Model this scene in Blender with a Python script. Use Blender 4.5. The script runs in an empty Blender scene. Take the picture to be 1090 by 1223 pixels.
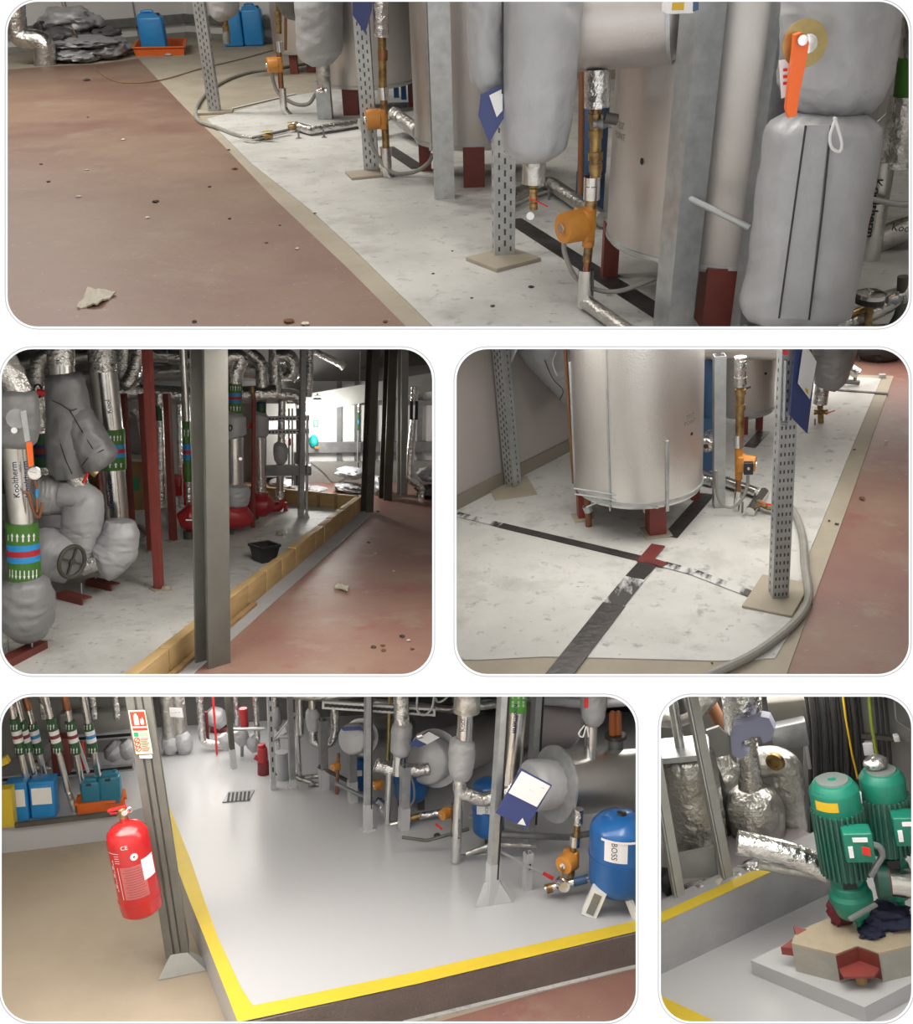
import bpy, bmesh, math, random
from mathutils import Vector as V, Matrix, noise

# ---------------------------------------------------------------- camera, world, exposure
W, H, F = 1090.0, 1223.0, 1150.0          # frame and focal length in pixels
CX, CY = W / 2, H / 2
EYE = V((0, 0, 1.6))
scn = bpy.context.scene
COL = scn.collection
cam_data = bpy.data.cameras.new('camera')
cam = bpy.data.objects.new('camera', cam_data)
COL.objects.link(cam)
cam.location = EYE
cam.rotation_euler = (math.pi / 2, 0, 0)
cam_data.sensor_fit = 'VERTICAL'
cam_data.sensor_height = 36.0
cam_data.lens = F / H * 36.0
cam_data.clip_start = 0.05
cam_data.clip_end = 200
scn.camera = cam
world = bpy.data.worlds.new('world')
scn.world = world
world.use_nodes = True
world.node_tree.nodes['Background'].inputs[0].default_value = (1, 1, 1, 1)
world.node_tree.nodes['Background'].inputs[1].default_value = 1.25
scn.view_settings.view_transform = 'Standard'
scn.view_settings.look = 'None'
scn.view_settings.gamma = 1
scn.view_settings.use_curve_mapping = False
scn.view_settings.exposure = 0.0
scn.cycles.caustics_reflective = False

WALL_Y = 2.0                               # distance of the white front wall
FAR = 22.0
# cells of the building behind the front wall, bounded by the partitions (pixels)
XL, XR, YT, YB = -420, 1510, -1000, 1400
CELLS = {1: (XL, YT, XR, 404), 2: (XL, 404, 530.5, 818.5), 3: (530.5, 404, XR, 818.5),
         4: (XL, 818.5, 774, YB), 5: (774, 818.5, XR, YB)}
OPEN = {1: (9, 2, 1085, 390), 2: (2, 417, 516, 805), 3: (545, 417, 1085, 805),
        4: (2, 832, 759, 1220), 5: (789, 832, 1088, 1220)}


def cray(px, py):                          # pixel -> direction in world axes (depth 1)
    return V(((px - CX) / F, 1.0, -(py - CY) / F))


class Room:
    """A room behind one opening; its own axes: x right, y away, z up from its floor."""

    def __init__(self, n, vvp, h):
        self.n = n
        self.h = h
        up = -V((vvp[0] / F, 1.0, -vvp[1] / F)).normalized()      # world axes
        o = OPEN[n]
        c = cray((o[0] + o[2]) / 2, (o[1] + o[3]) / 2)
        fw = (c - up * c.dot(up)).normalized()
        rt = fw.cross(up).normalized()
        self.rot = Matrix((rt, fw, up)).transposed()
        self.inv = self.rot.transposed()
        self.M = Matrix.Translation(EYE - up * h) @ self.rot.to_4x4()
        self.cam = V((0, 0, h))
        self.cf = self.inv @ V((0, 1, 0))
        x0, y0, x1, y1 = CELLS[n]
        m = 1.0
        cs = [self.ray(x0 + m, y0 + m), self.ray(x1 - m, y0 + m), self.ray(x1 - m, y1 - m), self.ray(x0 + m, y1 - m)]
        mid = self.ray((x0 + x1) / 2, (y0 + y1) / 2)
        self.planes = []
        for i in range(4):
            nn = cs[i].cross(cs[(i + 1) % 4]).normalized()
            if nn.dot(mid) < 0:
                nn = -nn
            self.planes.append((self.cam, nn))
        self.planes.append((self.cam + self.cf * (WALL_Y + 0.06), self.cf))

    def ray(self, px, py):
        return self.inv @ cray(px, py)

    def f(self, px, py, z=0.0):            # point at height z seen at the pixel
        r = self.ray(px, py)
        return self.cam + r * ((z - self.h) / r.z)

    def p(self, px, py, d):                # point at forward distance d seen at the pixel
        r = self.ray(px, py)
        return self.cam + r * (d / r.y)

    def d(self, px, py, z=0.0):
        return self.f(px, py, z).y

    def s(self, P):                        # metres per pixel at P
        return (P - self.cam).dot(self.cf) / F

    def sd(self, px, py, d):
        return self.s(self.p(px, py, d))

    def top(self, P, py):                  # point above P seen at image row py
        u = self.inv @ V((0, 0, 1))
        q = P - self.cam
        k = -(py - CY) / F
        # (q+z*Z).u = k * (q+z*Z).cf
        Z = V((0, 0, 1))
        z = (k * q.dot(self.cf) - q.dot(u)) / (Z.dot(u) - k * Z.dot(self.cf))
        return P + Z * z

    def clip(self, me):
        vs = [v.co for v in me.vertices]
        need = [pl for pl in self.planes if any((v - pl[0]).dot(pl[1]) < 0 for v in vs)]
        if not need:
            return True
        bm = bmesh.new()
        bm.from_mesh(me)
        for co, no in need:
            g = bm.verts[:] + bm.edges[:] + bm.faces[:]
            if not bm.faces:
                break
            bmesh.ops.bisect_plane(bm, geom=g, plane_co=co, plane_no=-no, clear_outer=True, dist=1e-5)
        ok = len(bm.faces) > 0
        bm.to_mesh(me)
        bm.free()
        return ok


# ---------------------------------------------------------------- materials
MATS = {}


def mat(name, col, rough=0.5, metal=0.0, col2=None, nscale=6.0, ncon=(0.35, 0.65), bump=0.0, bscale=30.0,
        spec=0.5, emit=None, coat=0.0, bdist=0.01, vor=False, specks=None, ndetail=6, rough2=None, trans=0.0, stretch=None):
    m = bpy.data.materials.new(name)
    m.use_nodes = True
    nt = m.node_tree
    b = nt.nodes['Principled BSDF']
    b.inputs['Base Color'].default_value = (*col, 1)
    b.inputs['Roughness'].default_value = rough
    b.inputs['Metallic'].default_value = metal
    b.inputs['Specular IOR Level'].default_value = spec
    b.inputs['Coat Weight'].default_value = coat
    if trans:
        b.inputs['Transmission Weight'].default_value = trans
    if emit:
        b.inputs['Emission Color'].default_value = (*emit[0], 1)
        b.inputs['Emission Strength'].default_value = emit[1]
    N = nt.nodes.new
    L = nt.links.new
    tc = N('ShaderNodeTexCoord')
    src = tc.outputs['Object']
    if stretch:
        mp = N('ShaderNodeMapping')
        mp.inputs['Scale'].default_value = stretch
        L(src, mp.inputs[0])
        src = mp.outputs[0]
    cur = None
    if col2 is not None:
        n = N('ShaderNodeTexNoise')
        n.inputs['Scale'].default_value = nscale
        n.inputs['Detail'].default_value = ndetail
        n.inputs['Roughness'].default_value = 0.62
        L(src, n.inputs['Vector'])
        r = N('ShaderNodeMapRange')
        r.inputs[1].default_value, r.inputs[2].default_value = ncon
        L(n.outputs[0], r.inputs[0])
        mx = N('ShaderNodeMix')
        mx.data_type = 'RGBA'
        L(r.outputs[0], mx.inputs[0])
        mx.inputs[6].default_value = (*col, 1)
        mx.inputs[7].default_value = (*col2, 1)
        cur = mx.outputs[2]
        if rough2 is not None:
            rr = N('ShaderNodeMapRange')
            rr.inputs[3].default_value, rr.inputs[4].default_value = rough, rough2
            L(r.outputs[0], rr.inputs[0])
            L(rr.outputs[0], b.inputs['Roughness'])
    for sp in (specks or []):               # (scale, lo, hi, colour, amount)
        n = N('ShaderNodeTexNoise')
        n.inputs['Scale'].default_value = sp[0]
        n.inputs['Detail'].default_value = 5
        n.inputs['Roughness'].default_value = 0.65
        L(src, n.inputs['Vector'])
        r = N('ShaderNodeMapRange')
        r.inputs[1].default_value, r.inputs[2].default_value = sp[1], sp[2]
        r.inputs[4].default_value = sp[4]
        L(n.outputs[0], r.inputs[0])
        mx = N('ShaderNodeMix')
        mx.data_type = 'RGBA'
        L(r.outputs[0], mx.inputs[0])
        if cur is None:
            mx.inputs[6].default_value = (*col, 1)
        else:
            L(cur, mx.inputs[6])
        mx.inputs[7].default_value = (*sp[3], 1)
        cur = mx.outputs[2]
    if cur is not None:
        L(cur, b.inputs['Base Color'])
    if bump:
        if vor:
            n = N('ShaderNodeTexVoronoi')
            n.inputs['Scale'].default_value = bscale
            L(src, n.inputs['Vector'])
        else:
            n = N('ShaderNodeTexNoise')
            n.inputs['Scale'].default_value = bscale
            n.inputs['Detail'].default_value = 4
            L(src, n.inputs['Vector'])
        bp = N('ShaderNodeBump')
        bp.inputs['Strength'].default_value = bump
        bp.inputs['Distance'].default_value = bdist
        L(n.outputs[0], bp.inputs['Height'])
        L(bp.outputs[0], b.inputs['Normal'])
    MATS[name] = m
    return m


mat('page_white', (0.93, 0.93, 0.93), 0.9, spec=0.0)
mat('page_grey', (0.45, 0.45, 0.47), 0.9, spec=0.0)
mat('partition', (0.62, 0.61, 0.59), 0.8)
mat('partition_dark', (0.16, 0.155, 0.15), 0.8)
mat('red_floor', (0.185, 0.098, 0.077), 0.45, col2=(0.25, 0.175, 0.12), nscale=0.55, ncon=(0.36, 0.62), bump=0.15, bscale=14,
    rough2=0.55, specks=[(2.6, 0.54, 0.70, (0.27, 0.205, 0.155), 0.6), (7, 0.60, 0.68, (0.16, 0.10, 0.08), 0.45), (28, 0.64, 0.69, (0.44, 0.35, 0.28), 0.55)])
mat('red_floor_b', (0.225, 0.108, 0.09), 0.45, col2=(0.27, 0.17, 0.128), nscale=1.3, ncon=(0.40, 0.62), bump=0.15, bscale=14,
    rough2=0.5, specks=[(3.4, 0.54, 0.66, (0.29, 0.215, 0.17), 0.7), (34, 0.65, 0.70, (0.46, 0.36, 0.29), 0.5), (4.5, 0.58, 0.68, (0.25, 0.06, 0.05), 0.5)])
mat('white_screed', (0.60, 0.60, 0.58), 0.55, col2=(0.50, 0.50, 0.48), nscale=2.2, ncon=(0.42, 0.62), bump=0.1, bscale=25,
    specks=[(4.0, 0.53, 0.66, (0.40, 0.395, 0.375), 0.75), (15, 0.585, 0.68, (0.27, 0.27, 0.26), 0.75), (55, 0.655, 0.70, (0.09, 0.09, 0.09), 0.85)])
mat('beige_concrete', (0.41, 0.37, 0.29), 0.7, col2=(0.34, 0.30, 0.235), nscale=3.0, bump=0.1, bscale=40,
    specks=[(45, 0.66, 0.72, (0.22, 0.19, 0.15), 0.6)])
mat('tan_concrete', (0.40, 0.335, 0.255), 0.6, col2=(0.335, 0.275, 0.205), nscale=1.6, bump=0.06, bscale=30,
    specks=[(30, 0.68, 0.73, (0.25, 0.2, 0.15), 0.5), (2.0, 0.6, 0.75, (0.44, 0.38, 0.31), 0.6)])
mat('grey_paint_floor', (0.46, 0.465, 0.48), 0.25, bump=0.08, bscale=9, bdist=0.006)
mat('grey_kerb', (0.36, 0.365, 0.375), 0.5, col2=(0.30, 0.30, 0.31), nscale=5, bump=0.15, bscale=30)
mat('render_kerb', (0.165, 0.135, 0.125), 0.75, col2=(0.20, 0.165, 0.155), nscale=9, bump=0.6, bscale=120,
    specks=[(90, 0.62, 0.7, (0.33, 0.29, 0.28), 0.6)])
mat('yellow_line', (0.64, 0.47, 0.03), 0.45, col2=(0.58, 0.43, 0.035), nscale=4)
mat('black_tape', (0.025, 0.024, 0.024), 0.28, col2=(0.06, 0.05, 0.05), nscale=7, bump=0.3, bscale=30, rough2=0.45)
mat('worn_tape', (0.06, 0.058, 0.058), 0.25, col2=(0.62, 0.62, 0.62), nscale=11, ncon=(0.46, 0.56), bump=0.3, bscale=30, stretch=(1, 0.4, 1))
mat('red_tape', (0.20, 0.045, 0.04), 0.4, col2=(0.12, 0.03, 0.03), nscale=9)
mat('galv', (0.55, 0.57, 0.58), 0.42, 0.75, col2=(0.42, 0.44, 0.45), nscale=18, bump=0.05, bscale=60)
mat('galv_dark', (0.30, 0.31, 0.315), 0.45, 0.6, col2=(0.22, 0.225, 0.23), nscale=12)
mat('steel_grey', (0.36, 0.36, 0.34), 0.5, 0.2, col2=(0.29, 0.29, 0.27), nscale=5)
mat('steel_dark', (0.075, 0.072, 0.062), 0.5, 0.3, col2=(0.11, 0.105, 0.09), nscale=5)
mat('foil', (0.82, 0.82, 0.81), 0.24, 1.0, col2=(0.62, 0.61, 0.59), nscale=22, bump=0.75, bscale=36, bdist=0.016)
mat('foil_smooth', (0.80, 0.80, 0.79), 0.22, 1.0, col2=(0.66, 0.65, 0.63), nscale=9, bump=0.14, bscale=28)
mat('foil_dull', (0.64, 0.63, 0.60), 0.33, 0.9, col2=(0.46, 0.45, 0.42), nscale=14, bump=0.7, bscale=28, bdist=0.018)
mat('tank_silver', (0.74, 0.725, 0.71), 0.29, 0.9, col2=(0.70, 0.68, 0.66), nscale=3, bump=0.35, bscale=160, bdist=0.004)
mat('tank_pink', (0.60, 0.57, 0.55), 0.40, 0.8, col2=(0.54, 0.51, 0.49), nscale=3, bump=0.2, bscale=160, bdist=0.003)
mat('cladding', (0.70, 0.69, 0.665), 0.33, 0.9, col2=(0.62, 0.61, 0.59), nscale=3, bump=0.05, bscale=8)
mat('jacket', (0.43, 0.435, 0.45), 0.46, 0.2, col2=(0.38, 0.385, 0.40), nscale=6, bump=0.45, bscale=9, bdist=0.03)
mat('jacket_light', (0.47, 0.48, 0.50), 0.5, 0.15, col2=(0.41, 0.42, 0.44), nscale=6, bump=0.2, bscale=16, bdist=0.02)
mat('jacket_dark', (0.15, 0.15, 0.15), 0.55, 0.1, col2=(0.10, 0.10, 0.10), nscale=6, bump=0.2, bscale=16, bdist=0.02)
mat('seam', (0.035, 0.035, 0.038), 0.7)
mat('copper', (0.42, 0.20, 0.11), 0.38, 0.85, col2=(0.28, 0.12, 0.06), nscale=16)
mat('copper_brown', (0.27, 0.125, 0.065), 0.5, 0.35, col2=(0.20, 0.085, 0.04), nscale=8)
mat('brass', (0.42, 0.29, 0.12), 0.38, 0.85, col2=(0.20, 0.12, 0.06), nscale=24, ncon=(0.42, 0.6))
mat('brass_clean', (0.50, 0.40, 0.17), 0.35, 0.8, col2=(0.40, 0.31, 0.13), nscale=14)
mat('orange_pump', (0.62, 0.265, 0.045), 0.45, col2=(0.52, 0.21, 0.035), nscale=9)
mat('orange_tray', (0.72, 0.15, 0.025), 0.45, col2=(0.62, 0.12, 0.02), nscale=5)
mat('orange_lever', (0.90, 0.15, 0.02), 0.35)
mat('blue_plastic', (0.028, 0.27, 0.62), 0.35, col2=(0.02, 0.21, 0.53), nscale=4)
mat('blue_vessel', (0.010, 0.115, 0.36), 0.28, col2=(0.009, 0.10, 0.32), nscale=3, coat=0.3)
mat('blue_dull', (0.045, 0.10, 0.21), 0.45)
mat('teal_plastic', (0.02, 0.17, 0.26), 0.35)
mat('red_oxide', (0.20, 0.045, 0.034), 0.5, col2=(0.15, 0.032, 0.026), nscale=8)
mat('red_post', (0.27, 0.055, 0.045), 0.5, col2=(0.21, 0.042, 0.035), nscale=4)
mat('red_pump', (0.42, 0.035, 0.04), 0.35, col2=(0.33, 0.025, 0.03), nscale=6)
mat('red_gloss', (0.46, 0.014, 0.016), 0.22, coat=0.4)
mat('red_lever', (0.72, 0.03, 0.03), 0.4)
mat('red_dark', (0.16, 0.018, 0.02), 0.45)
mat('label_pink', (0.50, 0.13, 0.13), 0.4)
mat('sign_green_pale', (0.30, 0.42, 0.27), 0.5)
mat('cowl_top', (0.16, 0.19, 0.18), 0.6)
mat('steel_olive', (0.165, 0.162, 0.145), 0.5, 0.15, col2=(0.135, 0.132, 0.118), nscale=5)
mat('jacket_mid', (0.27, 0.275, 0.285), 0.46, 0.2, col2=(0.235, 0.24, 0.25), nscale=6, bump=0.45, bscale=9, bdist=0.03)
mat('timber', (0.50, 0.345, 0.165), 0.65, col2=(0.41, 0.275, 0.12), nscale=4, bump=0.2, bscale=30, stretch=(1, 1, 6))
mat('timber_dark', (0.36, 0.235, 0.11), 0.7, col2=(0.26, 0.16, 0.07), nscale=7)
mat('white_clad', (0.76, 0.76, 0.75), 0.5)
mat('white_paper', (0.83, 0.83, 0.85), 0.6)
mat('navy', (0.045, 0.065, 0.20), 0.45)
mat('cream_sign', (0.76, 0.70, 0.50), 0.5)
mat('sign_red', (0.66, 0.04, 0.025), 0.45)
mat('sign_green', (0.02, 0.28, 0.12), 0.45)
mat('band_green', (0.055, 0.17, 0.025), 0.45)
mat('band_green_dark', (0.022, 0.10, 0.035), 0.45)
mat('band_green_bright', (0.10, 0.38, 0.05), 0.45)
mat('band_blue', (0.02, 0.26, 0.60), 0.45)
mat('band_red', (0.42, 0.02, 0.03), 0.45)
mat('band_maroon', (0.20, 0.03, 0.03), 0.45)
mat('ink_navy', (0.02, 0.03, 0.13), 0.6)
mat('ink_black', (0.02, 0.02, 0.02), 0.6)
mat('ink_grey', (0.20, 0.20, 0.18), 0.6)
mat('black_plastic', (0.022, 0.022, 0.024), 0.4)
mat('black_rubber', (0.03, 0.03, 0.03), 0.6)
mat('hose_grey', (0.33, 0.325, 0.295), 0.55, col2=(0.27, 0.265, 0.24), nscale=14)
mat('conduit', (0.42, 0.43, 0.43), 0.45, 0.5)
mat('cord_brown', (0.23, 0.15, 0.08), 0.6)
mat('cord_white', (0.75, 0.75, 0.75), 0.6)
mat('pale_wall', (0.40, 0.365, 0.345), 0.75, col2=(0.36, 0.325, 0.31), nscale=1.5)
mat('wall_grey', (0.33, 0.325, 0.31), 0.7, col2=(0.28, 0.275, 0.26), nscale=2)
mat('wall_shaded', (0.14, 0.135, 0.13), 0.7)  # wall grey darkened, shade put into the colour
mat('skirting_tan', (0.225, 0.20, 0.165), 0.65)
mat('green_pump', (0.012, 0.20, 0.135), 0.35, col2=(0.01, 0.16, 0.105), nscale=7)
mat('green_fin', (0.02, 0.125, 0.09), 0.5, col2=(0.06, 0.11, 0.09), nscale=4)
mat('green_dark', (0.012, 0.10, 0.07), 0.45, col2=(0.03, 0.09, 0.07), nscale=7)
mat('lilac_handle', (0.30, 0.315, 0.46), 0.45)
mat('navy_cloth', (0.012, 0.016, 0.045), 0.8, bump=0.5, bscale=30)
mat('maroon_cloth', (0.12, 0.012, 0.022), 0.75, bump=0.5, bscale=30)
mat('plinth_conc', (0.40, 0.38, 0.33), 0.75, col2=(0.31, 0.31, 0.28), nscale=5, bump=0.4, bscale=26)
mat('plinth_top', (0.47, 0.40, 0.29), 0.8, col2=(0.38, 0.32, 0.23), nscale=6, bump=0.4, bscale=30)
mat('rag', (0.50, 0.47, 0.40), 0.8, bump=0.4, bscale=40)
mat('rust_debris', (0.16, 0.07, 0.035), 0.8)
mat('pale_debris', (0.60, 0.57, 0.52), 0.8)
mat('dark_debris', (0.045, 0.04, 0.035), 0.8)
mat('chrome', (0.8, 0.8, 0.8), 0.15, 1.0)
mat('dial_white', (0.8, 0.8, 0.78), 0.4)
mat('lamp_glow', (1, 1, 1), 0.5, emit=((1, 0.98, 0.94), 9.0))
mat('sign_teal', (0.02, 0.34, 0.33), 0.5)
mat('lamp_amber', (0.5, 0.15, 0.05), 0.3)
mat('cable_yellow', (0.65, 0.42, 0.02), 0.5)
mat('cable_green', (0.30, 0.38, 0.05), 0.5)
mat('purple_grey', (0.30, 0.27, 0.28), 0.7)


# ---------------------------------------------------------------- mesh builder
def fillet(pts, r, k=5):
    out = [pts[0]]
    for i in range(1, len(pts) - 1):
        a, b, c = pts[i - 1], pts[i], pts[i + 1]
        u, w = (a - b), (c - b)
        l = min(r, u.length * 0.48, w.length * 0.48)
        p, q = b + u.normalized() * l, b + w.normalized() * l
        for j in range(k + 1):
            t = j / k
            out.append(p * (1 - t) ** 2 + b * 2 * t * (1 - t) + q * t * t)
    out.append(pts[-1])
    return out


def spline(pts, k=8):
    if len(pts) < 3:
        return pts
    P = [pts[0] * 2 - pts[1]] + list(pts) + [pts[-1] * 2 - pts[-2]]
    out = []
    for i in range(1, len(P) - 2):
        for j in range(k):
            t = j / k
            a, b, c, d = P[i - 1], P[i], P[i + 1], P[i + 2]
            out.append(0.5 * (2 * b + (c - a) * t + (2 * a - 5 * b + 4 * c - d) * t * t + (3 * b - a - 3 * c + d) * t ** 3))
    out.append(pts[-1])
    return out


def frames(pts):
    T = []
    for i in range(len(pts)):
        a = pts[max(0, i - 1)]
        b = pts[min(len(pts) - 1, i + 1)]
        t = (b - a)
        T.append(t.normalized() if t.length > 1e-9 else V((0, 0, 1)))
    n = T[0].orthogonal().normalized()
    ref = V((1, 0, 0)) if abs(T[0].x) < 0.9 else V((0, 1, 0))
    n = (ref - T[0] * ref.dot(T[0])).normalized()
    fr = []
    for i, t in enumerate(T):
        n = n - t * n.dot(t)
        n = n.normalized() if n.length > 1e-6 else t.orthogonal().normalized()
        fr.append((t, n, t.cross(n).normalized()))
    return fr


class MB:
    def __init__(self):
        self.v, self.fc = [], []

    def add(self, vs, fs):
        o = len(self.v)
        self.v += [V(q) for q in vs]
        self.fc += [tuple(i + o for i in f) for f in fs]
        return self

    def tube(self, pts, r, n=14, cap=True):
        pts = [V(q) for q in pts]
        rr = r if isinstance(r, (list, tuple)) else [r] * len(pts)
        fr = frames(pts)
        vs, fs = [], []
        for p, (t, a, b), q in zip(pts, fr, rr):
            for j in range(n):
                an = 2 * math.pi * j / n
                vs.append(p + (a * math.cos(an) + b * math.sin(an)) * q)
        m = len(pts)
        for i in range(m - 1):
            for j in range(n):
                k = (j + 1) % n
                fs.append((i * n + j, i * n + k, (i + 1) * n + k, (i + 1) * n + j))
        if cap:
            fs.append(tuple(range(n - 1, -1, -1)))
            fs.append(tuple((m - 1) * n + j for j in range(n)))
        return self.add(vs, fs)

    def ring(self, c, ax, ro, ri, th, n=28):
        """flat ring (washer) of thickness th along ax"""
        c, ax = V(c), V(ax).normalized()
        a = ax.orthogonal().normalized()
        b = ax.cross(a)
        vs, fs = [], []
        for (r, z) in ((ro, -th / 2), (ro, th / 2), (ri, th / 2), (ri, -th / 2)):
            for j in range(n):
                an = 2 * math.pi * j / n
                vs.append(c + (a * math.cos(an) + b * math.sin(an)) * r + ax * z)
        for q in range(4):
            q2 = (q + 1) % 4
            for j in range(n):
                k = (j + 1) % n
                fs.append((q * n + j, q * n + k, q2 * n + k, q2 * n + j))
        return self.add(vs, fs)

    def torus(self, c, ax, R, r, n=28, m=8, arc=1.0, start=0.0):
        c, ax = V(c), V(ax).normalized()
        a = ax.orthogonal().normalized()
        b = ax.cross(a)
        pts = [c + (a * math.cos(2 * math.pi * (start + arc * j / n)) + b * math.sin(2 * math.pi * (start + arc * j / n))) * R for j in range(n + 1)]
        return self.tube(pts, r, m, cap=arc < 1)

    def lathe(self, c, ax, prof, n=28):
        """prof: list of (distance along ax, radius)"""
        c, ax = V(c), V(ax).normalized()
        return self.tube_ax(c, ax, prof, n)

    def tube_ax(self, c, ax, prof, n):
        ref = V((1, 0, 0)) if abs(ax.x) < 0.9 else V((0, 1, 0))
        a = (ref - ax * ref.dot(ax)).normalized()
        b = ax.cross(a)
        vs, fs = [], []
        for (z, r) in prof:
            for j in range(n):
                an = 2 * math.pi * j / n
                vs.append(c + ax * z + (a * math.cos(an) + b * math.sin(an)) * max(r, 1e-5))
        m = len(prof)
        for i in range(m - 1):
            for j in range(n):
                k = (j + 1) % n
                fs.append((i * n + j, i * n + k, (i + 1) * n + k, (i + 1) * n + j))
        fs.append(tuple(range(n - 1, -1, -1)))
        fs.append(tuple((m - 1) * n + j for j in range(n)))
        return self.add(vs, fs)

    def obox(self, c, x, y, z, bev=0.0):
        """box with centre c and half-extent vectors x, y, z"""
        c, x, y, z = V(c), V(x), V(y), V(z)
        if bev <= 0:
            vs = [c + x * i + y * j + z * k for i in (-1, 1) for j in (-1, 1) for k in (-1, 1)]
            fs = [(0, 1, 3, 2), (4, 6, 7, 5), (0, 4, 5, 1), (2, 3, 7, 6), (0, 2, 6, 4), (1, 5, 7, 3)]
            return self.add(vs, fs)
        bm = bmesh.new()
        bmesh.ops.create_cube(bm, size=2)
        lx, ly, lz = x.length, y.length, z.length
        for q in bm.verts:
            q.co = V((q.co.x * lx, q.co.y * ly, q.co.z * lz))
        bmesh.ops.bevel(bm, geom=bm.edges[:], offset=min(bev, 0.45 * min(lx, ly, lz) * 2), segments=3, affect='EDGES', profile=0.5)
        bm.verts.index_update()
        xn, yn, zn = x.normalized(), y.normalized(), z.normalized()
        vs = [c + xn * q.co.x + yn * q.co.y + zn * q.co.z for q in bm.verts]
        fs = [tuple(q.index for q in f.verts) for f in bm.faces]
        bm.free()
        return self.add(vs, fs)

    def beam(self, a, b, w, h, up=None, bev=0.0):
        """rectangular bar from a to b, w across and h along up"""
        a, b = V(a), V(b)
        t = (b - a)
        tn = t.normalized()
        up = V(up) if up is not None else (V((0, 1, 0)) if abs(tn.z) > 0.7 else V((0, 0, 1)))
        side = tn.cross(up).normalized()
        up = side.cross(tn).normalized()
        return self.obox((a + b) / 2, side * w / 2, up * h / 2, t / 2, bev)

    def extr(self, prof, a, b, side, up):
        """closed 2-D profile swept from a to b"""
        a, b, side, up = V(a), V(b), V(side), V(up)
        n = len(prof)
        vs = [p + side * x + up * y for p in (a, b) for (x, y) in prof]
        fs = [(i, (i + 1) % n, n + (i + 1) % n, n + i) for i in range(n)]
        fs += [tuple(range(n - 1, -1, -1)), tuple(range(n, 2 * n))]
        return self.add(vs, fs)

    def prism(self, poly, th):
        """flat polygon (3-D points) given thickness along the vector th"""
        poly = [V(q) for q in poly]
        th = V(th)
        n = len(poly)
        vs = poly + [q + th for q in poly]
        fs = [(i, (i + 1) % n, n + (i + 1) % n, n + i) for i in range(n)]
        fs += [tuple(range(n - 1, -1, -1)), tuple(range(n, 2 * n))]
        return self.add(vs, fs)

    def puff(self, pts, rr, n=36, m=None, amp=0.05, seed=0, flat=(1, 1), wr=0.03, wf=9):
        """stuffed fabric sleeve along pts with radii rr, wrinkled"""
        pts = [V(q) for q in pts]
        m = max(m or 26, 40)
        L = [0]
        for i in range(len(pts) - 1):
            L.append(L[-1] + (pts[i + 1] - pts[i]).length)
        P, Rr = [], []
        for i in range(m + 1):
            s = L[-1] * i / m
            k = 0
            while k < len(L) - 2 and s > L[k + 1]:
                k += 1
            t = (s - L[k]) / max(1e-9, L[k + 1] - L[k])
            P.append(pts[k].lerp(pts[k + 1], t))
            q0, q1, q2, q3 = rr[max(k - 1, 0)], rr[k], rr[k + 1], rr[min(k + 2, len(rr) - 1)]
            h1, h2 = (L[k + 1] - L[k]), 1.0
            m1 = (q2 - q0) / max(1e-9, L[k + 1] - L[max(k - 1, 0)]) * h1
            m2 = (q3 - q1) / max(1e-9, L[min(k + 2, len(L) - 1)] - L[k]) * h1
            c = (2 * t ** 3 - 3 * t * t + 1) * q1 + (t ** 3 - 2 * t * t + t) * m1 + (3 * t * t - 2 * t ** 3) * q2 + (t ** 3 - t * t) * m2
            Rr.append(max(c, 0.3 * min(q1, q2)))
        fr = frames(P)
        R0 = max(rr)
        vs, fs = [], []
        for i, (p, (t, a, b), q) in enumerate(zip(P, fr, Rr)):
            for j in range(n):
                an = 2 * math.pi * j / n
                dr = a * math.cos(an) * flat[0] + b * math.sin(an) * flat[1]
                w = p + dr * q
                nz = noise.noise(w / R0 * 1.3 + V((seed * 7.3, seed * 3.1, 0)))
                nz2 = 1 - 2.6 * abs(noise.noise(V((math.cos(an) * 1.5, math.sin(an) * 1.5, i / m * wf + 0.8 * math.sin(an * 2 + seed))) + V((0, 0, seed * 5.7))))
                nz2 += 0.7 * noise.noise(V((math.cos(an) * 4, math.sin(an) * 4, i / m * wf * 0.5 + seed)))
                ed = min(i, m - i) / m
                pl = math.exp(-ed / 0.07) * math.sin(an * 13 + 2.5 * noise.noise(V((math.cos(an), math.sin(an), seed))))
                vs.append(p + dr * (q * (1 + amp * nz + 0.055 * pl) + R0 * wr * nz2 * min(1, q / R0 * 1.2)))
        for i in range(m):
            for j in range(n):
                k = (j + 1) % n
                fs.append((i * n + j, i * n + k, (i + 1) * n + k, (i + 1) * n + j))
        fs.append(tuple(range(n - 1, -1, -1)))
        fs.append(tuple(m * n + j for j in range(n)))
        return self.add(vs, fs)

    def blob(self, c, x, y, z, amp=0.2, seed=0, sub=3, freq=1.6, flatten=0.0):
        c, x, y, z = V(c), V(x), V(y), V(z)
        bm = bmesh.new()
        bmesh.ops.create_icosphere(bm, subdivisions=sub, radius=1)
        bm.verts.index_update()
        vs = []
        for q in bm.verts:
            u = q.co
            k = 1 + amp * noise.noise(u * freq + V((seed * 3.7, seed * 1.9, seed * 5.3))) + amp * 0.5 * noise.noise(u * freq * 3 + V((seed, 0, 0)))
            u = u * k
            w = c + x * u.x + y * u.y + z * max(u.z, -flatten if flatten else -9)
            vs.append(w)
        fs = [tuple(q.index for q in f.verts) for f in bm.faces]
        bm.free()
        return self.add(vs, fs)

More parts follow.
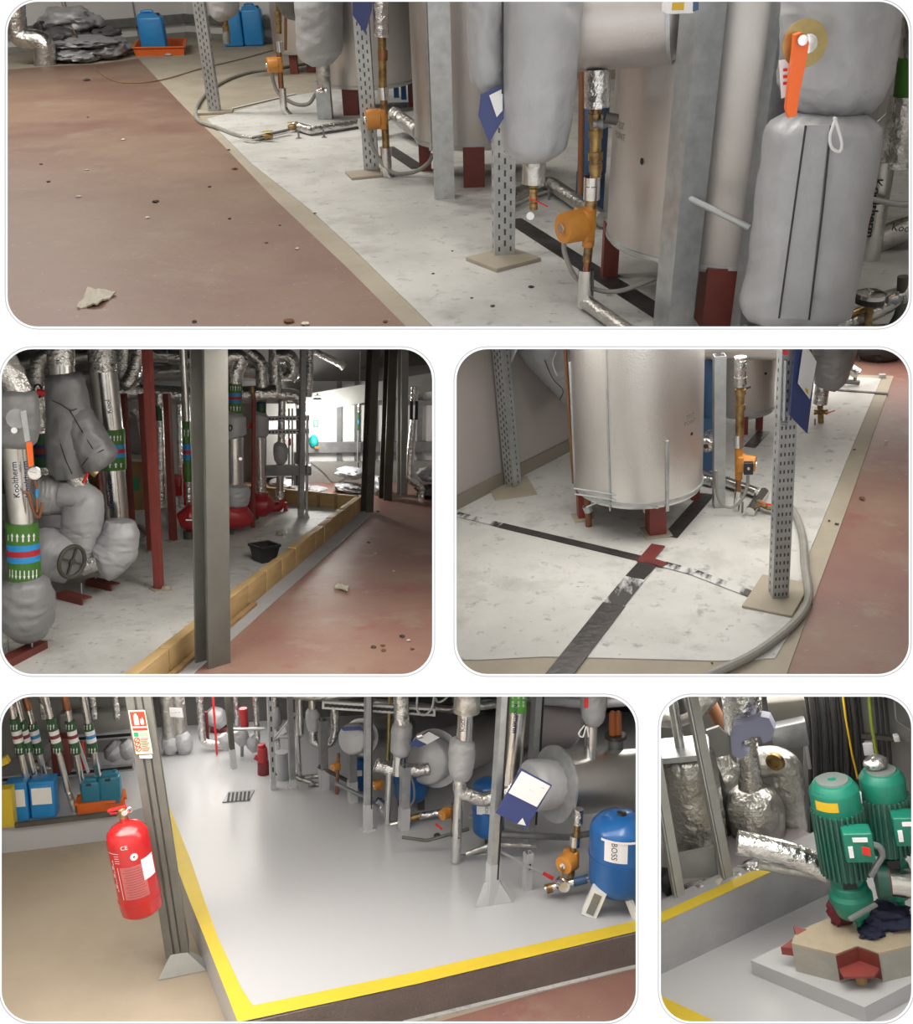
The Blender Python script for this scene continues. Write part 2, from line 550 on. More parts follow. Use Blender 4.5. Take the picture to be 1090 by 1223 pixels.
    def sheet(self, quad, nu=24, nv=16, amp=0.03, seed=0, freq=3.0, th=0.008, up=(0, 0, 1), ridge=False):
        """crumpled cloth over a quad of 3-D corners"""
        q = [V(k) for k in quad]
        up = V(up)
        vs, fs = [], []
        for lay in (0, 1):
            for i in range(nu + 1):
                for j in range(nv + 1):
                    s, t = i / nu, j / nv
                    p = q[0] * (1 - s) * (1 - t) + q[1] * s * (1 - t) + q[2] * s * t + q[3] * (1 - s) * t
                    z = noise.noise(V((s * freq, t * freq, seed * 2.3))) + 0.5 * noise.noise(V((s * freq * 2.3, t * freq * 2.3, seed)))
                    if ridge:
                        z = abs(z)
                    vs.append(p + up * (amp * z - lay * th))
        g = (nu + 1) * (nv + 1)
        for i in range(nu):
            for j in range(nv):
                a, b = i * (nv + 1) + j, (i + 1) * (nv + 1) + j
                fs.append((a, b, b + 1, a + 1))
                fs.append((g + a, g + a + 1, g + b + 1, g + b))
        rim = [i * (nv + 1) for i in range(nu + 1)] + [nu * (nv + 1) + j for j in range(1, nv + 1)] + \
              [i * (nv + 1) + nv for i in range(nu - 1, -1, -1)] + [j for j in range(nv - 1, 0, -1)]
        for i in range(len(rim)):
            a, b = rim[i], rim[(i + 1) % len(rim)]
            fs.append((a, a + g, b + g, b))
        return self.add(vs, fs)

    def wrap(self, quads, c, ax, r, lift=0.001):
        """flat polygons in (angle-arc u, v) metres laid on a cylinder; u=0 faces -y"""
        c, ax = V(c), V(ax).normalized()
        b = V((0, -1, 0))
        b = (b - ax * b.dot(ax)).normalized()
        a = b.cross(ax)
        a = -a if a.x < 0 else a
        for poly in quads:
            vs = []
            for (u, w) in poly:
                an = u / r
                vs.append(c + ax * w + (a * math.sin(an) + b * math.cos(an)) * (r + lift))
            self.add(vs, [tuple(range(len(vs)))])
        return self

    def build(self, name, material, room, origin, parent=None, sharp=35):
        me = bpy.data.meshes.new(name)
        me.from_pydata([tuple(q) for q in self.v], [], self.fc)
        if room is not None and not room.clip(me):
            bpy.data.meshes.remove(me)
            return None
        o3 = V(origin)
        for q in me.vertices:
            q.co = q.co - o3
        bm = bmesh.new()
        bm.from_mesh(me)
        bmesh.ops.recalc_face_normals(bm, faces=bm.faces)
        bm.to_mesh(me)
        bm.free()
        me.shade_smooth()
        me.set_sharp_from_angle(angle=math.radians(sharp))
        me.materials.append(MATS[material])
        ob = bpy.data.objects.new(name, me)
        COL.objects.link(ob)
        if parent is not None:
            ob.parent = parent
        elif room is not None:
            ob.matrix_world = room.M @ Matrix.Translation(o3)
        return ob


_txt = {}


def text_polys(s):
    """outline polygons (triangulated) of a word at size 1, starting at 0,0"""
    if s in _txt:
        return _txt[s]
    cu = bpy.data.curves.new('t', 'FONT')
    cu.body = s
    cu.resolution_u = 3
    ob = bpy.data.objects.new('t', cu)
    COL.objects.link(ob)
    dg = bpy.context.evaluated_depsgraph_get()
    me = bpy.data.meshes.new_from_object(ob.evaluated_get(dg))
    polys = [[(me.vertices[i].co.x, me.vertices[i].co.y) for i in f.vertices] for f in me.polygons]
    bpy.data.objects.remove(ob)
    bpy.data.curves.remove(cu)
    bpy.data.meshes.remove(me)
    _txt[s] = polys
    return polys


class Thing:
    """an Empty at the base of a thing, with its parts as children"""

    def __init__(self, room, name, label, cat, base, group=None):
        self.room, self.base = room, V(base)
        e = bpy.data.objects.new(name, None)
        e.empty_display_size = 0.05
        COL.objects.link(e)
        e.matrix_world = room.M @ Matrix.Translation(self.base)
        e['label'], e['category'] = label, cat
        if group:
            e['group'] = group
        self.e = e

    def part(self, name, mb, m, parent=None, sharp=35, label=None, stuff=False):
        o = mb.build(name, m, self.room, self.base, parent or self.e, sharp)
        if o is not None:
            if label:
                o['label'] = label
            if stuff:
                o['kind'] = 'stuff'
        return o


def single(room, name, mb, m, label, cat, base, group=None, sharp=35):
    o = mb.build(name, m, room, base, None, sharp)
    if o is not None:
        o['label'], o['category'] = label, cat
        if group:
            o['group'] = group
    return o


def struct(room, name, mb, m, base=(0, 0, 0), sharp=35, parent=None):
    o = mb.build(name, m, room, base, parent, sharp)
    if o is not None and parent is None:
        o['kind'] = 'structure'
    return o


# rooms: pixel offset of the point where their verticals meet, eye height above their floor
R1 = Room(1, (55, 1880), 1.15)
R2 = Room(2, (-150, 5500), 1.7)
R3 = Room(3, (250, 2500), 1.6)
R4 = Room(4, (15, 6414), 2.2)
R5 = Room(5, (1583, 7414), 2.4)


def lamp(room, px, py, d, w, l, power, col=(1, 0.95, 0.88), side='top', spread=math.pi, aim=None):
    """added area light, unseen, lying in the partition plane above the room (py on the partition line)"""
    P = room.p(px, py, d)
    ld = bpy.data.lights.new('added_area_light', 'AREA')
    ld.shape = 'RECTANGLE'
    ld.size, ld.size_y = w, l
    ld.energy = power
    ld.color = col
    ld.spread = spread
    o = bpy.data.objects.new('added_area_light', ld)
    COL.objects.link(o)
    z = (room.cam - P)
    pl = room.planes[{'top': 0, 'right': 1, 'bottom': 2, 'left': 3}[side]][1]
    zz = -pl                                # light shines along -z of the lamp
    yy = (P - room.cam).normalized()
    yy = (yy - zz * yy.dot(zz)).normalized()
    xx = yy.cross(zz)
    m = Matrix((xx, yy, zz)).transposed().to_4x4()
    m.translation = P
    o.matrix_world = room.M @ m
    return o


def lamp_down(room, pos, w, l, power, col=(1, 0.95, 0.88), aim=(0, 0, -1)):
    """added area light, unseen, at a place in the room"""
    ld = bpy.data.lights.new('added_area_light', 'AREA')
    ld.shape = 'RECTANGLE'
    ld.size, ld.size_y = w, l
    ld.energy = power
    ld.color = col
    o = bpy.data.objects.new('added_area_light', ld)
    COL.objects.link(o)
    z = -V(aim).normalized()
    x = V((1, 0, 0)) if abs(z.x) < 0.9 else V((0, 0, 1))
    y = z.cross(x).normalized()
    x = y.cross(z)
    m = Matrix((x, y, z)).transposed().to_4x4()
    m.translation = V(pos)
    o.matrix_world = room.M @ m
    return o


# unseen area lights, added to brighten the five rooms
lamp_down(R1, (-1.5, 3.6, 2.4), 1.5, 0.4, 26)
lamp_down(R1, (0.75, 3.1, 1.85), 1.3, 0.4, 30)
lamp_down(R1, (-1.6, 6.6, 2.6), 2.0, 0.5, 62)
lamp_down(R1, (-4.0, 8.2, 2.8), 2.0, 0.5, 130)
lamp(R2, 60, 407, 3.7, 1.4, 0.6, 19)
lamp(R2, 430, 407, 4.6, 1.0, 0.6, 26)
lamp(R2, 400, 407, 7.0, 1.6, 0.5, 62)
lamp(R2, 430, 407, 12.0, 2.0, 0.8, 60)
lamp(R3, 690, 407, 3.0, 1.2, 0.5, 9)
lamp(R3, 940, 407, 3.4, 1.2, 0.6, 7)
lamp(R3, 1000, 407, 5.0, 1.2, 0.6, 5)  # added where the far right was too dark
lamp(R4, 250, 822, 4.6, 0.4, 0.8, 5)  # added to throw glare on the grey floor
lamp(R4, 380, 822, 2.75, 2.2, 0.6, 16.5)
lamp(R4, 60, 822, 2.9, 1.2, 0.5, 14)
lamp(R5, 930, 822, 2.9, 1.0, 0.7, 16)  # added to brighten the dark front
lamp(R5, 880, 822, 4.3, 1.0, 0.6, 12)  # added to brighten the foil wraps farther back

# ================================================================ the building: front wall, partitions
def rrect(x0, y0, x1, y1, r, k=10):
    pts = []
    for (cx, cy, a0) in ((x1 - r, y0 + r, -90), (x1 - r, y1 - r, 0), (x0 + r, y1 - r, 90), (x0 + r, y0 + r, 180)):
        for j in range(k + 1):
            a = math.radians(a0 + 90 * j / k)
            pts.append((cx + r * math.cos(a), cy + r * math.sin(a)))
    return pts


def wpt(px, py, y=WALL_Y):
    return EYE + cray(px, py) * y


def front_wall():
    bm = bmesh.new()
    edges = []
    loops = [[(XL - 30, YT - 30), (XR + 30, YT - 30), (XR + 30, YB + 30), (XL - 30, YB + 30)]]
    for n in OPEN:
        x0, y0, x1, y1 = OPEN[n]
        loops.append(rrect(x0, y0, x1, y1, 37 if n != 1 else 36))
    for lp in loops:
        vs = [bm.verts.new(wpt(x, y)) for x, y in lp]
        for i in range(len(vs)):
            edges.append(bm.edges.new((vs[i], vs[(i + 1) % len(vs)])))
    bmesh.ops.triangle_fill(bm, edges=edges, use_beauty=True)
    # drop faces that fell inside an opening
    kill = []
    for f in bm.faces:
        c = f.calc_center_median()
        px, py = CX + (c.x / c.y) * F, CY - ((c.z - EYE.z) / c.y) * F
        for n in OPEN:
            x0, y0, x1, y1 = OPEN[n]
            r = 37
            if x0 + 0.5 < px < x1 - 0.5 and y0 + 0.5 < py < y1 - 0.5:
                qx = max(x0 + r - px, px - (x1 - r), 0)
                qy = max(y0 + r - py, py - (y1 - r), 0)
                if qx * qx + qy * qy < r * r * 0.97:
                    kill.append(f)
                    break
    bmesh.ops.delete(bm, geom=kill, context='FACES')
    # thickness: the back of the wall is cut a little wider than the front
    ext = bmesh.ops.extrude_face_region(bm, geom=bm.faces[:])
    for q in ext['geom']:
        if isinstance(q, bmesh.types.BMVert):
            q.co = EYE + (q.co - EYE) * ((WALL_Y + 0.03) / WALL_Y)
    bmesh.ops.recalc_face_normals(bm, faces=bm.faces)
    me = bpy.data.meshes.new('wall_front')
    bm.to_mesh(me)
    bm.free()
    me.materials.append(MATS['page_white'])
    o = bpy.data.objects.new('wall_front', me)
    COL.objects.link(o)
    o['kind'] = 'structure'


front_wall()
for n in OPEN:                              # fine grey bead round each opening
    x0, y0, x1, y1 = OPEN[n]
    g = 2.6
    lp = rrect(x0 - g, y0 - g, x1 + g, y1 + g, 39)
    mb = MB()
    a = [wpt(x, y, WALL_Y - 0.0008) for x, y in lp]
    lp2 = rrect(x0 - g - 0.8, y0 - g - 0.8, x1 + g + 0.8, y1 + g + 0.8, 39.8)
    b = [wpt(x, y, WALL_Y - 0.0008) for x, y in lp2]
    k = len(a)
    mb.add(a + b + [q + V((0, 0.0006, 0)) for q in a + b], [(i, (i + 1) % k, k + (i + 1) % k, k + i) for i in range(k)] +
           [(i, (i + 1) % k, 2 * k + (i + 1) % k, 2 * k + i) for i in range(k)] + [(k + i, k + (i + 1) % k, 3 * k + (i + 1) % k, 3 * k + i) for i in range(k)])
    o = mb.build('trim_%d' % n, 'page_grey', None, (0, 0, 0))
    o['kind'] = 'structure'


def slab(name, a, b, m='partition', y0=WALL_Y + 0.04, y1=FAR, th=0.004):
    """partition in the plane of two sight lines, from behind the front wall to the back of the building"""
    q = [wpt(*a, y0), wpt(*b, y0), wpt(*b, y1), wpt(*a, y1)]
    n = (q[1] - q[0]).cross(q[2] - q[1]).normalized() * th
    mb = MB().prism([k - n / 2 for k in q], n)
    o = mb.build(name, m, None, (0, 0, 0))
    o['kind'] = 'structure'


slab('ceiling', (XL - 2, YT - 2), (XR + 2, YT - 2))
slab('wall_left', (XL - 2, YT - 2), (XL - 2, YB + 2))
slab('wall_right', (XR + 2, YT - 2), (XR + 2, YB + 2))
slab('ceiling_partition_upper', (XL - 2, 404), (XR + 2, 404))
slab('ceiling_partition_lower', (XL - 2, 818.5), (XR + 2, 818.5))
slab('wall_partition_upper', (530.5, 404), (530.5, 818.5))
slab('wall_partition_lower', (774, 818.5), (774, YB + 2))
slab('floor_underside', (XL - 2, YB + 2), (XR + 2, YB + 2))
q = [wpt(XL - 2, YT - 2, FAR), wpt(XR + 2, YT - 2, FAR), wpt(XR + 2, YB + 2, FAR), wpt(XL - 2, YB + 2, FAR)]
o = MB().prism(q, V((0, 0.01, 0))).build('wall_back', 'partition', None, (0, 0, 0))
o['kind'] = 'structure'


def floor_poly(room, px, m, z=0.0, th=0.02, name='floor'):
    pts = [room.f(x, y, z) for x, y in px]
    return struct(room, name, MB().prism([q - V((0, 0, th)) for q in pts], V((0, 0, th))), m, pts[0])


def wall_px(room, base_px, m, ptop, name, th=0.05, d=None):
    """upright wall over a line of floor pixels, up to image row ptop"""
    B = [room.f(x, y) for x, y in base_px]
    for i in range(len(B) - 1):
        a, b = B[i], B[i + 1]
        z = max(room.top(a, ptop).z, room.top(b, ptop).z)
        n = (b - a).cross(V((0, 0, 1))).normalized()
        if n.y < 0:
            n = -n
        U = V((0, 0, z))
        struct(room, name, MB().prism([a, b, b + U, a + U], n * th), m, a)

# ================================================================ kit of recurring shapes
Z = V((0, 0, 1))


def PX(room, q, d):
    return room.p(q[0], q[1], q[2] if len(q) > 2 else d)


def pipe(T, name, pts, w, d, m, fil=0.0, n=14, parent=None, label=None, smooth=False, **k):
    """round part through pixel points (x, y[, depth]); w = width in pixels"""
    room = T.room
    P = [PX(room, q, d) for q in pts]
    ws = w if isinstance(w, (list, tuple)) else None
    r = room.s(P[0]) * (ws[0] if ws else w) / 2
    if smooth:
        P = spline(P)
    elif fil:
        P = fillet(P, fil * r)
    if ws and not fil and not smooth:
        rr = [room.s(p) * q / 2 for p, q in zip(P, ws)]
    else:
        rr = r
    return T.part(name, MB().tube(P, rr, n), m, parent, label=label)


def fpipe(room, pts, z=0.0):
    return [room.f(x, y, z) for x, y in pts]


def channel(w, dp, t, lip):
    """C profile, open towards +y"""
    a, b = w / 2, dp / 2
    return [(-a, -b), (a, -b), (a, b), (a - lip, b), (a - lip, b - t), (a - t, b - t), (a - t, -b + t), (-a + t, -b + t),
            (-a + t, b - t), (-a + lip, b - t), (-a + lip, b), (-a, b)]


def ibeam(w, dp, t):
    a, b = w / 2, dp / 2
    return [(-a, -b), (a, -b), (a, -b + t), (t / 2, -b + t), (t / 2, b - t), (a, b - t), (a, b), (-a, b), (-a, b - t), (-t / 2, b - t), (-t / 2, -b + t), (-a, -b + t)]


def post(room, label, base, ytop, w, m='galv', plate=None, holes=True, yaw=0.0, xtop=None, name='strut_post', group=None,
         shape='channel', dp=1.0, pm='beige_concrete', pz=0.012, cat='post', hole_rows=(0.28,), flip=False):
    B = room.f(*base)
    s = room.s(B)
    wm = w * s
    top = room.top(B, ytop) if xtop is None else room.p(xtop, ytop, B.y)
    ax = (top - B).normalized()
    side = V((math.cos(yaw), math.sin(yaw), 0))
    side = (side - ax * side.dot(ax)).normalized()
    up = ax.cross(side).normalized()
    if up.y < 0:
        up = -up
    if flip:
        up = -up
    T = Thing(room, name, label, cat, B, group)
    prof = {'channel': lambda: channel(wm, wm * dp, wm * 0.08, wm * 0.28), 'box': lambda: [(-wm / 2, -wm * dp / 2), (wm / 2, -wm * dp / 2), (wm / 2, wm * dp / 2), (-wm / 2, wm * dp / 2)],
            'ibeam': lambda: ibeam(wm, wm * dp, wm * 0.09)}[shape]()
    T.part('post_section', MB().extr(prof, B, top, side, up), m)
    if holes:
        mb = MB()
        L = (top - B).length
        st = wm * 0.55
        k = int(L / st)
        fr = -up if not flip else up
        sg = -1 if not flip else 1
        for i in range(1, k):
            c = B + ax * (i * st)
            for hr in hole_rows:
                for q in (-1, 1):
                    e = c + side * (q * hr * wm) + up * (sg * (wm * dp / 2 + 0.0006))
                    mb.obox(e, side * wm * 0.045, ax * st * 0.2, up * 0.0005)
            if len(hole_rows) == 1:
                e = c + ax * st * 0.5 + up * (sg * (wm * dp / 2 + 0.0006))
                mb.obox(e, side * wm * 0.05, ax * st * 0.26, up * 0.0005)
            for q in (-1, 1):
                e = c + side * (q * (wm / 2 + 0.0006)) + up * (wm * dp * 0.1)
                mb.obox(e, side * 0.0005, ax * st * 0.2, up * wm * 0.05)
        T.part('slot_holes', mb, 'steel_dark', stuff=True)
    if plate:
        hw, hd, ang = plate[0] * s / 2, plate[1] / 2, plate[2]
        cx, sx = math.cos(ang), math.sin(ang)
        off = room.f(base[0] + (plate[3] if len(plate) > 3 else 0), base[1] + (plate[4] if len(plate) > 4 else 0), *base[2:])
        T.part('base_plate', MB().obox(off + Z * pz / 2, V((cx, sx, 0)) * hw, V((-sx, cx, 0)) * hd, Z * pz / 2, 0.003), pm)
    return T


def pump(T, c, w, d, face=-1, m='orange_pump', box=None, parent=None, yaw=0.0):
    """small in-line circulator: round motor head, cap, terminal box"""
    room = T.room
    C = room.p(c[0], c[1], d)
    s = room.s(C)
    r = w * s * 0.36
    fx = V((face * math.cos(yaw), -math.sin(yaw) if face < 0 else -math.sin(yaw), 0)).normalized()
    mb = MB().lathe(C - fx * r * 0.2, fx, [(-r * 0.6, r * 0.7), (0, r * 0.75), (r * 0.15, r), (r * 1.2, r), (r * 1.5, r * 0.92), (r * 1.55, 0)], 24)
    mb.obox(C - fx * r * 0.35, V((0, 0, 1)) * r * 0.95, fx * r * 0.35, fx.cross(Z) * r * 0.8, r * 0.12)
    h = T.part('pump_motor', mb, m, parent)
    e = C + fx * (r * 1.38)
    T.part('vent_cap', MB().lathe(e, fx, [(0, r * 0.32), (r * 0.12, r * 0.3), (r * 0.13, 0)], 16), 'chrome', h)
    sd = fx.cross(Z)
    if sd.y > 0:
        sd = -sd
    if box:
        T.part('terminal_box', MB().obox(C + fx * r * 0.55 + sd * r * 1.05 - Z * r * 0.05, fx * r * 0.55, sd * r * 0.3, Z * r * 0.75, r * 0.08), box, h)
    return h


def valve(T, c, w, d, m='brass', lever=None, lm='red_lever', ax=(1, 0, 0), parent=None):
    """ball valve: hexagon body, two collars and a flat lever (lever = pixel points)"""
    room = T.room
    C = room.p(c[0], c[1], d)
    s = room.s(C)
    r = w * s / 2
    ax = V(ax)
    mb = MB().lathe(C, ax, [(-r * 1.7, r * 0.75), (-r * 1.1, r * 0.75), (-r * 1.05, r * 0.55), (-r * 0.7, r * 0.7), (0, r), (r * 0.7, r * 0.7), (r * 1.05, r * 0.55), (r * 1.1, r * 0.75), (r * 1.7, r * 0.75)], 10)
    mb.tube([C, C + Z * r * 1.5], r * 0.3, 8)
    b = T.part('valve_body', mb, m, parent)
    if lever:
        P = [room.p(x, y, d - 0.01) for x, y in lever]
        T.part('valve_lever', MB().beam(P[0], P[1], r * 0.6, r * 0.22, bev=r * 0.05), lm, b)
    return b


def gauge(T, c, w, d, parent=None, rim='chrome', ax=(0, -1, 0.1)):
    room = T.room
    C = room.p(c[0], c[1], d)
    r = w * room.s(C) / 2
    ax = V(ax).normalized()
    g = T.part('gauge_case', MB().lathe(C, ax, [(-r * 0.5, r * 0.8), (-r * 0.4, r), (r * 0.1, r), (r * 0.14, r * 0.9), (r * 0.08, r * 0.86), (r * 0.08, 0)], 28), rim, parent)
    T.part('dial_face', MB().lathe(C + ax * r * 0.09, ax, [(0, r * 0.85), (r * 0.02, r * 0.85), (r * 0.021, 0)], 28), 'dial_white', g)
    a = ax.cross(Z).normalized()
    T.part('needle', MB().beam(C + ax * r * 0.13 - a * r * 0.3, C + ax * r * 0.13 + a * r * 0.6 + Z * r * 0.25, r * 0.05, r * 0.02, up=ax), 'ink_black', g)
    return g


def jacket(T, pts, w, d, m='jacket', name='fabric_jacket', seed=1, amp=0.05, wr=0.035, seams=(), parent=None, n=40, flat=(1, 1), mm=30, wf=9):
    """stuffed insulation jacket along pixel points with widths in pixels"""
    room = T.room
    P = [PX(room, q, d) for q in pts]
    rr = [room.s(p) * q / 2 for p, q in zip(P, w)]
    return T.part(name, MB().puff(P, rr, n, mm, amp, seed, flat, wr, wf), m, parent, sharp=60)


def cord(T, name, pts, w, d, m, parent=None, n=8):
    room = T.room
    P = spline([PX(room, q, d) for q in pts])
    return T.part(name, MB().tube(P, room.s(P[0]) * w / 2, n), m, parent)


def lettering(T, txt, c, d, size, m, rot=0.0, parent=None, nrm=(0, -1, 0), wrapc=None, up=None, squash=1.0, thick=False):
    """flat print; centre at pixel c; size = letter height in pixels; wrapc=(axis point, axis dir, radius) wraps it on a pipe"""
    room = T.room
    C = room.p(c[0], c[1], d)
    k = room.s(C) * size / 0.7
    polys = text_polys(txt)
    xs = [q[0] for f in polys for q in f]
    ys = [q[1] for f in polys for q in f]
    mx, my = (min(xs) + max(xs)) / 2, (min(ys) + max(ys)) / 2
    cr, sr = math.cos(rot), math.sin(rot)
    mb = MB()
    out = []
    for f in polys:
        g = []
        for x, y in f:
            x, y = (x - mx) * k * squash, (y - my) * k
            g.append((x * cr - y * sr, x * sr + y * cr))
        out.append(g)
    if wrapc:
        A, ax, r = wrapc
        ax = V(ax).normalized()
        A = V(A)
        w0 = (C - A).dot(ax)
        # angle of the text centre round the pipe
        b = V((0, -1, 0))
        b = (b - ax * b.dot(ax)).normalized()
        a = b.cross(ax)
        a = -a if a.x < 0 else a
        off = (C - A).dot(a)
        u0 = math.asin(max(-0.98, min(0.98, off / r))) * r
        mb.wrap([[(u + u0, w + w0) for u, w in g] for g in out], A, ax, r, 0.0012)
    else:
        nn = V(nrm).normalized()
        u2 = V(up) if up is not None else Z
        u2 = (u2 - nn * u2.dot(nn)).normalized()
        rt = u2.cross(nn).normalized()
        for g in out:
            mb.add([C + rt * u + u2 * w + nn * 0.0012 for u, w in g], [tuple(range(len(g)))])
    return T.part('lettering', mb, m, parent)


def plate(T, name, px, d, m, th=0.004, parent=None, label=None):
    """flat sheet through pixel corners (each may carry its own depth)"""
    room = T.room
    P = [PX(room, q, d) for q in px]
    n = (P[1] - P[0]).cross(P[2] - P[1]).normalized()
    if n.dot(P[0] - room.cam) < 0:
        n = -n
    return T.part(name, MB().prism(P, n * th), m, parent, label=label)


def vbands(T, x, ys, w, d, cols, parent=None, lean=0.0, name='colour_band'):
    """colour-coding bands round an upright pipe; ys = edges, cols = materials"""
    room = T.room
    for i, c in enumerate(cols):
        a = room.p(x + lean * (ys[i] - ys[0]), ys[i], d)
        b = room.p(x + lean * (ys[i + 1] - ys[0]), ys[i + 1], d)
        r = room.s(a) * w / 2
        T.part(name, MB().tube([a, b], r, 20), c, parent)


def arrows(T, x, y, w, h, d, k, r_px, m='white_paper', parent=None, upw=True, name='flow_arrows'):
    """row of printed arrows round a pipe centred at pixel x"""
    room = T.room
    A = room.p(x, y + h / 2, d)
    s = room.s(A)
    r = r_px * s
    ax = (room.p(x, y - h / 2, d) - A).normalized()
    mb = MB()
    hh = h * s
    polys = []
    for i in range(k):
        u = (i - (k - 1) / 2) * w * s / k * 1.25
        a = w * s / k * 0.16
        if upw:
            polys += [[(u - a, 0), (u + a, 0), (u + a, hh * 0.6), (u - a, hh * 0.6)], [(u - a * 2.4, hh * 0.6), (u + a * 2.4, hh * 0.6), (u, hh)]]
        else:
            polys += [[(u - a, hh), (u + a, hh), (u + a, hh * 0.4), (u - a, hh * 0.4)], [(u - a * 2.4, hh * 0.4), (u + a * 2.4, hh * 0.4), (u, 0)]]
    mb.wrap(polys, A, ax, r, 0.0012)
    return T.part(name, mb, m, parent)


def debris(room, x, y, w, m, label, seed=1, h=0.35, name='grit_crumb', cat='crumb', group=None, z=0.004, amp=0.5, asp=1.0):
    P = room.f(x, y, z)
    s = room.s(P) * w / 2
    mb = MB().blob(P + Z * s * h * 0.4, V((s, 0, 0)), V((0, s * 1.1 * asp, 0)), Z * s * h, amp, seed, 2, 2.2, flatten=0.5)
    return single(room, name, mb, m, label, cat, P, group)


def crumpled(room, name, px, z, m, label, cat, seed=1, amp=0.03, freq=3.0, th=0.006, nu=24, nv=16, group=None):
    """crumpled cloth lying over four floor pixels"""
    q = [room.f(x, y, z) for x, y in px]
    return single(room, name, MB().sheet([k + Z * amp * 0.8 for k in q], nu, nv, amp, seed, freq, th), m, label, cat, q[0], group, sharp=60)

# ================================================================ room 1: plant room with red floor
floor_poly(R1, [(-105, 400), (1195, 400), (1195, 30), (-105, 30)], 'beige_concrete')
E1 = [(165, 70), (220, 128), (265, 172), (325, 235), (415, 320), (485, 390), (500, 402)]
floor_poly(R1, [(-105, 402), (-105, 92), (9, 83), (62, 79), (120, 76)] + E1, 'red_floor', 0.002)
I1 = [(247, 142), (300, 195), (370, 250), (430, 305), (515, 388), (530, 402)]
floor_poly(R1, [(1195, 402), (1195, 100), (520, 92), (440, 100), (350, 114)] + I1, 'white_screed', 0.004)

# ---- room 1: back wall
r = R1
wb = [(-105, 96), (9, 80), (62, 73), (150, 56), (225, 44)]
wall_px(r, [(-105, 74), (225, 44)], 'white_clad', -125, 'wall_back')
wall_px(r, [(225, 44), (520, 66)], 'white_clad', -125, 'wall_back')
wall_px(r, [(520, 66), (1195, 100)], 'wall_shaded', -125, 'wall_back')  # darkened colour stands for the shade behind the tanks
for (a, b, y) in (((-105, 74), (225, 44), 0.16), ((225, 44), (520, 66), 0.16)):
    A, B = r.f(*a), r.f(*b)
    n = (B - A).cross(Z).normalized()
    n = -n if n.y > 0 else n
    struct(r, 'trim_wall_rail', MB().beam(A + Z * 0.22 + n * 0.05, B + Z * 0.22 + n * 0.05, 0.06, 0.09), 'galv_dark', A)
    struct(r, 'trim_wall_foot', MB().beam(A + Z * 0.03 + n * 0.02, B + Z * 0.03 + n * 0.02, 0.03, 0.06), 'steel_grey', A)
    for t in (0.25, 0.55, 0.8):                       # cladding joints
        q = A.lerp(B, t)
        struct(r, 'trim_wall_joint', MB().beam(q + n * 0.004, q + n * 0.004 + Z * 1.6, 0.02, 0.008), 'galv_dark', q)

# foil elbow duct in the corner
dd = r.d(52, 78)
T = Thing(r, 'foil_duct', 'crinkled foil pipe elbow dropping to the floor beside the heap of grey jackets', 'pipe', r.f(53, 79))
pipe(T, 'riser', [(18, -20), (19, 22)], 23, dd + 0.1, 'foil')
pipe(T, 'bend', [(19, 18), (20, 46), (46, 48), (54, 52), (54, 62)], 24, dd, 'foil', fil=1.4)
pipe(T, 'foot', [(53, 56), (54, 80)], 25, dd, 'foil_dull')

# heap of grey jackets
GJ = 'heap of removed grey jackets'
def heap(px, z, h, seed, label, m='jacket', fold=2.2):
    q = [r.f(x, y, 0) + Z * z for x, y in px]
    c = (q[0] + q[1] + q[2] + q[3]) / 4
    x = ((q[1] - q[0]) + (q[2] - q[3])) / 4
    y = ((q[3] - q[0]) + (q[2] - q[1])) / 4
    single(r, 'folded_jacket', MB().blob(c + Z * h * 0.5, x * 1.15, y * 1.15, Z * h * 0.62, 0.32, seed, 4, fold), m, label, 'jacket', c - Z * 0, GJ, sharp=70)
heap([(62, 78), (120, 75), (120, 68), (64, 70)], 0.0, 0.13, 3, 'flattened grey insulation jacket at the bottom of the heap')
heap([(104, 76), (156, 69), (154, 61), (104, 66)], 0.0, 0.17, 5, 'rolled grey insulation jacket beside the orange tray')
heap([(60, 75), (102, 72), (102, 64), (62, 66)], 0.10, 0.20, 8, 'dark crumpled jacket in the middle of the heap', 'jacket_dark')
heap([(68, 78), (142, 72), (138, 66), (72, 70)], 0.13, 0.09, 11, 'thin grey jacket folded over the bottom of the heap')
heap([(58, 72), (122, 68), (122, 61), (60, 64)], 0.24, 0.22, 13, 'large pale grey jacket draped over the top of the heap', 'jacket_light', 1.8)
heap([(116, 70), (148, 66), (146, 60), (116, 63)], 0.16, 0.10, 17, 'small dark jacket folded at the end of the heap', 'jacket_dark')
heap([(44, 74), (66, 72), (66, 66), (46, 67)], 0.10, 0.22, 19, 'dark jacket squeezed between foil elbow and the heap', 'jacket_dark')

# orange tray with jerrycan
def tray(room, px, hgt, m, label, name='drip_tray'):
    q = [room.f(x, y) for x, y in px]
    T = Thing(room, name, label, 'tray', (q[0] + q[2]) / 2)
    c = (q[0] + q[1] + q[2] + q[3]) / 4
    top = [c + (k - c) * 1.05 + Z * hgt for k in q]
    T.part('tray_floor', MB().prism(q, Z * 0.01), m)
    for i in range(4):
        j = (i + 1) % 4
        n = (c - (q[i] + q[j]) / 2).normalized() * 0.012
        T.part('tray_side', MB().add([q[i], q[j], top[j], top[i], q[i] + n, q[j] + n, top[j] + n, top[i] + n],
                                     [(0, 1, 2, 3), (7, 6, 5, 4), (0, 4, 5, 1), (1, 5, 6, 2), (2, 6, 7, 3), (3, 7, 4, 0)]), m)
        T.part('tray_rim', MB().beam(top[i], top[j], 0.03, 0.012), m)
    return T
tray(r, [(162, 67), (220, 66), (222, 56), (168, 57)], 0.085, 'orange_tray', 'bright orange drip tray holding a blue jerrycan on the beige floor')

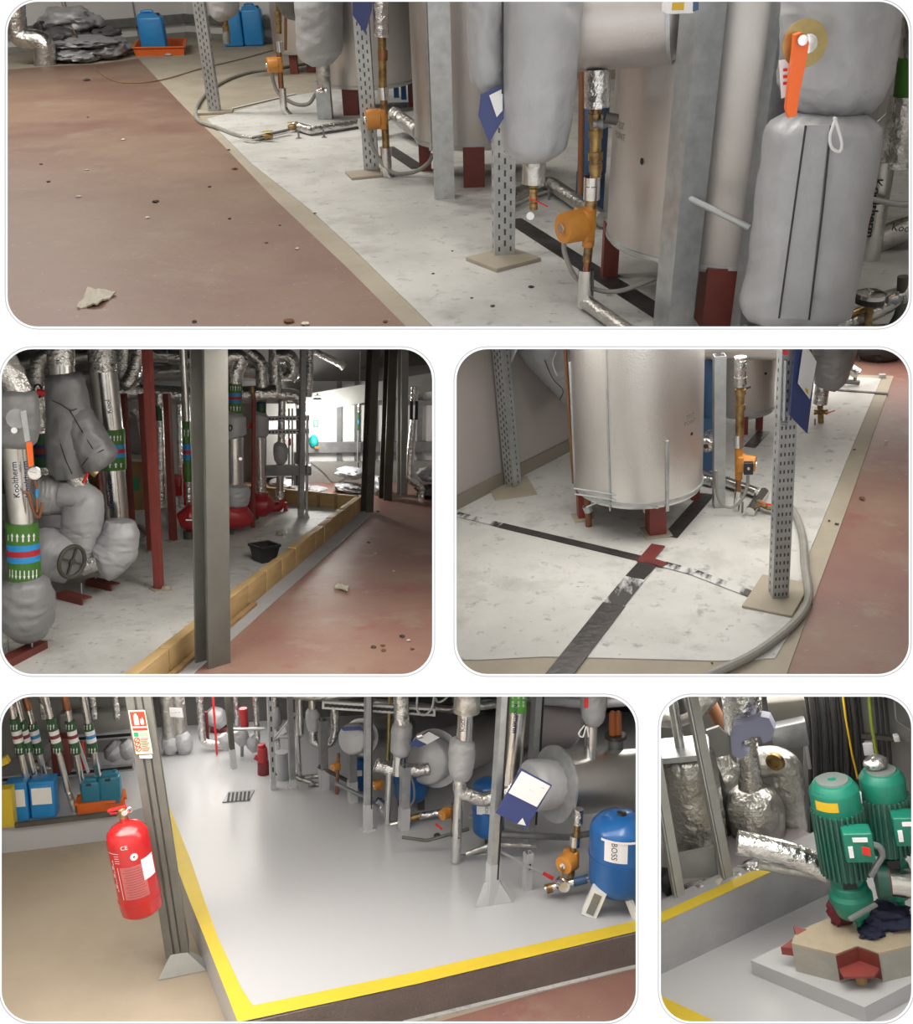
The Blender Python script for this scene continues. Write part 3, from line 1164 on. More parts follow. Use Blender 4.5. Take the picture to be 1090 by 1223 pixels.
def jerrycan(room, px0, px1, yb, yt, label, m='blue_plastic', group=None, zb=0.0, dark=False, dp=0.7):
    cx = (px0 + px1) / 2
    B = room.f(cx, yb, zb)
    s = room.s(B)
    w = (px1 - px0) * s
    top = room.top(B, yt)
    hh = (top - B).length
    T = Thing(room, 'jerrycan', label, 'jerrycan', B, group)
    D = w * dp
    c = B + V((0, D / 2, 0))
    b = T.part('can_body', MB().obox(c + Z * hh * 0.44, V((w / 2, 0, 0)), V((0, D / 2, 0)), Z * hh * 0.44, w * 0.10), m)
    T.part('shoulder', MB().extr([(-w * 0.47, 0), (w * 0.47, 0), (w * 0.30, hh * 0.10), (-w * 0.40, hh * 0.10)], c - V((0, D * 0.44, 0)) + Z * hh * 0.85, c + V((0, D * 0.44, 0)) + Z * hh * 0.85, V((1, 0, 0)), Z), m, b)
    T.part('handle', MB().tube(fillet([c + V((-w * 0.3, 0, 0)) + Z * hh * 0.92, c + V((-w * 0.3, 0, 0)) + Z * hh * 1.0, c + V((w * 0.12, 0, 0)) + Z * hh * 1.0, c + V((w * 0.12, 0, 0)) + Z * hh * 0.92], w * 0.1), w * 0.06, 8), m, b)
    T.part('screw_cap', MB().lathe(c + V((w * 0.32, -D * 0.2, 0)) + Z * hh * 0.90, Z, [(0, w * 0.1), (hh * 0.06, w * 0.1), (hh * 0.061, 0)], 14), 'black_plastic', b)
    T.part('side_rib', MB().obox(c + V((0, -D / 2 - 0.001, 0)) + Z * hh * 0.42, V((w * 0.36, 0, 0)), V((0, 0.003, 0)), Z * hh * 0.30, 0.002), m, b)
    return T
jerrycan(r, 169, 199, 62, 14, 'blue plastic jerrycan standing in the orange tray', zb=0.012, dp=0.5)
jerrycan(r, 268, 291, 56, 8, 'blue jerrycan behind the perforated post, tucked under the small valve')
jerrycan(r, 292, 315, 55, 5, 'taller blue jerrycan by the back wall next to another blue jerrycan')
debris(r, 201, 66, 9, 'rag', 'small screwed-up rag dropped in front of the orange tray', 3)
debris(r, 211, 63, 9, 'pale_debris', 'pale lump of paper beside the orange tray', 4, h=0.8)

# brown cable along the floor
T = Thing(r, 'floor_cable', 'thin brown cable running down the wall and curving over the red floor', 'cable', r.f(120, 92))
P = [r.p(66, -20, r.d(80, 60)), r.p(80, 20, r.d(90, 66)), r.p(90, 40, r.d(100, 74))] + [r.f(x, y, 0.008) for x, y in ((104, 62), (116, 84), (135, 96), (160, 99), (195, 95), (240, 82), (290, 70), (335, 58), (380, 52))]
T.part('cable_run', MB().tube(spline(P), 0.005, 6), 'cord_brown')

# perforated posts
post(r, 'perforated galvanised post standing near the blue jerrycans, hose looped round its foot', (257, 135), -125, 13, plate=(42, 0.16, 0.15), group=None, pz=0.018)
post(r, 'perforated galvanised post beside the corroded pipe with the second orange pump', (444, 205), -125, 17, plate=(48, 0.17, 0.3, -4, 5), pz=0.018)
post(r, 'perforated galvanised post under the large hanging jacket, on a beige base plate', (601, 307), -125, 24, plate=(66, 0.20, 0.62, 0, 6), pz=0.02, yaw=0.1)
# plain channel posts
post(r, 'slim grey channel post planted in the white floor below the first hanging jacket', (389, 142), 96, 17, holes=False, name='short_post')
post(r, 'plain galvanised channel post in front of the middle tank', (531, 236), -125, 24, holes=False, plate=None)
post(r, 'wide galvanised channel post in front of the largest tank', (802, 398), -125, 33, holes=False, yaw=0.35)
post(r, 'narrow galvanised channel post beside the jacketed valve with the orange lever', (884, 406), -125, 20, holes=False, yaw=0.25)
T = Thing(r, 'conduit_rail', 'grey conduit bridging the two galvanised posts before the largest tank', 'rail', r.f(815, 395))
dp4 = r.d(802, 398)
pipe(T, 'rail_tube', [(816, 233, dp4 - 0.03), (895, 272, dp4 - 0.12)], 8, dp4, 'conduit')
pipe(T, 'end_fitting', [(814, 231, dp4 - 0.03), (822, 236, dp4 - 0.03)], 12, dp4, 'galv')


# tanks
def tank(room, label, cx, half, leg, leg_top, ytop, m='tank_silver', legs=((0, 0),), name='hot_water_tank', group=None, leg_w=18, seams=True, ld=0.8, lm='red_oxide', dome=0.12, cat='tank'):
    """upright cylinder; leg = front leg foot pixel, half = half width in pixels"""
    Lf = room.f(*leg)
    zb = room.top(Lf, leg_top).z
    s = room.s(Lf)
    Rr = half * s
    for _ in range(6):
        cy = Lf.y + Rr * ld
        C = room.p(cx, leg_top, cy)
        Rr = half * room.s(C)
    C = V((C.x, cy, 0))
    top = room.top(C, ytop).z + 0.3
    T = Thing(room, name, label, cat, C, group)
    b = T.part('tank_shell', MB().lathe(C, Z, [(zb + 0.01, 0), (zb + 0.005, Rr * 0.9), (zb + 0.012, Rr * 0.985), (zb + 0.03, Rr), (top, Rr), (top + 0.1, Rr * 0.6)], 72), m, sharp=50)
    T.part('bottom_rim', MB().ring(C + Z * (zb + 0.03), Z, Rr + 0.004, Rr - 0.01, 0.012, 72), 'galv', b)
    return T, C, Rr, zb, top, b


def leg_box(T, base, ztop, w, m='red_oxide', plate=None, yaw=0.0):
    room = T.room
    B = room.f(*base)
    s = room.s(B)
    c, sn = math.cos(yaw), math.sin(yaw)
    h = w * s / 2
    t = h * 0.12
    mb = MB()
    # angle section with web
    prof = [(-h, -h), (h, -h), (h, h), (h - 2 * t, h), (h - 2 * t, -h + 2 * t), (-h + 2 * t, -h + 2 * t), (-h + 2 * t, h), (-h, h)]
    mb.extr(prof, B, B + Z * ztop, V((c, sn, 0)), V((-sn, c, 0)))
    o = T.part('leg', mb, m)
    if plate:
        T.part('foot_plate', MB().obox(B + Z * 0.006, V((c, sn, 0)) * h * plate, V((-sn, c, 0)) * h * plate, Z * 0.006, 0.002), 'beige_concrete', o)
    return o


T, C, Rr, zb, tp, b = tank(r, 'largest embossed silver tank marked TEST POINT, on red oxide legs', 862, 139, (853, 388), 326, -125, 'tank_pink', ld=0.85)
leg_box(T, (853, 388), zb + 0.03, 40)
leg_box(T, (727, 331), zb + 0.03, 18)
big_tank = (C, Rr, zb)
an = math.radians(-88)
for a, z0, z1 in ((-84, zb, zb + 0.30),):   # upright seam strips
    a = math.radians(a)
    q = C + V((math.cos(a), math.sin(a), 0)) * (Rr + 0.002)
    tn = V((-math.sin(a), math.cos(a), 0))
    T.part('seam_strip', MB().obox(q + Z * (z0 + z1) / 2, tn * 0.009, V((math.cos(a), math.sin(a), 0)) * 0.003, Z * (z1 - z0) / 2, 0.002), 'galv', b)
wr = (C, Z, Rr)
lettering(T, 'TEST', (744, 160), C.y - Rr * 0.55, 8, 'ink_grey', wrapc=wr, parent=b)
lettering(T, 'POINT', (744, 173), C.y - Rr * 0.55, 8, 'ink_grey', wrapc=wr, parent=b)
T.part('test_hole', MB().wrap([[(0.008 * math.cos(t) - Rr * 1.02, 0.011 * math.sin(t) + r.top(C - V((Rr * 0.85, Rr * 0.5, 0)), 192).z) for t in [k * math.pi / 6 for k in range(12)]]], C, Z, Rr, 0.0015), 'ink_black', b)

T, C2, Rr2, zb2, tp, b = tank(r, 'embossed silver tank behind the middle channel post and the navy sign', 566, 70, (564, 222), 181, -125, 'tank_pink', ld=0.85)
leg_box(T, (566, 222), zb2 + 0.03, 25)
leg_box(T, (508, 204), zb2 + 0.03, 14)
T.part('seam_strip', MB().obox(C2 + V((-Rr2 * 0.72, -Rr2 * 0.70, 0)) + Z * (zb2 + 0.5), V((0.007, -0.007, 0)), V((-0.002, -0.002, 0)), Z * 0.5, 0.001), 'galv', b)
T, C1, Rr1, zb1, tp, b = tank(r, 'silver tank furthest down the row, half hidden by the perforated post', 441, 52, (420, 137), 107, -125, 'tank_pink', ld=0.6)
leg_box(T, (420, 137), zb1 + 0.03, 18)
leg_box(T, (492, 128), zb1 + 0.03, 8)
T, C0, Rr0, zb0, tp, b = tank(r, 'silver tank against the back wall behind the first orange pump', 362, 34, (352, 88), 66, -125, 'tank_pink', ld=0.6)
leg_box(T, (352, 88), zb0 + 0.03, 9)
leg_box(T, (372, 86), zb0 + 0.03, 9)


def vessel(room, cx, half, yb, yt, d, label, m='blue_dull', name='expansion_vessel', group=None):
    a = room.p(cx, yb, d)
    B = V((a.x, a.y, 0))
    rr = half * room.s(a)
    zt = room.top(B, yt).z
    zb = max(a.z, 0.05)
    T = Thing(room, name, label, 'vessel', B, group)
    k = rr * 0.35
    b = T.part('vessel_shell', MB().lathe(B, Z, [(zb, 0), (zb + k * 0.15, rr * 0.6), (zb + k * 0.5, rr * 0.88), (zb + k, rr), (zt - k, rr), (zt - k * 0.5, rr * 0.88), (zt - k * 0.12, rr * 0.55), (zt, 0)], 40), m, sharp=60)
    for q in range(3):
        an = math.radians(-90 + 120 * q)
        e = B + V((math.cos(an), math.sin(an), 0)) * rr * 0.8
        T.part('leg', MB().beam(e + Z * 0, e + Z * (zb + k), 0.04, 0.012), m)
    return T, b
vessel(r, 706, 17, 212, 112, r.d(706, 255), 'dark blue vessel glimpsed between the corroded pipe and the largest tank')
vessel(r, 482, 14, 100, 8, r.d(482, 118), 'tall blue vessel wedged between the two smaller silver tanks', 'blue_vessel')

# tape strips on the white floor
def floor_strip(room, pts, wm, m, label, name='floor_tape', z=0.0055, group=None):
    Pn = [room.f(x, y, z) for x, y in pts]
    t = (Pn[-1] - Pn[0]).normalized()
    n = t.cross(Z).normalized() * wm / 2
    mb = MB().prism([Pn[0] - n, Pn[-1] - n, Pn[-1] + n, Pn[0] + n], Z * 0.002)
    return single(room, name, mb, m, label, 'tape', Pn[0], group)
floor_strip(r, [(612, 262), (800, 382)], 0.085, 'black_tape', 'black tape line on the white floor passing under the orange pump to the tank')
floor_strip(r, [(462, 176), (500, 201)], 0.085, 'black_tape', 'short black tape line on the white floor beside the corroded riser')
floor_strip(r, [(262, 133), (352, 112)], 0.035, 'white_screed', 'white painted line closing the far end of the white floor', 'painted_line')

# ---- room 1: pipework, jackets
# first riser with pump (far)
db = r.d(338, 137)
T = Thing(r, 'pump_riser', 'corroded riser with the smallest orange pump, in front of the blue jerrycans', 'pipe', r.f(338, 137))
pipe(T, 'brass_pipe', [(330, -125), (333, 40)], 7, db, 'brass')
pipe(T, 'brass_fitting', [(332, 14), (332, 26)], 9, db, 'brass')
pipe(T, 'union', [(333, 50), (334, 62)], 9, db, 'chrome')
pipe(T, 'brass_pipe', [(333, 62), (336, 108)], 6.5, db, 'copper')
pump(T, (330, 77), 24, db, -1, yaw=0.35)
pipe(T, 'foil_riser', [(337, 105), (339, 131), (345, 138), (354, 150)], 9, db, 'foil_smooth', fil=2)
pipe(T, 'side_pipe', [(341, 20), (341, 60)], 3.5, db + 0.02, 'copper_brown')
cord(T, 'pump_cable', [(325, 82), (326, 96), (333, 112), (352, 124), (368, 124), (377, 112)], 4.5, db, 'hose_grey')

# small jacket with valve
dj = r.d(262, 95)
T = Thing(r, 'jacketed_valve', 'small grey jacket with a bare drain valve hanging beside the blue jerrycans', 'valve', r.p(268, 50, dj))
jacket(T, [(267, -30), (267, 5), (266, 18), (268, 25)], [36, 36, 28, 12], dj, seed=4)
pipe(T, 'drain_pipe', [(268, 24), (271, 40)], 8, dj, 'brass')
pipe(T, 'valve_body', [(270, 38), (271, 52)], 9, dj, 'galv_dark')

# hanging jacket 2
dj = r.d(386, 140) - 0.2
T = Thing(r, 'hanging_jacket', 'first long grey jacket hanging over its foil neck, in front of the far tanks', 'jacket', r.p(386, 100, dj))
jacket(T, [(380, -60), (380, -5), (381, 40), (382, 66), (384, 78)], [56, 57, 55, 50, 22], dj, seed=7, wr=0.03)
jacket(T, [(350, -60), (345, -8), (349, 10), (360, 22)], [36, 34, 28, 10], dj + 0.1, 'jacket_dark', name='side_jacket', seed=9)
pipe(T, 'foil_neck', [(385, 76), (387, 102)], 17, dj, 'foil_dull')
valve(T, (384, 108), 7, dj - 0.05, 'chrome', [(380, 104), (388, 110)])

# floor pipe run with hose and yellow valves
T = Thing(r, 'foil_floor_pipe', 'foil-wrapped pipe lying on small feet, joining hose and the second orange pump', 'pipe', r.f(395, 155))
P = [r.f(366, 158, 0.035), r.f(432, 148, 0.035)]
T.part('foil_pipe', MB().tube([r.f(352, 150, 0.035), r.f(372, 156, 0.035), r.f(398, 152, 0.035), r.f(434, 146, 0.035)], 0.028, 14), 'foil')
for x, y in ((357, 166), (387, 165)):
    q = r.f(x, y)
    T.part('support_foot', MB().tube([q, q + Z * 0.05], 0.006, 8).obox(q + Z * 0.004, V((0.015, 0, 0)), V((0, 0.015, 0)), Z * 0.004), 'galv_dark')
T.part('drain_branch', MB().tube([r.f(345, 156, 0.03), r.f(300, 166, 0.03), r.f(290, 164, 0.03)], 0.014, 10), 'foil_smooth')
for x, y in ((320, 163), (349, 152)):
    q = r.f(x, y, 0.035)
    k = T.part('valve_body', MB().lathe(q - V((0.03, 0, 0)), V((1, 0.2, 0)), [(0, 0.012), (0.02, 0.02), (0.045, 0.02), (0.06, 0.012)], 10), 'brass')
    T.part('valve_lever', MB().beam(q + Z * 0.03 - V((0.03, 0, 0)), q + Z * 0.034 + V((0.035, 0, 0)), 0.014, 0.005), 'cable_yellow', k)
T = Thing(r, 'drain_hose', 'pale flexible hose looping round the foot of the perforated post onto the white floor', 'hose', r.f(235, 138))
P = [r.f(x, y, 0.014) for x, y in ((400, 72), (365, 76), (330, 82), (300, 86), (272, 95), (248, 110), (236, 126), (234, 138), (240, 146), (258, 152), (282, 161), (305, 166), (320, 163))]
T.part('hose_tube', MB().tube(spline(P), 0.014, 8), 'hose_grey')

# second riser with pump
db = r.d(460, 212)
T = Thing(r, 'pump_riser', 'corroded riser with an orange pump beside the perforated post of the second row', 'pipe', r.f(460, 212))
pipe(T, 'foil_sleeve', [(453, -125), (455, 44)], 20, db, 'foil')
pipe(T, 'brass_pipe', [(456, 42), (457, 106)], 10, db, 'brass')
pipe(T, 'copper_pipe', [(457, 60), (457, 72)], 12, db, 'copper')
pipe(T, 'union', [(457, 104), (458, 119)], 13, db, 'chrome')
pipe(T, 'brass_pipe', [(458, 118), (461, 180)], 9, db, 'brass')
pump(T, (452, 142), 32, db, -1, yaw=0.2)
pipe(T, 'white_sleeve', [(460, 176), (461, 206), (466, 214), (524, 251), (548, 246), (592, 236)], 14, db, 'foil_smooth', fil=1.6)
pipe(T, 'drain_branch', [(520, 250), (498, 247), (484, 243)], 7, db - 0.06, 'brass')
pipe(T, 'support_foot', [(489, 250), (489, 264)], 2.5, db - 0.06, 'galv_dark')
cord(T, 'pump_cable', [(440, 150), (446, 178), (466, 205), (492, 206), (510, 196), (517, 184)], 5, db - 0.02, 'hose_grey')
valve(T, (486, 245), 7, db - 0.08, 'brass', [(482, 240), (493, 243)], 'cable_yellow')

# foil pipe behind second riser
T = Thing(r, 'foil_branch_pipe', 'wrinkled foil pipe sloping between the far tank leg and the middle tank', 'pipe', r.f(485, 165))
T.part('foil_pipe', MB().tube([r.f(432, 150, 0.09), r.f(455, 140, 0.12), r.f(470, 136, 0.12), r.f(500, 158, 0.08)], 0.045, 16), 'foil_dull')
q = r.f(497, 168)
T.part('support_foot', MB().tube([q, q + Z * 0.08], 0.006, 8), 'galv_dark')

# navy sign board with a white sheet hung by the middle tank
ds = big_tank[0].y - big_tank[1] * 0.95 + 0.02
T = Thing(r, 'sign_board', 'navy board with a white sheet hanging between the middle tank and hanging jacket', 'sign', r.p(583, 170, ds))
plate(T, 'board', [(574, 113), (602, 100), (602, 140), (584, 171), (571, 138)], ds, 'navy', 0.006)
plate(T, 'paper_sheet', [(584, 114), (600, 106), (600, 132), (593, 140)], ds - 0.006, 'white_paper', 0.002)
T = Thing(r, 'sign_board', 'dark navy board edge hanging above the perforated post beside the corroded riser', 'sign', r.p(436, 40, r.d(436, 212)))
plate(T, 'board', [(421, -20), (446, -20), (444, 12), (436, 40), (421, 18)], r.d(436, 212) - 0.02, 'navy', 0.006)

# large hanging jacket
dj = big_tank[0].y - big_tank[1] * 0.95 + 0.05
T = Thing(r, 'hanging_jacket', 'largest hanging grey jacket, bottom cinched above the red drain lever', 'jacket', r.p(640, 192, dj))
jacket(T, [(648, -70), (647, 0), (644, 80), (640, 150), (638, 178), (638, 192)], [92, 94, 90, 80, 70, 34], dj, seed=12, wr=0.03, amp=0.04, n=48, mm=40)
jacket(T, [(590, -60), (584, -6), (580, 40), (584, 88), (596, 113)], [60, 54, 44, 44, 22], dj + 0.04, name='side_jacket', seed=15, wr=0.05)
for x in (604,):
    T.part('seam', MB().tube([r.p(600, y, dj - 0.05) for y in (2, 40, 80, 112)], 0.003, 6), 'seam')
pipe(T, 'foil_neck', [(638, 190), (637, 219)], 28, dj, 'foil_dull')
pipe(T, 'drain_pipe', [(637, 216), (637, 250)], 10, dj, 'brass')
valve(T, (637, 236), 12, dj - 0.02, 'brass', [(632, 236), (654, 247)], ax=(0, 0, 1))
T.part('tag_disc', MB().lathe(r.p(633, 258, dj - 0.03), V((0, -1, 0.2)), [(0, 0.012), (0.002, 0.012), (0.0021, 0)], 20), 'white_paper')

# third riser with pump
db = r.d(699, 372)
T = Thing(r, 'pump_riser', 'corroded riser with the largest orange pump, in front of the tank marked TEST POINT', 'pipe', r.f(699, 372))
pipe(T, 'foil_sleeve', [(713, 82), (713, 128)], 32, db, 'foil')
pipe(T, 'brass_pipe', [(711, 124), (711, 214)], 14, db, 'brass')
for y, w in ((140, 18), (160, 17), (186, 18), (200, 16)):
    pipe(T, 'brass_fitting', [(711, y - 5), (711, y + 5)], w, db, 'brass')
vb = valve(T, (719, 148), 13, db - 0.03, 'galv_dark', None)
pipe(T, 'valve_knob', [(722, 140), (737, 143)], 13, db - 0.04, 'steel_dark')
pipe(T, 'union', [(707, 211), (706, 238)], 20, db, 'foil_smooth')
pipe(T, 'flange_collar', [(706, 238), (705, 248)], 15, db, 'brass')
pipe(T, 'pump_body', [(705, 246), (702, 294)], 15, db, 'orange_pump')
pump(T, (692, 269), 52, db, -1, yaw=0.5)
pipe(T, 'brass_pipe', [(703, 290), (701, 312)], 11, db, 'brass')
pipe(T, 'copper_pipe', [(701, 310), (700, 328)], 8, db, 'copper')
pipe(T, 'white_sleeve', [(700, 322), (699, 366)], 19, db, 'foil_smooth')
q = r.p(699, 358, db)
T.part('elbow', MB().tube(fillet([q, V((q.x, q.y, 0.035)), r.f(752, 398, 0.035)], 0.07), 8.6 * r.s(q), 16), 'foil_dull')
lettering(T, '-- ---', (707, 226), db - 0.05, 5, 'ink_navy', wrapc=(r.p(706.5, 226, db), Z, r.sd(706, 226, db) * 10.2))
cord(T, 'pump_cable', [(673, 285), (675, 305), (688, 332), (712, 346), (742, 347), (790, 330)], 6, db + 0.02, 'hose_grey')
T = Thing(r, 'drop_pipe', 'slim brown copper pipe dropping down beside the largest hanging jacket', 'pipe', r.p(693, 232, db + 0.35))
pipe(T, 'copper_pipe', [(695, 80), (693, 232)], 8, db + 0.35, 'copper_brown')

# foil pipes on the floor behind the third riser
T = Thing(r, 'foil_branch_pipe', 'foil-wrapped pipe passing low behind the red drain lever to the largest tank', 'pipe', r.f(665, 235))
T.part('foil_pipe', MB().tube(fillet([r.f(592, 245, 0.05), r.f(625, 228, 0.06), r.f(655, 217, 0.06), r.f(720, 262, 0.05)], 0.08), 0.033, 16), 'foil_dull')
q = r.f(655, 240)
T.part('support_foot', MB().tube([q, q + Z * 0.06], 0.006, 8), 'galv_dark')
lettering(T, 'kooltherm', (617, 226), r.d(617, 240) - 0.06, 7, 'ink_black', rot=0.25)

# big horizontal clad vessel in front of the largest tank
C, Rr, zb = big_tank
dv = C.y - Rr * 0.95
T = Thing(r, 'clad_header', 'big horizontal silver-clad header crossing before the largest tank', 'vessel', r.p(750, 80, dv))
a, b2 = r.p(655, 22, dv + 0.27), r.p(816, 8, dv + 0.16)
rr = 66 * r.sd(750, 20, dv)
ax = (b2 - a).normalized()
L = (b2 - a).length
h = T.part('cladding', MB().lathe(a, ax, [(0, rr), (L - rr * 0.2, rr), (L - rr * 0.06, rr * 0.93), (L, rr * 0.75), (L + 0.002, 0)], 48), 'tank_pink', sharp=60)
T.part('end_band', MB().ring(a + ax * (L - rr * 0.2), ax, rr + 0.004, rr - 0.01, 0.012, 48), 'galv', h)
T = Thing(r, 'control_box', 'white control box with a yellow warning label above the largest tank', 'box', r.p(810, 14, dv - 0.1))
c = r.p(810, 2, dv - 0.15)
s = r.s(c)
k = T.part('case', MB().obox(c, V((17 * s, 0, 0)), V((0, 0.03, 0)), Z * 12 * s, 0.004), 'white_paper')
T.part('warning_label', MB().obox(c + V((-3 * s, -0.031, 0)) - Z * 4 * s, V((7 * s, 0, 0)), V((0, 0.001, 0)), Z * 4 * s), 'cable_yellow', k)
plate(T, 'side_strip', [(828, -20), (835, -20), (834, 12), (827, 14)], dv - 0.18, 'blue_dull', 0.004)

# jacketed butterfly valve with orange lever
dj = r.d(885, 400) - 0.22
T = Thing(r, 'jacketed_valve', 'grey jacketed butterfly valve with orange lever and brass quadrant plate', 'valve', r.p(985, 390, dj))
up = jacket(T, [(1004, -70), (1003, 0), (1000, 60), (996, 100), (990, 128), (988, 138)], [130, 134, 128, 124, 96, 70], dj + 0.04, seed=21, name='upper_jacket', wr=0.04, amp=0.04, n=56, mm=40)
lo = jacket(T, [(988, 134), (985, 150), (978, 190), (966, 270), (955, 340), (948, 372), (946, 388)], [86, 128, 132, 130, 126, 118, 60], dj, seed=23, name='lower_jacket', wr=0.03, amp=0.03, n=56, mm=44)
s = r.sd(970, 250, dj)
rj = 64 * s
T.part('neck_cord', MB().torus(r.p(988, 136, dj + 0.02), Z, 41 * s, 0.006, 32), 'seam')
T.part('closing_strap', MB().prism([r.p(x, y, dj - rj - 0.012) for x, y in ((962, 150), (990, 150), (965, 382), (930, 380))], V((0, 0.01, 0))), 'jacket', lo)
for pts in (((962, 150), (948, 250), (930, 380)), ((992, 150), (981, 260), (966, 382))):
    T.part('seam', MB().tube(spline([r.p(x, y, dj - rj - 0.014) for x, y in pts]), 0.0028, 6), 'seam', lo)
T.part('draw_cord', MB().tube(spline([r.p(x, y, dj - rj - 0.02) for x, y in ((998, 140), (991, 162), (993, 176), (1002, 181), (1005, 172), (1001, 155), (996, 140))]), 0.004, 8), 'cord_white', lo)
c = r.p(961, 52, dj - rj - 0.03)
q = T.part('quadrant_disc', MB().lathe(c, V((0, 1, -0.1)), [(0, 0), (0.001, 23 * s), (0.006, 23 * s), (0.06, 9 * s)], 36), 'brass_clean', up)
T.part('stem', MB().lathe(c, V((0, -1, 0.1)), [(-0.03, 9 * s), (0.028, 9 * s), (0.03, 0)], 18), 'chrome', q)
lv = [r.p(x, y, dj - rj - 0.075) for x, y in ((949, 42), (957, 39), (964, 42), (966, 52), (962, 75), (955, 110), (951, 138), (942, 141), (939, 130), (944, 90), (948, 60))]
l = T.part('lever', MB().prism(lv, V((0, 0.022, 0))), 'orange_lever', up)
T.part('lever_bolt', MB().lathe(r.p(957, 48, dj - rj - 0.076), V((0, -1, 0.1)), [(0, 5 * s), (0.01, 5 * s), (0.011, 0)], 14), 'chrome', l)
plate(T, 'label_tag', [(930, 72), (945, 70), (946, 112), (933, 118)], dj - rj - 0.03, 'white_paper', 0.002, up)
for y in (82, 90, 98):
    plate(T, 'label_stripe', [(935, y), (940, y - 0.5), (940, y + 3), (935, y + 3.5)], dj - rj - 0.033, 'sign_red', 0.001, up)
pipe(T, 'drain_stub', [(930, 372), (928, 400)], 12, dj, 'foil_dull')

# right-hand end: disc cover, printed pipe, gauge, conduit
de = r.d(1060, 300)
T = Thing(r, 'clad_header', 'silver-clad header with a broad round end plate behind the jacketed valve', 'vessel', r.p(1010, 150, de))
c = r.p(1010, 60, de + 0.05)
s = r.s(c)
k = T.part('end_plate', MB().lathe(c, V((0.25, -1, 0)), [(-0.35, 70 * s), (-0.01, 70 * s), (-0.01, 104 * s), (0.006, 104 * s), (0.008, 0)], 64), 'tank_pink')
T.part('rim', MB().torus(c + V((0.0, -0.005, 0)), V((0.25, -1, 0)), 104 * s, 0.005, 64), 'galv', k)
c = r.p(920, 48, de - 0.02)
T = Thing(r, 'printed_foil_pipe', 'foil pipe printed Kooltherm with a green band, at the end of the room', 'pipe', r.p(1042, 318, de - 0.1))
d2 = de - 0.1
pipe(T, 'green_band', [(1090, 68), (1084, 116)], 34, d2, 'band_green')
pipe(T, 'foil_sleeve', [(1084, 114), (1070, 198)], [40, 44], d2, 'foil')
pipe(T, 'foil_sleeve', [(1100, -60), (1090, 70)], 32, d2, 'foil')
pp = pipe(T, 'printed_sleeve', [(1053, 192), (1034, 318)], 30, d2, 'foil_smooth')
A, B = r.p(1034, 318, d2), r.p(1053, 192, d2)
lettering(T, 'Kooltherm', (1044, 250), d2 - 0.05, 11, 'ink_black', rot=math.pi / 2 + math.pi, wrapc=(A, B - A, 15.3 * r.s(A)), parent=pp)
pipe(T, 'end_cap', [(1035, 312), (1030, 328)], [24, 14], d2, 'foil')
T = Thing(r, 'printed_foil_pipe', 'slanting foil pipe printed Kool low behind the pressure gauge', 'pipe', r.p(1070, 290, de))
pp = pipe(T, 'printed_sleeve', [(1120, 262), (1046, 286), (1010, 320)], 30, de + 0.02, 'foil_dull', fil=1.5)
lettering(T, 'Kool', (1077, 272), de - 0.06, 9, 'ink_black', rot=-0.12, parent=pp)
pipe(T, 'red_label', [(1033, 250), (1028, 282)], 7, d2 - 0.06, 'red_lever')
T = Thing(r, 'conduit_rail', 'grey conduit curving away behind the jacketed valve to the end of the room', 'rail', r.p(1040, 240, d2 - 0.1))
pipe(T, 'rail_tube', [(985, 228), (1030, 236), (1075, 245), (1130, 240)], 7, d2 - 0.1, 'conduit', fil=4)
dg = r.d(1045, 398)
T = Thing(r, 'pressure_gauge', 'chrome-topped black pressure gauge on a brass stem by the jacketed valve', 'gauge', r.f(1040, 398))
c = r.p(1040, 352, dg)
s = r.s(c)
q = T.part('gauge_case', MB().lathe(c - Z * 6 * s, Z, [(-5 * s, 13 * s), (-4 * s, 17 * s), (3 * s, 17 * s), (3.5 * s, 16 * s)], 32), 'black_plastic')
T.part('glass_rim', MB().lathe(c - Z * 3 * s, Z, [(0, 17.5 * s), (5 * s, 17.5 * s), (6 * s, 15 * s), (7.5 * s, 12 * s), (8 * s, 0)], 32), 'chrome', q)
pipe(T, 'stem', [(1038, 362), (1036, 396)], 9, dg, 'brass')
T = Thing(r, 'drain_manifold', 'clutter of dark brass drain pipes on the floor under the pressure gauge', 'pipe', r.f(1010, 396))
for pts, w, m in ((((1000, 392), (1050, 372), (1110, 330)), 16, 'foil_dull'), (((1010, 378), (1075, 352), (1120, 348)), 9, 'brass'), (((985, 385), (1005, 396), (1060, 392)), 10, 'brass'),
                  (((1060, 400), (1075, 375), (1078, 330)), 12, 'steel_dark'), (((1012, 345), (1010, 396)), 8, 'brass')):
    pipe(T, 'drain_pipe', pts, w, dg + 0.05, m, fil=1.5)
valve(T, (1070, 358), 13, dg, 'galv_dark', None)
T = Thing(r, 'foil_floor_pipe', 'foil pipe on the floor between the channel posts and jacketed valve', 'pipe', r.f(915, 398))
T.part('foil_pipe', MB().tube([r.f(890, 398, 0.04), r.f(985, 380, 0.04), r.f(1100, 345, 0.04)], 0.03, 14), 'foil_dull')

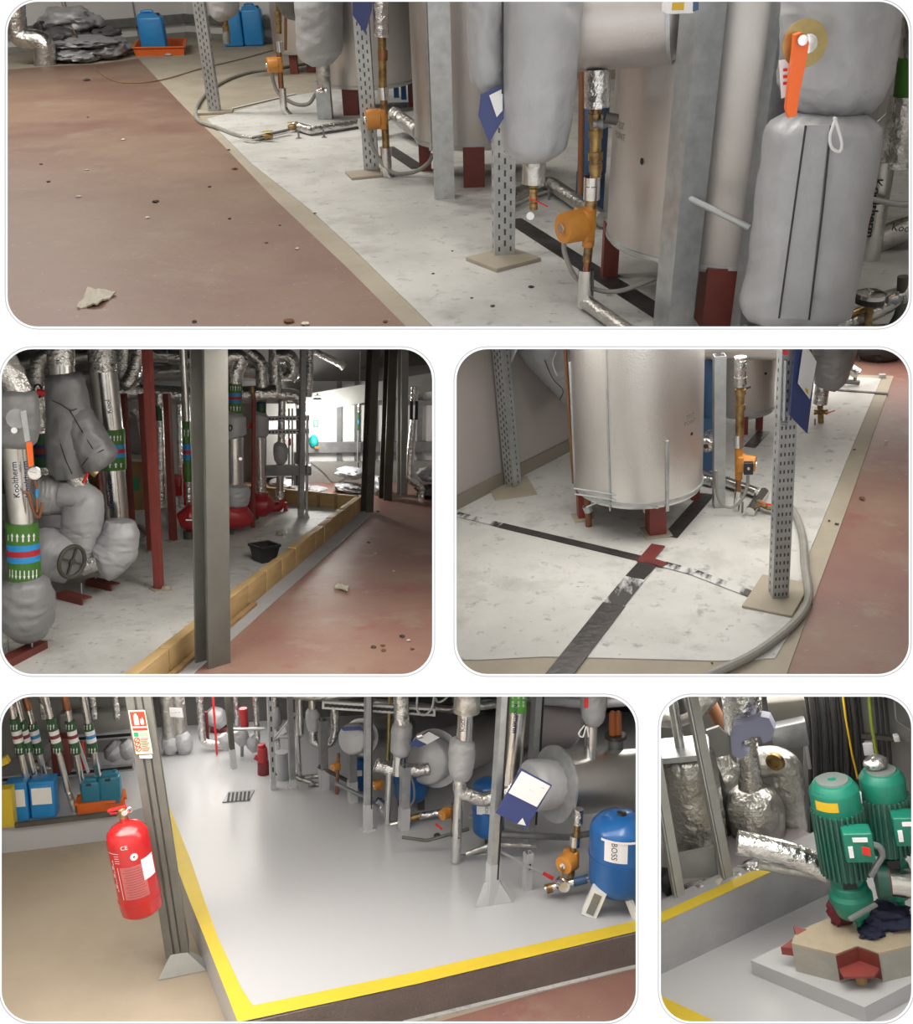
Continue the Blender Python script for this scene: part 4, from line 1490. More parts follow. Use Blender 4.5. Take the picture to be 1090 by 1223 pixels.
# litter on the red floor
crumpled(r, 'torn_rag', [(92, 369), (118, 366), (139, 352), (106, 347)], 0.003, 'rag', 'torn pale rag lying on the red floor', 'rag', 5, 0.012, 2.6)
LG = 'crumbs of debris scattered on the red floor'
for i, (x, y, w, m) in enumerate([(104, 96, 8, 'dark_debris'), (147, 167, 5, 'pale_debris'), (280, 202, 7, 'rust_debris'), (273, 179, 4, 'dark_debris'), (94, 235, 6, 'pale_debris'), (58, 217, 5, 'dark_debris'),
                                 (186, 241, 8, 'dark_debris'), (176, 260, 6, 'pale_debris'), (274, 261, 4, 'dark_debris'), (334, 269, 3, 'dark_debris'), (345, 384, 12, 'rust_debris'), (364, 387, 10, 'pale_debris'),
                                 (355, 297, 5, 'pale_debris'), (104, 203, 4, 'pale_debris'), (250, 223, 4, 'dark_debris'), (376, 255, 4, 'dark_debris'), (318, 290, 4, 'rust_debris'), (232, 384, 6, 'dark_debris'),
                                 (105, 140, 3, 'dark_debris'), (49, 196, 4, 'rust_debris'), (460, 384, 6, 'rust_debris')]):
    debris(r, x, y, w, m, {'dark_debris': 'dark crumb of grit on the worn red floor', 'pale_debris': 'pale flake of dried plaster on the worn red floor', 'rust_debris': 'rusty brown flake on the worn red floor'}[m], i + 2, group=LG + ' ' + m.split('_')[0])
for i, (x, y, w) in enumerate([(517, 327, 4), (634, 343, 7), (588, 366, 6), (563, 356, 4), (540, 300, 3)]):
    debris(r, x, y, w, 'dark_debris', 'dark crumb of grit on the white screed of the red-floored room', i + 40, group='grit on the white screed')

# ================================================================ room 2: pump plinth edged with timber
r = R2
floor_poly(r, [(-300, 816), (528, 816), (528, 560), (-300, 560)], 'red_floor_b')
def tl(x, z=0.0):                       # outer foot of the timber edging
    return r.f(x, 804.6 - 0.853 * (x - 204.7), z)
A, B = tl(150), tl(431)
tdir = (B - A).normalized()
tin = V((-tdir.y, tdir.x, 0))
tin = -tin if tin.x > 0 else tin        # towards the plinth
TH, TT = 0.135, 0.055                   # timber height, thickness
FE = [r.f(x, y) for x, y in ((-250, 590), (320, 600), (436, 609))]
corner = B + tin * TT
struct(r, 'floor', MB().prism([tl(120) + tin * 0.01, B + tin * 0.01, r.f(320, 597), r.f(-300, 586), r.f(-300, 816)], Z * 0.012), 'white_screed', A)
struct(r, 'floor', MB().prism([tl(120), tl(431), tl(431) - tin * 0.12, tl(120) - tin * 0.10], Z * 0.004), 'grey_kerb', A)
xs = [140, 202.5, 243, 272, 298, 319, 337, 353, 367, 377.5, 387.5, 397.5, 405, 412, 419, 425, 431]
T = Thing(r, 'timber_edging', 'row of pale timber blocks set on edge along the pump plinth', 'edging', A)
rnd = random.Random(4)
for i in range(len(xs) - 1):
    a, b = tl(xs[i]), tl(xs[i + 1])
    g = (b - a).normalized() * 0.004
    k = tin * rnd.uniform(-0.004, 0.004) 
    h = TH + rnd.uniform(-0.004, 0.004)
    T.part('timber_block', MB().obox((a + b) / 2 + tin * TT / 2 + k + Z * h / 2, (b - a) / 2 - g, tin * TT / 2, Z * h / 2, 0.004), 'timber')
T.part('batten', MB().beam(tl(196) - tin * 0.02 + Z * 0.012, tl(300) - tin * 0.02 + Z * 0.012, 0.03, 0.02), 'timber_dark')
# far side of the edging
a0 = tl(431) + tin * TT
far_dir = (r.f(250, 594) - a0).normalized()
T2 = Thing(r, 'timber_edging', 'far row of long timber boards closing the end of the pump plinth', 'edging', a0)
xf = [431, 406, 384, 362, 342, 318, 290, 255, 215, 170, 120, 60]
px = lambda x: a0 + far_dir * ((r.f(x, 609 - (431 - x) * 0.078) - a0).dot(far_dir))
fn = V((-far_dir.y, far_dir.x, 0))
fn = -fn if fn.y < 0 else fn
for i in range(len(xf) - 1):
    a, b = px(xf[i]), px(xf[i + 1])
    g = (b - a).normalized() * 0.004
    T2.part('timber_board', MB().obox((a + b) / 2 + fn * TT / 2 + Z * TH / 2, (b - a) / 2 - g, fn * TT / 2, Z * (TH / 2 + 0.002 * (i % 3)), 0.004), 'timber')
    if i:
        T2.part('joint_post', MB().obox(a - fn * 0.006 + Z * TH * 0.46, far_dir * 0.012, fn * 0.006, Z * TH * 0.46), 'timber_dark')

# ---- room 2: back wall, columns
WB = [r.f(-300, 572), r.f(380, 574), r.f(530, 586)]
struct(r, 'wall_back', MB().prism([WB[0], WB[1], WB[1] + Z * 3.2, WB[0] + Z * 3.2], V((0, 0.05, 0))), 'wall_grey', WB[0])
wd = WB[1].y
a, b = r.p(362, 576, wd), r.p(532, 582, wd)
wb0 = V((a.x, wd - 0.02, 0))
wb1 = V((b.x, wd - 0.02, 0))
struct(r, 'wall_back', MB().prism([wb0, wb1, wb1 + Z * 3.2, wb0 + Z * 3.2], V((0, 0.04, 0))), 'white_clad', wb0)
wq = wd - 0.03
for x in (366, 405, 426, 446, 470, 500):
    q = r.p(x, 560, wq)
    struct(r, 'trim_wall_joint', MB().beam(V((q.x, wq, 0)), V((q.x, wq, 3)), 0.05, 0.02), 'galv_dark', q)
for y, h in ((533, 0.10), (577, 0.14), (480, 0.05)):
    q = r.p(440, y, wq)
    struct(r, 'trim_wall_rail', MB().beam(V((wb0.x - 0.3, wq - 0.04, q.z)), V((wb1.x, wq - 0.04, q.z)), 0.06, h), 'galv_dark', q)
q = r.p(440, 588, wq)
struct(r, 'trim_wall_plinth', MB().obox(V(((wb0.x + wb1.x) / 2, wq - 0.05, 0.10)), V(((wb1.x - wb0.x) / 2, 0, 0)), V((0, 0.05, 0)), Z * 0.10), 'steel_grey', q)
bm_d = r.d(445, 600)
T = Thing(r, 'wall_beam', 'grey steel beam crossing the white wall above the lamp', 'beam', r.p(440, 470, bm_d))
T.part('beam_section', MB().beam(r.p(356, 483, bm_d + 1), r.p(540, 452, bm_d + 0.4), 0.1, 0.17), 'steel_grey')
T.part('upper_rail', MB().beam(r.p(360, 430, bm_d + 1.2), r.p(540, 418, bm_d + 1.0), 0.1, 0.25), 'steel_dark')
# dark ceiling zone at the back
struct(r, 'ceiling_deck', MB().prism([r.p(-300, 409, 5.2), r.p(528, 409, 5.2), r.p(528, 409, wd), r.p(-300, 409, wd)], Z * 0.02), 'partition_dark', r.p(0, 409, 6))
struct(r, 'wall_back_upper', MB().prism([r.p(-300, 455, wq), r.p(528, 455, wq), r.p(528, 405, wq - 0.1), r.p(-300, 405, wq - 0.1)], V((0, -0.02, 0))), 'wall_shaded', r.p(0, 430, wq))

def column(label, base, w, m1, yaw=0.6, dp=1.0, xtop=None, name='steel_column', shape='ibeam', plate=None):
    return post(r, label, base, 407, w, m1, None, False, yaw, xtop, name, None, shape, dp, cat='column')
column('big grey steel column standing astride the timber edging', (254, 792), 31, 'steel_olive', yaw=0.62, dp=0.9, xtop=249)
column('dark steel column rising at the corner of the timber edging', (438, 611), 11, 'steel_dark', yaw=0.5, dp=1.0, xtop=446)
column('dark steel column behind the edging corner, near the grey heap', (460, 596), 11, 'steel_dark', yaw=0.3, dp=1.2, xtop=467)
column('broad grey steel column against the white wall beside the slender foil pipe', (480, 592), 9, 'steel_grey', yaw=0.3, dp=1.2, xtop=481)

def red_post(label, base, w, ytop, xtop, m='red_post', plate=True, name='red_post'):
    B = r.f(*base)
    s = r.s(B)
    tp = r.p(xtop, ytop, B.y)
    T = Thing(r, name, label, 'post', B)
    h = w * s / 2
    T.part('post_section', MB().beam(B, tp, h * 2, h * 2, up=V((0.5, 1, 0))), m)
    if plate:
        T.part('base_plate', MB().obox(B + Z * 0.016 + V((0, 0, 0)), V((0.9, 0.5, 0)).normalized() * h * 2.0, V((-0.5, 0.9, 0)).normalized() * h * 2.0, Z * 0.004), 'beige_concrete')
    return T
red_post('bright red square post on a beige base plate, in front of the pipework', (190, 706), 9.0, 407, 175)
red_post('dark red post next to the bright red post, footed near the grey hose', (181, 660), 7.5, 470, 170, 'red_oxide')
red_post('dark red post behind the green-banded riser', (158, 637), 6.5, 470, 147, 'red_oxide')
red_post('dark red post beside the red pump behind the big column', (207, 648), 7, 470, 199, 'red_oxide')

def chan_foot(T, x0, y0, x1, y1, wm=0.07, hm=0.05, m='red_oxide'):
    a, b = r.f(x0, y0), r.f(x1, y1)
    sd = (b - a).normalized().cross(Z).normalized()
    prof = [(-wm / 2, 0), (wm / 2, 0), (wm / 2, hm), (-wm / 2, hm), (-wm / 2, hm * 0.8), (wm * 0.38, hm * 0.8), (wm * 0.38, hm * 0.2), (-wm / 2, hm * 0.2)]
    return T.part('channel_foot', MB().extr(prof, a, b, sd, Z), m)

# ---- left-hand pipework, near group
d0 = r.d(30, 785)
T = Thing(r, 'banded_riser', 'printed foil riser with bright green band, gauge and jacketed butterfly valve, nearest the plinth edge', 'pipe', r.f(30, 790))
T_near = T
jacket(T, [(18, 464), (19, 472), (20, 500), (18, 526), (18, 534)], [28, 46, 50, 48, 34], d0, 'jacket_mid', name='valve_jacket', seed=31, wr=0.03)
pipe(T, 'foil_bend', [(2, 430), (14, 448), (24, 470)], 34, d0, 'foil', fil=1)
q = pipe(T, 'lever_plate', [(20, 500, d0 - 0.18), (20, 500, d0 - 0.15)], 24, d0, 'galv_dark')
plate(T, 'lever_arm', [(24, 492), (31, 490), (36, 526), (30, 528)], d0 - 0.19, 'galv', 0.01, q)
plate(T, 'lever_grip', [(31, 529), (38, 528), (40, 556), (34, 558)], d0 - 0.19, 'orange_lever', 0.014, q)
T.part('tag_disc', MB().lathe(r.p(17, 514, d0 - 0.2), V((0, -1, 0)), [(0, 3.4 * r.sd(17, 514, d0)), (0.002, 3.4 * r.sd(17, 514, d0)), (0.0021, 0)], 18), 'white_paper', q)
ps = pipe(T, 'printed_sleeve', [(17, 528), (27, 632)], 31, d0, 'foil_smooth', n=24)
A_, B_ = r.p(27, 632, d0), r.p(17, 528, d0)
rr_ = 15.6 * r.s(A_)
lettering(T, 'Kooltherm', (16, 575), d0 - 0.1, 7, 'ink_navy', rot=math.pi / 2, wrapc=(A_, B_ - A_, rr_), parent=ps)
lettering(T, 'Kooltherm', (29, 575), d0 - 0.1, 7, 'ink_navy', rot=math.pi / 2, wrapc=(A_, B_ - A_, rr_), parent=ps)
for (y0, y1, m) in ((624, 648, 'band_green'), (648, 655, 'band_blue'), (655, 662, 'band_red'), (662, 669, 'band_blue'), (669, 695, 'band_green')):
    pipe(T, 'colour_band', [(26 + (y0 - 624) * 0.06, y0), (26 + (y1 - 624) * 0.06, y1)], 37, d0, m, n=24)
arrows(T, 27.5, 638, 30, 10, d0, 6, 18.6)
arrows(T, 30, 682, 30, 11, d0, 8, 18.6, upw=False)
jacket(T, [(30, 690), (31, 696), (31, 715), (31, 738), (29, 756), (27, 766)], [36, 54, 64, 62, 46, 18], d0, 'jacket_mid', name='elbow_jacket', seed=33, wr=0.04, n=48)
gauge(T, (41, 565), 16, d0 - 0.14)
cord(T, 'gauge_pipe', [(41, 573), (44, 585), (44, 612)], 3, d0 - 0.12, 'copper')
cord(T, 'siphon_pipe', [(28, 588), (34, 590), (38, 605), (46, 618), (50, 600)], 4, d0 - 0.1, 'copper_brown')
pipe(T, 'valve_grip', [(44, 584), (44, 594)], 4, d0 - 0.12, 'band_blue')
for x, y0, y1 in ((9, 756, 789), (38, 760, 777)):
    pipe(T, 'hanger_rod', [(x, y0), (x, y1)], 2.6, d0, 'galv')
chan_foot(T, 4, 800, 50, 776)

# riser with strainer jacket
d1 = r.d(90, 716)
T = Thing(r, 'strainer_riser', 'tall foil riser wearing a Y-shaped grey strainer jacket, above a big black handwheel', 'pipe', r.f(90, 718))
ps = pipe(T, 'foil_collar', [(72, 407), (73, 436)], 32, d1, 'foil')
pipe(T, 'printed_sleeve', [(73, 432), (74, 452)], 30, d1, 'foil_smooth')
jacket(T, [(76, 446), (77, 452), (80, 475), (82, 510), (80, 550), (84, 570)], [34, 44, 48, 50, 46, 34], d1, name='strainer_jacket', seed=36, wr=0.04, n=44, m='jacket_mid')
jacket(T, [(84, 480), (96, 510), (110, 535), (122, 552), (126, 557)], [30, 44, 46, 42, 24], d1 - 0.02, name='strainer_leg', seed=38, wr=0.04, n=44, m='jacket_mid')
for pts in (((83, 490), (92, 505), (104, 525), (114, 541)), ((62, 478), (74, 484), (84, 490), (92, 488)), ((98, 556), (106, 546), (116, 541), (124, 537)), ((72, 530), (78, 548), (86, 566))):
    T.part('seam', MB().tube(spline([r.p(x, y, d1 - 0.125) for x, y in pts]), 0.003, 6), 'seam')
w = pipe(T, 'valve_wheel_hub', [(44, 468), (58, 470)], 8, d1 - 0.02, 'red_lever')
T.part('hand_wheel', MB().torus(r.p(45, 467, d1 - 0.02), V((1, -0.5, 0)), 0.035, 0.006), 'black_plastic', w)
pipe(T, 'drain_cap', [(108, 560), (116, 566)], 11, d1 - 0.06, 'brass_clean')
pipe(T, 'drain_lever', [(105, 565), (99, 577)], 3.5, d1 - 0.08, 'red_lever')
pipe(T, 'foil_neck', [(90, 566), (96, 590), (96, 604)], [26, 24, 24], d1, 'foil')
jacket(T, [(70, 590), (96, 594), (100, 600), (98, 628), (96, 640)], [30, 40, 46, 46, 40], d1, name='pump_jacket', seed=41, wr=0.03, m='jacket_light')
jacket(T, [(40, 590), (48, 590), (66, 592), (84, 594)], [30, 46, 46, 38], d1 + 0.05, name='side_jacket', seed=43, wr=0.035)
jacket(T, [(96, 622), (96, 632), (94, 650), (92, 662)], [40, 44, 42, 34], d1, name='lower_jacket', seed=44, wr=0.03, m='jacket_light')
jacket(T, [(40, 652), (56, 656), (78, 668), (92, 678)], [40, 56, 60, 46], d1 - 0.02, name='valve_jacket', seed=46, wr=0.04, m='jacket_light')
wc = r.p(86, 671, d1 - 0.22)
sw = r.s(wc)
wx = V((0.75, -0.65, -0.05)).normalized()
hw = T.part('hand_wheel', MB().torus(wc, wx, 19 * sw, 2.6 * sw, 32, 10), 'steel_dark')
a1 = wx.orthogonal().normalized()
mbw = MB()
for k in range(4):
    aa = Matrix.Rotation(k * math.pi / 2 + 0.5, 3, wx) @ a1
    mbw.beam(wc, wc + aa * 18 * sw, 3 * sw, 1.6 * sw, up=wx)
T.part('wheel_spokes', mbw, 'steel_dark', hw)
T.part('wheel_hub', MB().lathe(wc - wx * 0.02, wx, [(-0.06, 4 * sw), (0.03, 4 * sw), (0.031, 0)], 16), 'steel_dark', hw)
T.part('wheel_dish', MB().lathe(wc - wx * 0.01, wx, [(0, 16 * sw), (0.003, 16 * sw), (0.004, 0)], 28), 'galv_dark', hw)
pipe(T, 'foil_sleeve', [(96, 676), (122, 668)], 26, d1, 'foil')
jacket(T, [(118, 672), (126, 670), (138, 656), (143, 636), (143, 622)], [36, 48, 50, 44, 32], d1 + 0.02, name='elbow_jacket', seed=48, wr=0.05, m='jacket_light', n=44)
for x, y0, y1, dd in ((97, 696, 716, d1), (114, 682, 698, r.d(118, 700)), (131, 680, 700, r.d(124, 703))):
    pipe(T, 'hanger_rod', [(x, y0), (x, y1)], 2.2, dd, 'galv')
chan_foot(T, 74, 716, 104, 724)
chan_foot(T, 108, 700, 138, 707)

# large riser with green band
d2 = r.d(124, 692)
T = Thing(r, 'banded_riser', 'large foil riser with a green, blue and red band behind the strainer jacket', 'pipe', r.f(140, 690))
pipe(T, 'foil_collar', [(121, 407), (123, 444)], 33, d2, 'foil', n=20)
pipe(T, 'foil_sleeve', [(123, 440), (131, 514)], 32, d2, 'foil_smooth', n=20)
for (y0, y1, m) in ((512, 530, 'band_green'), (530, 535, 'band_blue'), (535, 540, 'band_red'), (540, 545, 'band_blue'), (545, 560, 'band_green')):
    pipe(T, 'colour_band', [(131 + (y0 - 512) * 0.05, y0), (131 + (y1 - 512) * 0.05, y1)], 34, d2, m, n=20)
arrows(T, 131.5, 521, 26, 7, d2, 8, 17.1)
arrows(T, 133, 553, 26, 6, d2, 5, 17.1)
ps = pipe(T, 'printed_sleeve', [(134, 558), (141, 640)], 29, d2, 'foil_smooth', n=20)
A_, B_ = r.p(141, 640, d2), r.p(134, 558, d2)
lettering(T, 'Kooltherm', (131, 590), d2 - 0.1, 6, 'ink_navy', rot=math.pi / 2, wrapc=(A_, B_ - A_, 14.6 * r.s(A_)), parent=ps)
A_, B_ = r.p(131, 514, d2), r.p(123, 440, d2)
lettering(T, 'Kool', (129, 486), d2 - 0.1, 6, 'ink_navy', rot=math.pi / 2, wrapc=(A_, B_ - A_, 16.1 * r.s(A_)))
pipe(T, 'red_rod', [(118, 565), (123, 606)], 4, d2 - 0.08, 'red_post')

# riser behind with band
d3 = r.d(60, 650)
T = Thing(r, 'banded_riser', 'slender foil riser with a dark green band half hidden behind the strainer jacket', 'pipe', r.f(60, 650))
pipe(T, 'foil_bend', [(60, 420), (44, 432), (44, 470), (54, 560), (60, 640)], 18, d3, 'foil', fil=1.4)
for (y0, y1, m) in ((517, 530, 'band_green_dark'), (530, 534, 'ink_navy'), (534, 541, 'band_maroon'), (541, 545, 'ink_navy'), (545, 557, 'band_green_dark')):
    pipe(T, 'colour_band', [(50 + (y0 - 517) * 0.1, y0), (50 + (y1 - 517) * 0.1, y1)], 22, d3, m)
jacket(T, [(54, 600), (60, 620), (62, 644), (60, 655)], [30, 44, 44, 30], d3 - 0.1, name='valve_jacket', seed=51, wr=0.04)
pipe(T, 'black_knob', [(66, 640), (72, 646)], 8, d3 - 0.25, 'black_plastic')

# overhead foil mains
dm = d3 + 0.6
T = Thing(r, 'overhead_main', 'thick crinkled foil main running level under the ceiling behind the red posts', 'pipe', r.p(180, 480, dm))
pipe(T, 'foil_main', [(138, 468), (150, 468), (240, 474), (330, 470)], 22, dm, 'foil', fil=1)
pipe(T, 'foil_drop', [(150, 407), (148, 440), (160, 462)], 26, dm - 0.1, 'foil', fil=1)
pipe(T, 'foil_drop', [(168, 407), (162, 440), (152, 460)], 18, dm - 0.2, 'foil', fil=1)
T = Thing(r, 'overhead_main', 'pair of dusty foil mains slanting close under the ceiling above the strainer jacket', 'pipe', r.p(60, 430, dm))
pipe(T, 'foil_main', [(-40, 452), (40, 430), (120, 424), (200, 424)], 18, dm + 0.2, 'foil_dull', fil=1)
pipe(T, 'foil_main', [(10, 424), (60, 442), (110, 452), (240, 440)], 16, dm + 0.5, 'foil_dull', fil=1)
pipe(T, 'foil_main', [(170, 420), (240, 432), (330, 446)], 22, dm + 0.5, 'foil', fil=1)
pipe(T, 'foil_drop', [(14, 420), (18, 470)], 8, dm - 0.1, 'foil')

# thin riser beside the column
d4 = r.d(222, 640)
T = Thing(r, 'banded_riser', 'thin foil riser with a long green band beside the big grey column', 'pipe', r.f(226, 640))
pipe(T, 'foil_sleeve', [(218, 407), (223, 503)], 9, d4, 'foil_smooth')
for (y0, y1, m) in ((503, 530, 'band_green'), (530, 537, 'band_blue'), (537, 542, 'band_red'), (542, 549, 'band_blue'), (549, 575, 'band_green')):
    pipe(T, 'colour_band', [(222 + (y0 - 503) * 0.04, y0), (222 + (y1 - 503) * 0.04, y1)], 9.6, d4, m)
arrows(T, 222.5, 516, 7, 9, d4, 2, 4.9)
pipe(T, 'foil_sleeve', [(225, 574), (226, 604)], 8, d4, 'foil')
for k, (x, w, dd, lab) in enumerate(((190, 10, 0.3, 'foil drop pipe between the bright red post and its dark neighbour'), (197, 7, 0.6, 'slim foil drop pipe beside the dark red post'), (213, 6, 0.5, 'slim foil drop pipe behind the thin green-banded riser'))):
    T = Thing(r, 'foil_drop_pipe', lab, 'pipe', r.p(x, 610, d4 + dd))
    pipe(T, 'foil_sleeve', [(x, 470), (x + 3, 606)], w, d4 + dd, 'foil')
    if k == 0:
        pipe(T, 'green_band', [(189, 484), (190, 502)], 11, d4 + dd, 'band_green_dark')
# clutter behind: carton, plant, red cabinet
dk = r.d(165, 620)
T = Thing(r, 'carton', 'brown cardboard carton with a green label, behind the red posts', 'box', r.f(163, 620))
c = r.p(163, 578, dk)
s = r.s(c)
k = T.part('carton_body', MB().obox(V((c.x, c.y + 0.1, r.p(163, 580, dk).z)), V((11 * s, 0, 0)), V((0, 0.1, 0)), Z * 30 * s, 0.005), 'timber_dark')
T.part('green_label', MB().obox(V((c.x - 1 * s, c.y - 0.002, c.z)), V((4 * s, 0, 0)), V((0, 0.002, 0)), Z * 8 * s), 'sign_green', k)
T.part('lid_flap', MB().beam(r.p(150, 546, dk), r.p(176, 548, dk), 0.25, 0.02), 'rag', k)
T = Thing(r, 'red_cabinet', 'red fire cabinet half hidden behind the big grey column', 'cabinet', r.p(228, 605, d4 + 0.3))
c = r.p(230, 578, d4 + 0.3)
T.part('cabinet_body', MB().obox(c, V((0.07, 0, 0)), V((0, 0.05, 0)), Z * 0.16, 0.006), 'red_gloss')
T.part('cabinet_door', MB().obox(c + V((-0.11, -0.02, 0.0)), V((0.03, 0, 0)), V((0, 0.03, 0)), Z * 0.08, 0.004), 'red_gloss')
dk2 = d4 + 0.9
T = Thing(r, 'jacketed_plant', 'grey jacketed plant seen between the dark red posts', 'plant', r.p(165, 540, dk2))
jacket(T, [(158, 500), (165, 520), (168, 545)], [30, 44, 30], dk2, seed=55)
cord(T, 'white_hose', [(158, 490), (166, 500), (170, 520), (172, 540)], 9, dk2 - 0.3, 'foil_smooth')
T = Thing(r, 'grey_hose', 'grey hose curving over the plinth floor behind the dark red posts', 'hose', r.f(170, 645))
T.part('hose_tube', MB().tube(spline([r.f(x, y, 0.03) for x, y in ((150, 652), (163, 648), (174, 643), (176, 637), (168, 630), (150, 628))]), 0.022, 10), 'hose_grey')

# ---- pumps beyond the column
def red_pump(label, pts, d, group=None, foot=None):
    pass
d5 = r.d(280, 640)
T = Thing(r, 'pump_set', 'red pump under a green-banded riser with grey bulb jacket, closest to the big column', 'pump', r.f(280, 640))
pipe(T, 'foil_bend', [(262, 440), (274, 424), (290, 426), (281, 446), (281, 458)], 18, d5, 'foil', fil=1)
for (y0, y1, m) in ((455, 469, 'band_green'), (469, 473, 'band_blue'), (473, 477, 'band_red'), (477, 481, 'band_blue'), (481, 493, 'band_green')):
    pipe(T, 'colour_band', [(281, y0), (281, y1)], 16, d5, m, n=20)
arrows(T, 281, 463, 12, 6, d5, 5, 8.1)
arrows(T, 281, 487, 12, 6, d5, 4, 8.1)
jacket(T, [(280, 492), (279, 496), (279, 508), (280, 520), (281, 523)], [18, 27, 28, 27, 20], d5, name='valve_jacket', seed=61, wr=0.02, m='jacket_light')
pipe(T, 'valve_handle', [(265, 508), (273, 509)], 9, d5 - 0.07, 'red_lever')
T.part('hand_wheel', MB().torus(r.p(275, 511, d5 - 0.1), V((0.8, -0.6, 0)), 0.02, 0.005), 'black_plastic')
pipe(T, 'foil_sleeve', [(280, 522), (281, 580)], 21, d5, 'foil_smooth', n=20)
jacket(T, [(281, 577), (281, 581), (282, 592), (282, 602), (282, 606)], [18, 30, 32, 28, 18], d5, name='bulb_jacket', seed=63, wr=0.04, m='jacket_light')
b_ = pipe(T, 'pump_volute', [(262, 620), (272, 616), (292, 618), (300, 622)], [22, 32, 28, 14], d5, 'red_pump', n=20)
pipe(T, 'pump_flange', [(281, 604), (281, 609)], 28, d5, 'red_pump', n=20)
pipe(T, 'pump_foot', [(277, 630), (277, 640)], 4, d5, 'steel_dark')
T.part('tag_disc', MB().lathe(r.p(287, 548, d5 - 0.1), V((0, -1, 0)), [(0, 0.012), (0.002, 0.012), (0.0021, 0)], 14), 'chrome')
d6 = r.d(310, 622)
T = Thing(r, 'pump_set', 'red pump under a dark-banded riser with a plain foil sleeve, behind the thin red pipe', 'pump', r.f(310, 624))
pipe(T, 'foil_bend', [(296, 420), (312, 432), (313, 462)], 15, d6, 'foil', fil=1)
for (y0, y1, m) in ((460, 470, 'band_green_dark'), (470, 482, 'ink_navy'), (482, 493, 'band_green_dark')):
    pipe(T, 'colour_band', [(312, y0), (312, y1)], 11, d6, m)
jacket(T, [(311, 492), (310, 496), (310, 508), (310, 519), (310, 522)], [14, 20, 21, 20, 14], d6, name='valve_jacket', seed=65, wr=0.02, m='jacket_light')
pipe(T, 'valve_handle', [(297, 508), (303, 509)], 8, d6 - 0.05, 'red_lever')
pipe(T, 'foil_sleeve', [(310, 520), (311, 572)], 13, d6, 'foil_smooth')
pipe(T, 'foil_collar', [(311, 570), (311, 589)], 14, d6, 'foil')
pipe(T, 'pump_volute', [(290, 606), (302, 604), (318, 603), (326, 606)], [18, 28, 28, 14], d6, 'red_pump', n=20)
pipe(T, 'pump_flange', [(311, 588), (311, 593)], 20, d6, 'red_pump', n=20)
pipe(T, 'pump_casing', [(311, 592), (307, 610)], [16, 24], d6, 'red_pump', n=20)
pipe(T, 'pump_foot', [(307, 614), (307, 624)], 4, d6, 'steel_dark')
T = Thing(r, 'red_pipe', 'thin bright red upright pipe between the two banded pump risers', 'pipe', r.f(302, 632))
pipe(T, 'pipe_run', [(303, 474), (302, 632)], 5, r.d(302, 632), 'red_post')
pipe(T, 'brass_tip', [(301, 462), (303, 478)], 5, r.d(302, 632), 'brass')
d7 = r.d(335, 612)
T = Thing(r, 'pump_riser', 'foil riser with a small grey bulb jacket ending in a red elbow', 'pipe', r.f(335, 612))
pipe(T, 'foil_bend', [(329, 407), (328, 452), (330, 472), (352, 472), (360, 478)], 16, d7, 'foil', fil=1)
pipe(T, 'foil_sleeve', [(337, 476), (336, 534)], 9, d7, 'foil')
jacket(T, [(336, 528), (335, 533), (335, 542), (335, 550), (335, 554)], [9, 16, 17, 14, 8], d7, name='bulb_jacket', seed=67, wr=0.03, m='jacket_light')
pipe(T, 'foil_sleeve', [(335, 552), (334, 592)], 9, d7, 'foil_smooth')
pipe(T, 'foil_collar', [(334, 586), (334, 599)], 11, d7, 'foil')
pipe(T, 'red_elbow', [(334, 596), (335, 604), (326, 608), (318, 606)], 11, d7, 'red_pump', fil=1.2)
pipe(T, 'red_flange', [(341, 600), (341, 612)], 5, d7, 'red_pump')
T = Thing(r, 'pump_set', 'red pump with a grey jacketed end, seen between dark red post and the big column', 'pump', r.f(226, 645))
d8 = r.d(226, 645)
pipe(T, 'pump_volute', [(214, 622), (226, 618), (246, 622)], [18, 34, 30], d8, 'red_pump', n=20)
pipe(T, 'valve_stem', [(222, 621), (244, 621)], 3, d8 - 0.12, 'chrome')
jacket(T, [(190, 622), (198, 618), (208, 616)], [14, 24, 20], d8 + 0.1, seed=69, m='jacket_light', name='end_jacket')
pipe(T, 'pump_foot', [(226, 634), (226, 645)], 14, d8, 'steel_dark')

# strut frame
d9 = r.d(360, 620)
post(r, 'tall galvanised strut of the bracket frame standing on the plinth beside the timber', (359, 620), 407, 6, 'galv', (22, 0.08, 0), False, 0.3, 362, name='strut_post', pz=0.01)
T = Thing(r, 'bracket_frame', 'short galvanised strut with triangular gusset and two slotted rails', 'frame', r.f(366, 619))
pipe(T, 'upright', [(367, 496), (366, 619)], 3.4, d9, 'galv', n=6)
plate(T, 'gusset', [(362, 619), (370, 619), (366, 608)], d9 - 0.03, 'galv', 0.004)
for y in (499, 515):
    a, b = r.p(318, y + 1, d9 + 0.1), r.p(369, y, d9)
    k = T.part('slotted_rail', MB().beam(a, b, 0.03, 0.035), 'galv')
    mb = MB()
    for j in range(1, 12):
        c = a.lerp(b, j / 12) + V((0, -0.016, 0))
        mb.obox(c, V((0.012, 0, 0)), V((0, 0.001, 0)), Z * 0.006)
    T.part('slot_holes', mb, 'ink_black', k, stuff=True)
T.part('grey_tray', MB().beam(r.p(318, 562, d9 + 0.1), r.p(371, 561, d9), 0.05, 0.085), 'galv_dark')
for x in (368.5,):
    pipe(T, 'conduit_box', [(368, 556), (368, 566)], 6, d9 - 0.05, 'galv_dark', n=6)
T = Thing(r, 'cable_riser', 'group of thin conduits and a red-tipped sensor behind the bracket frame', 'pipe', r.p(346, 560, d9 + 0.4))
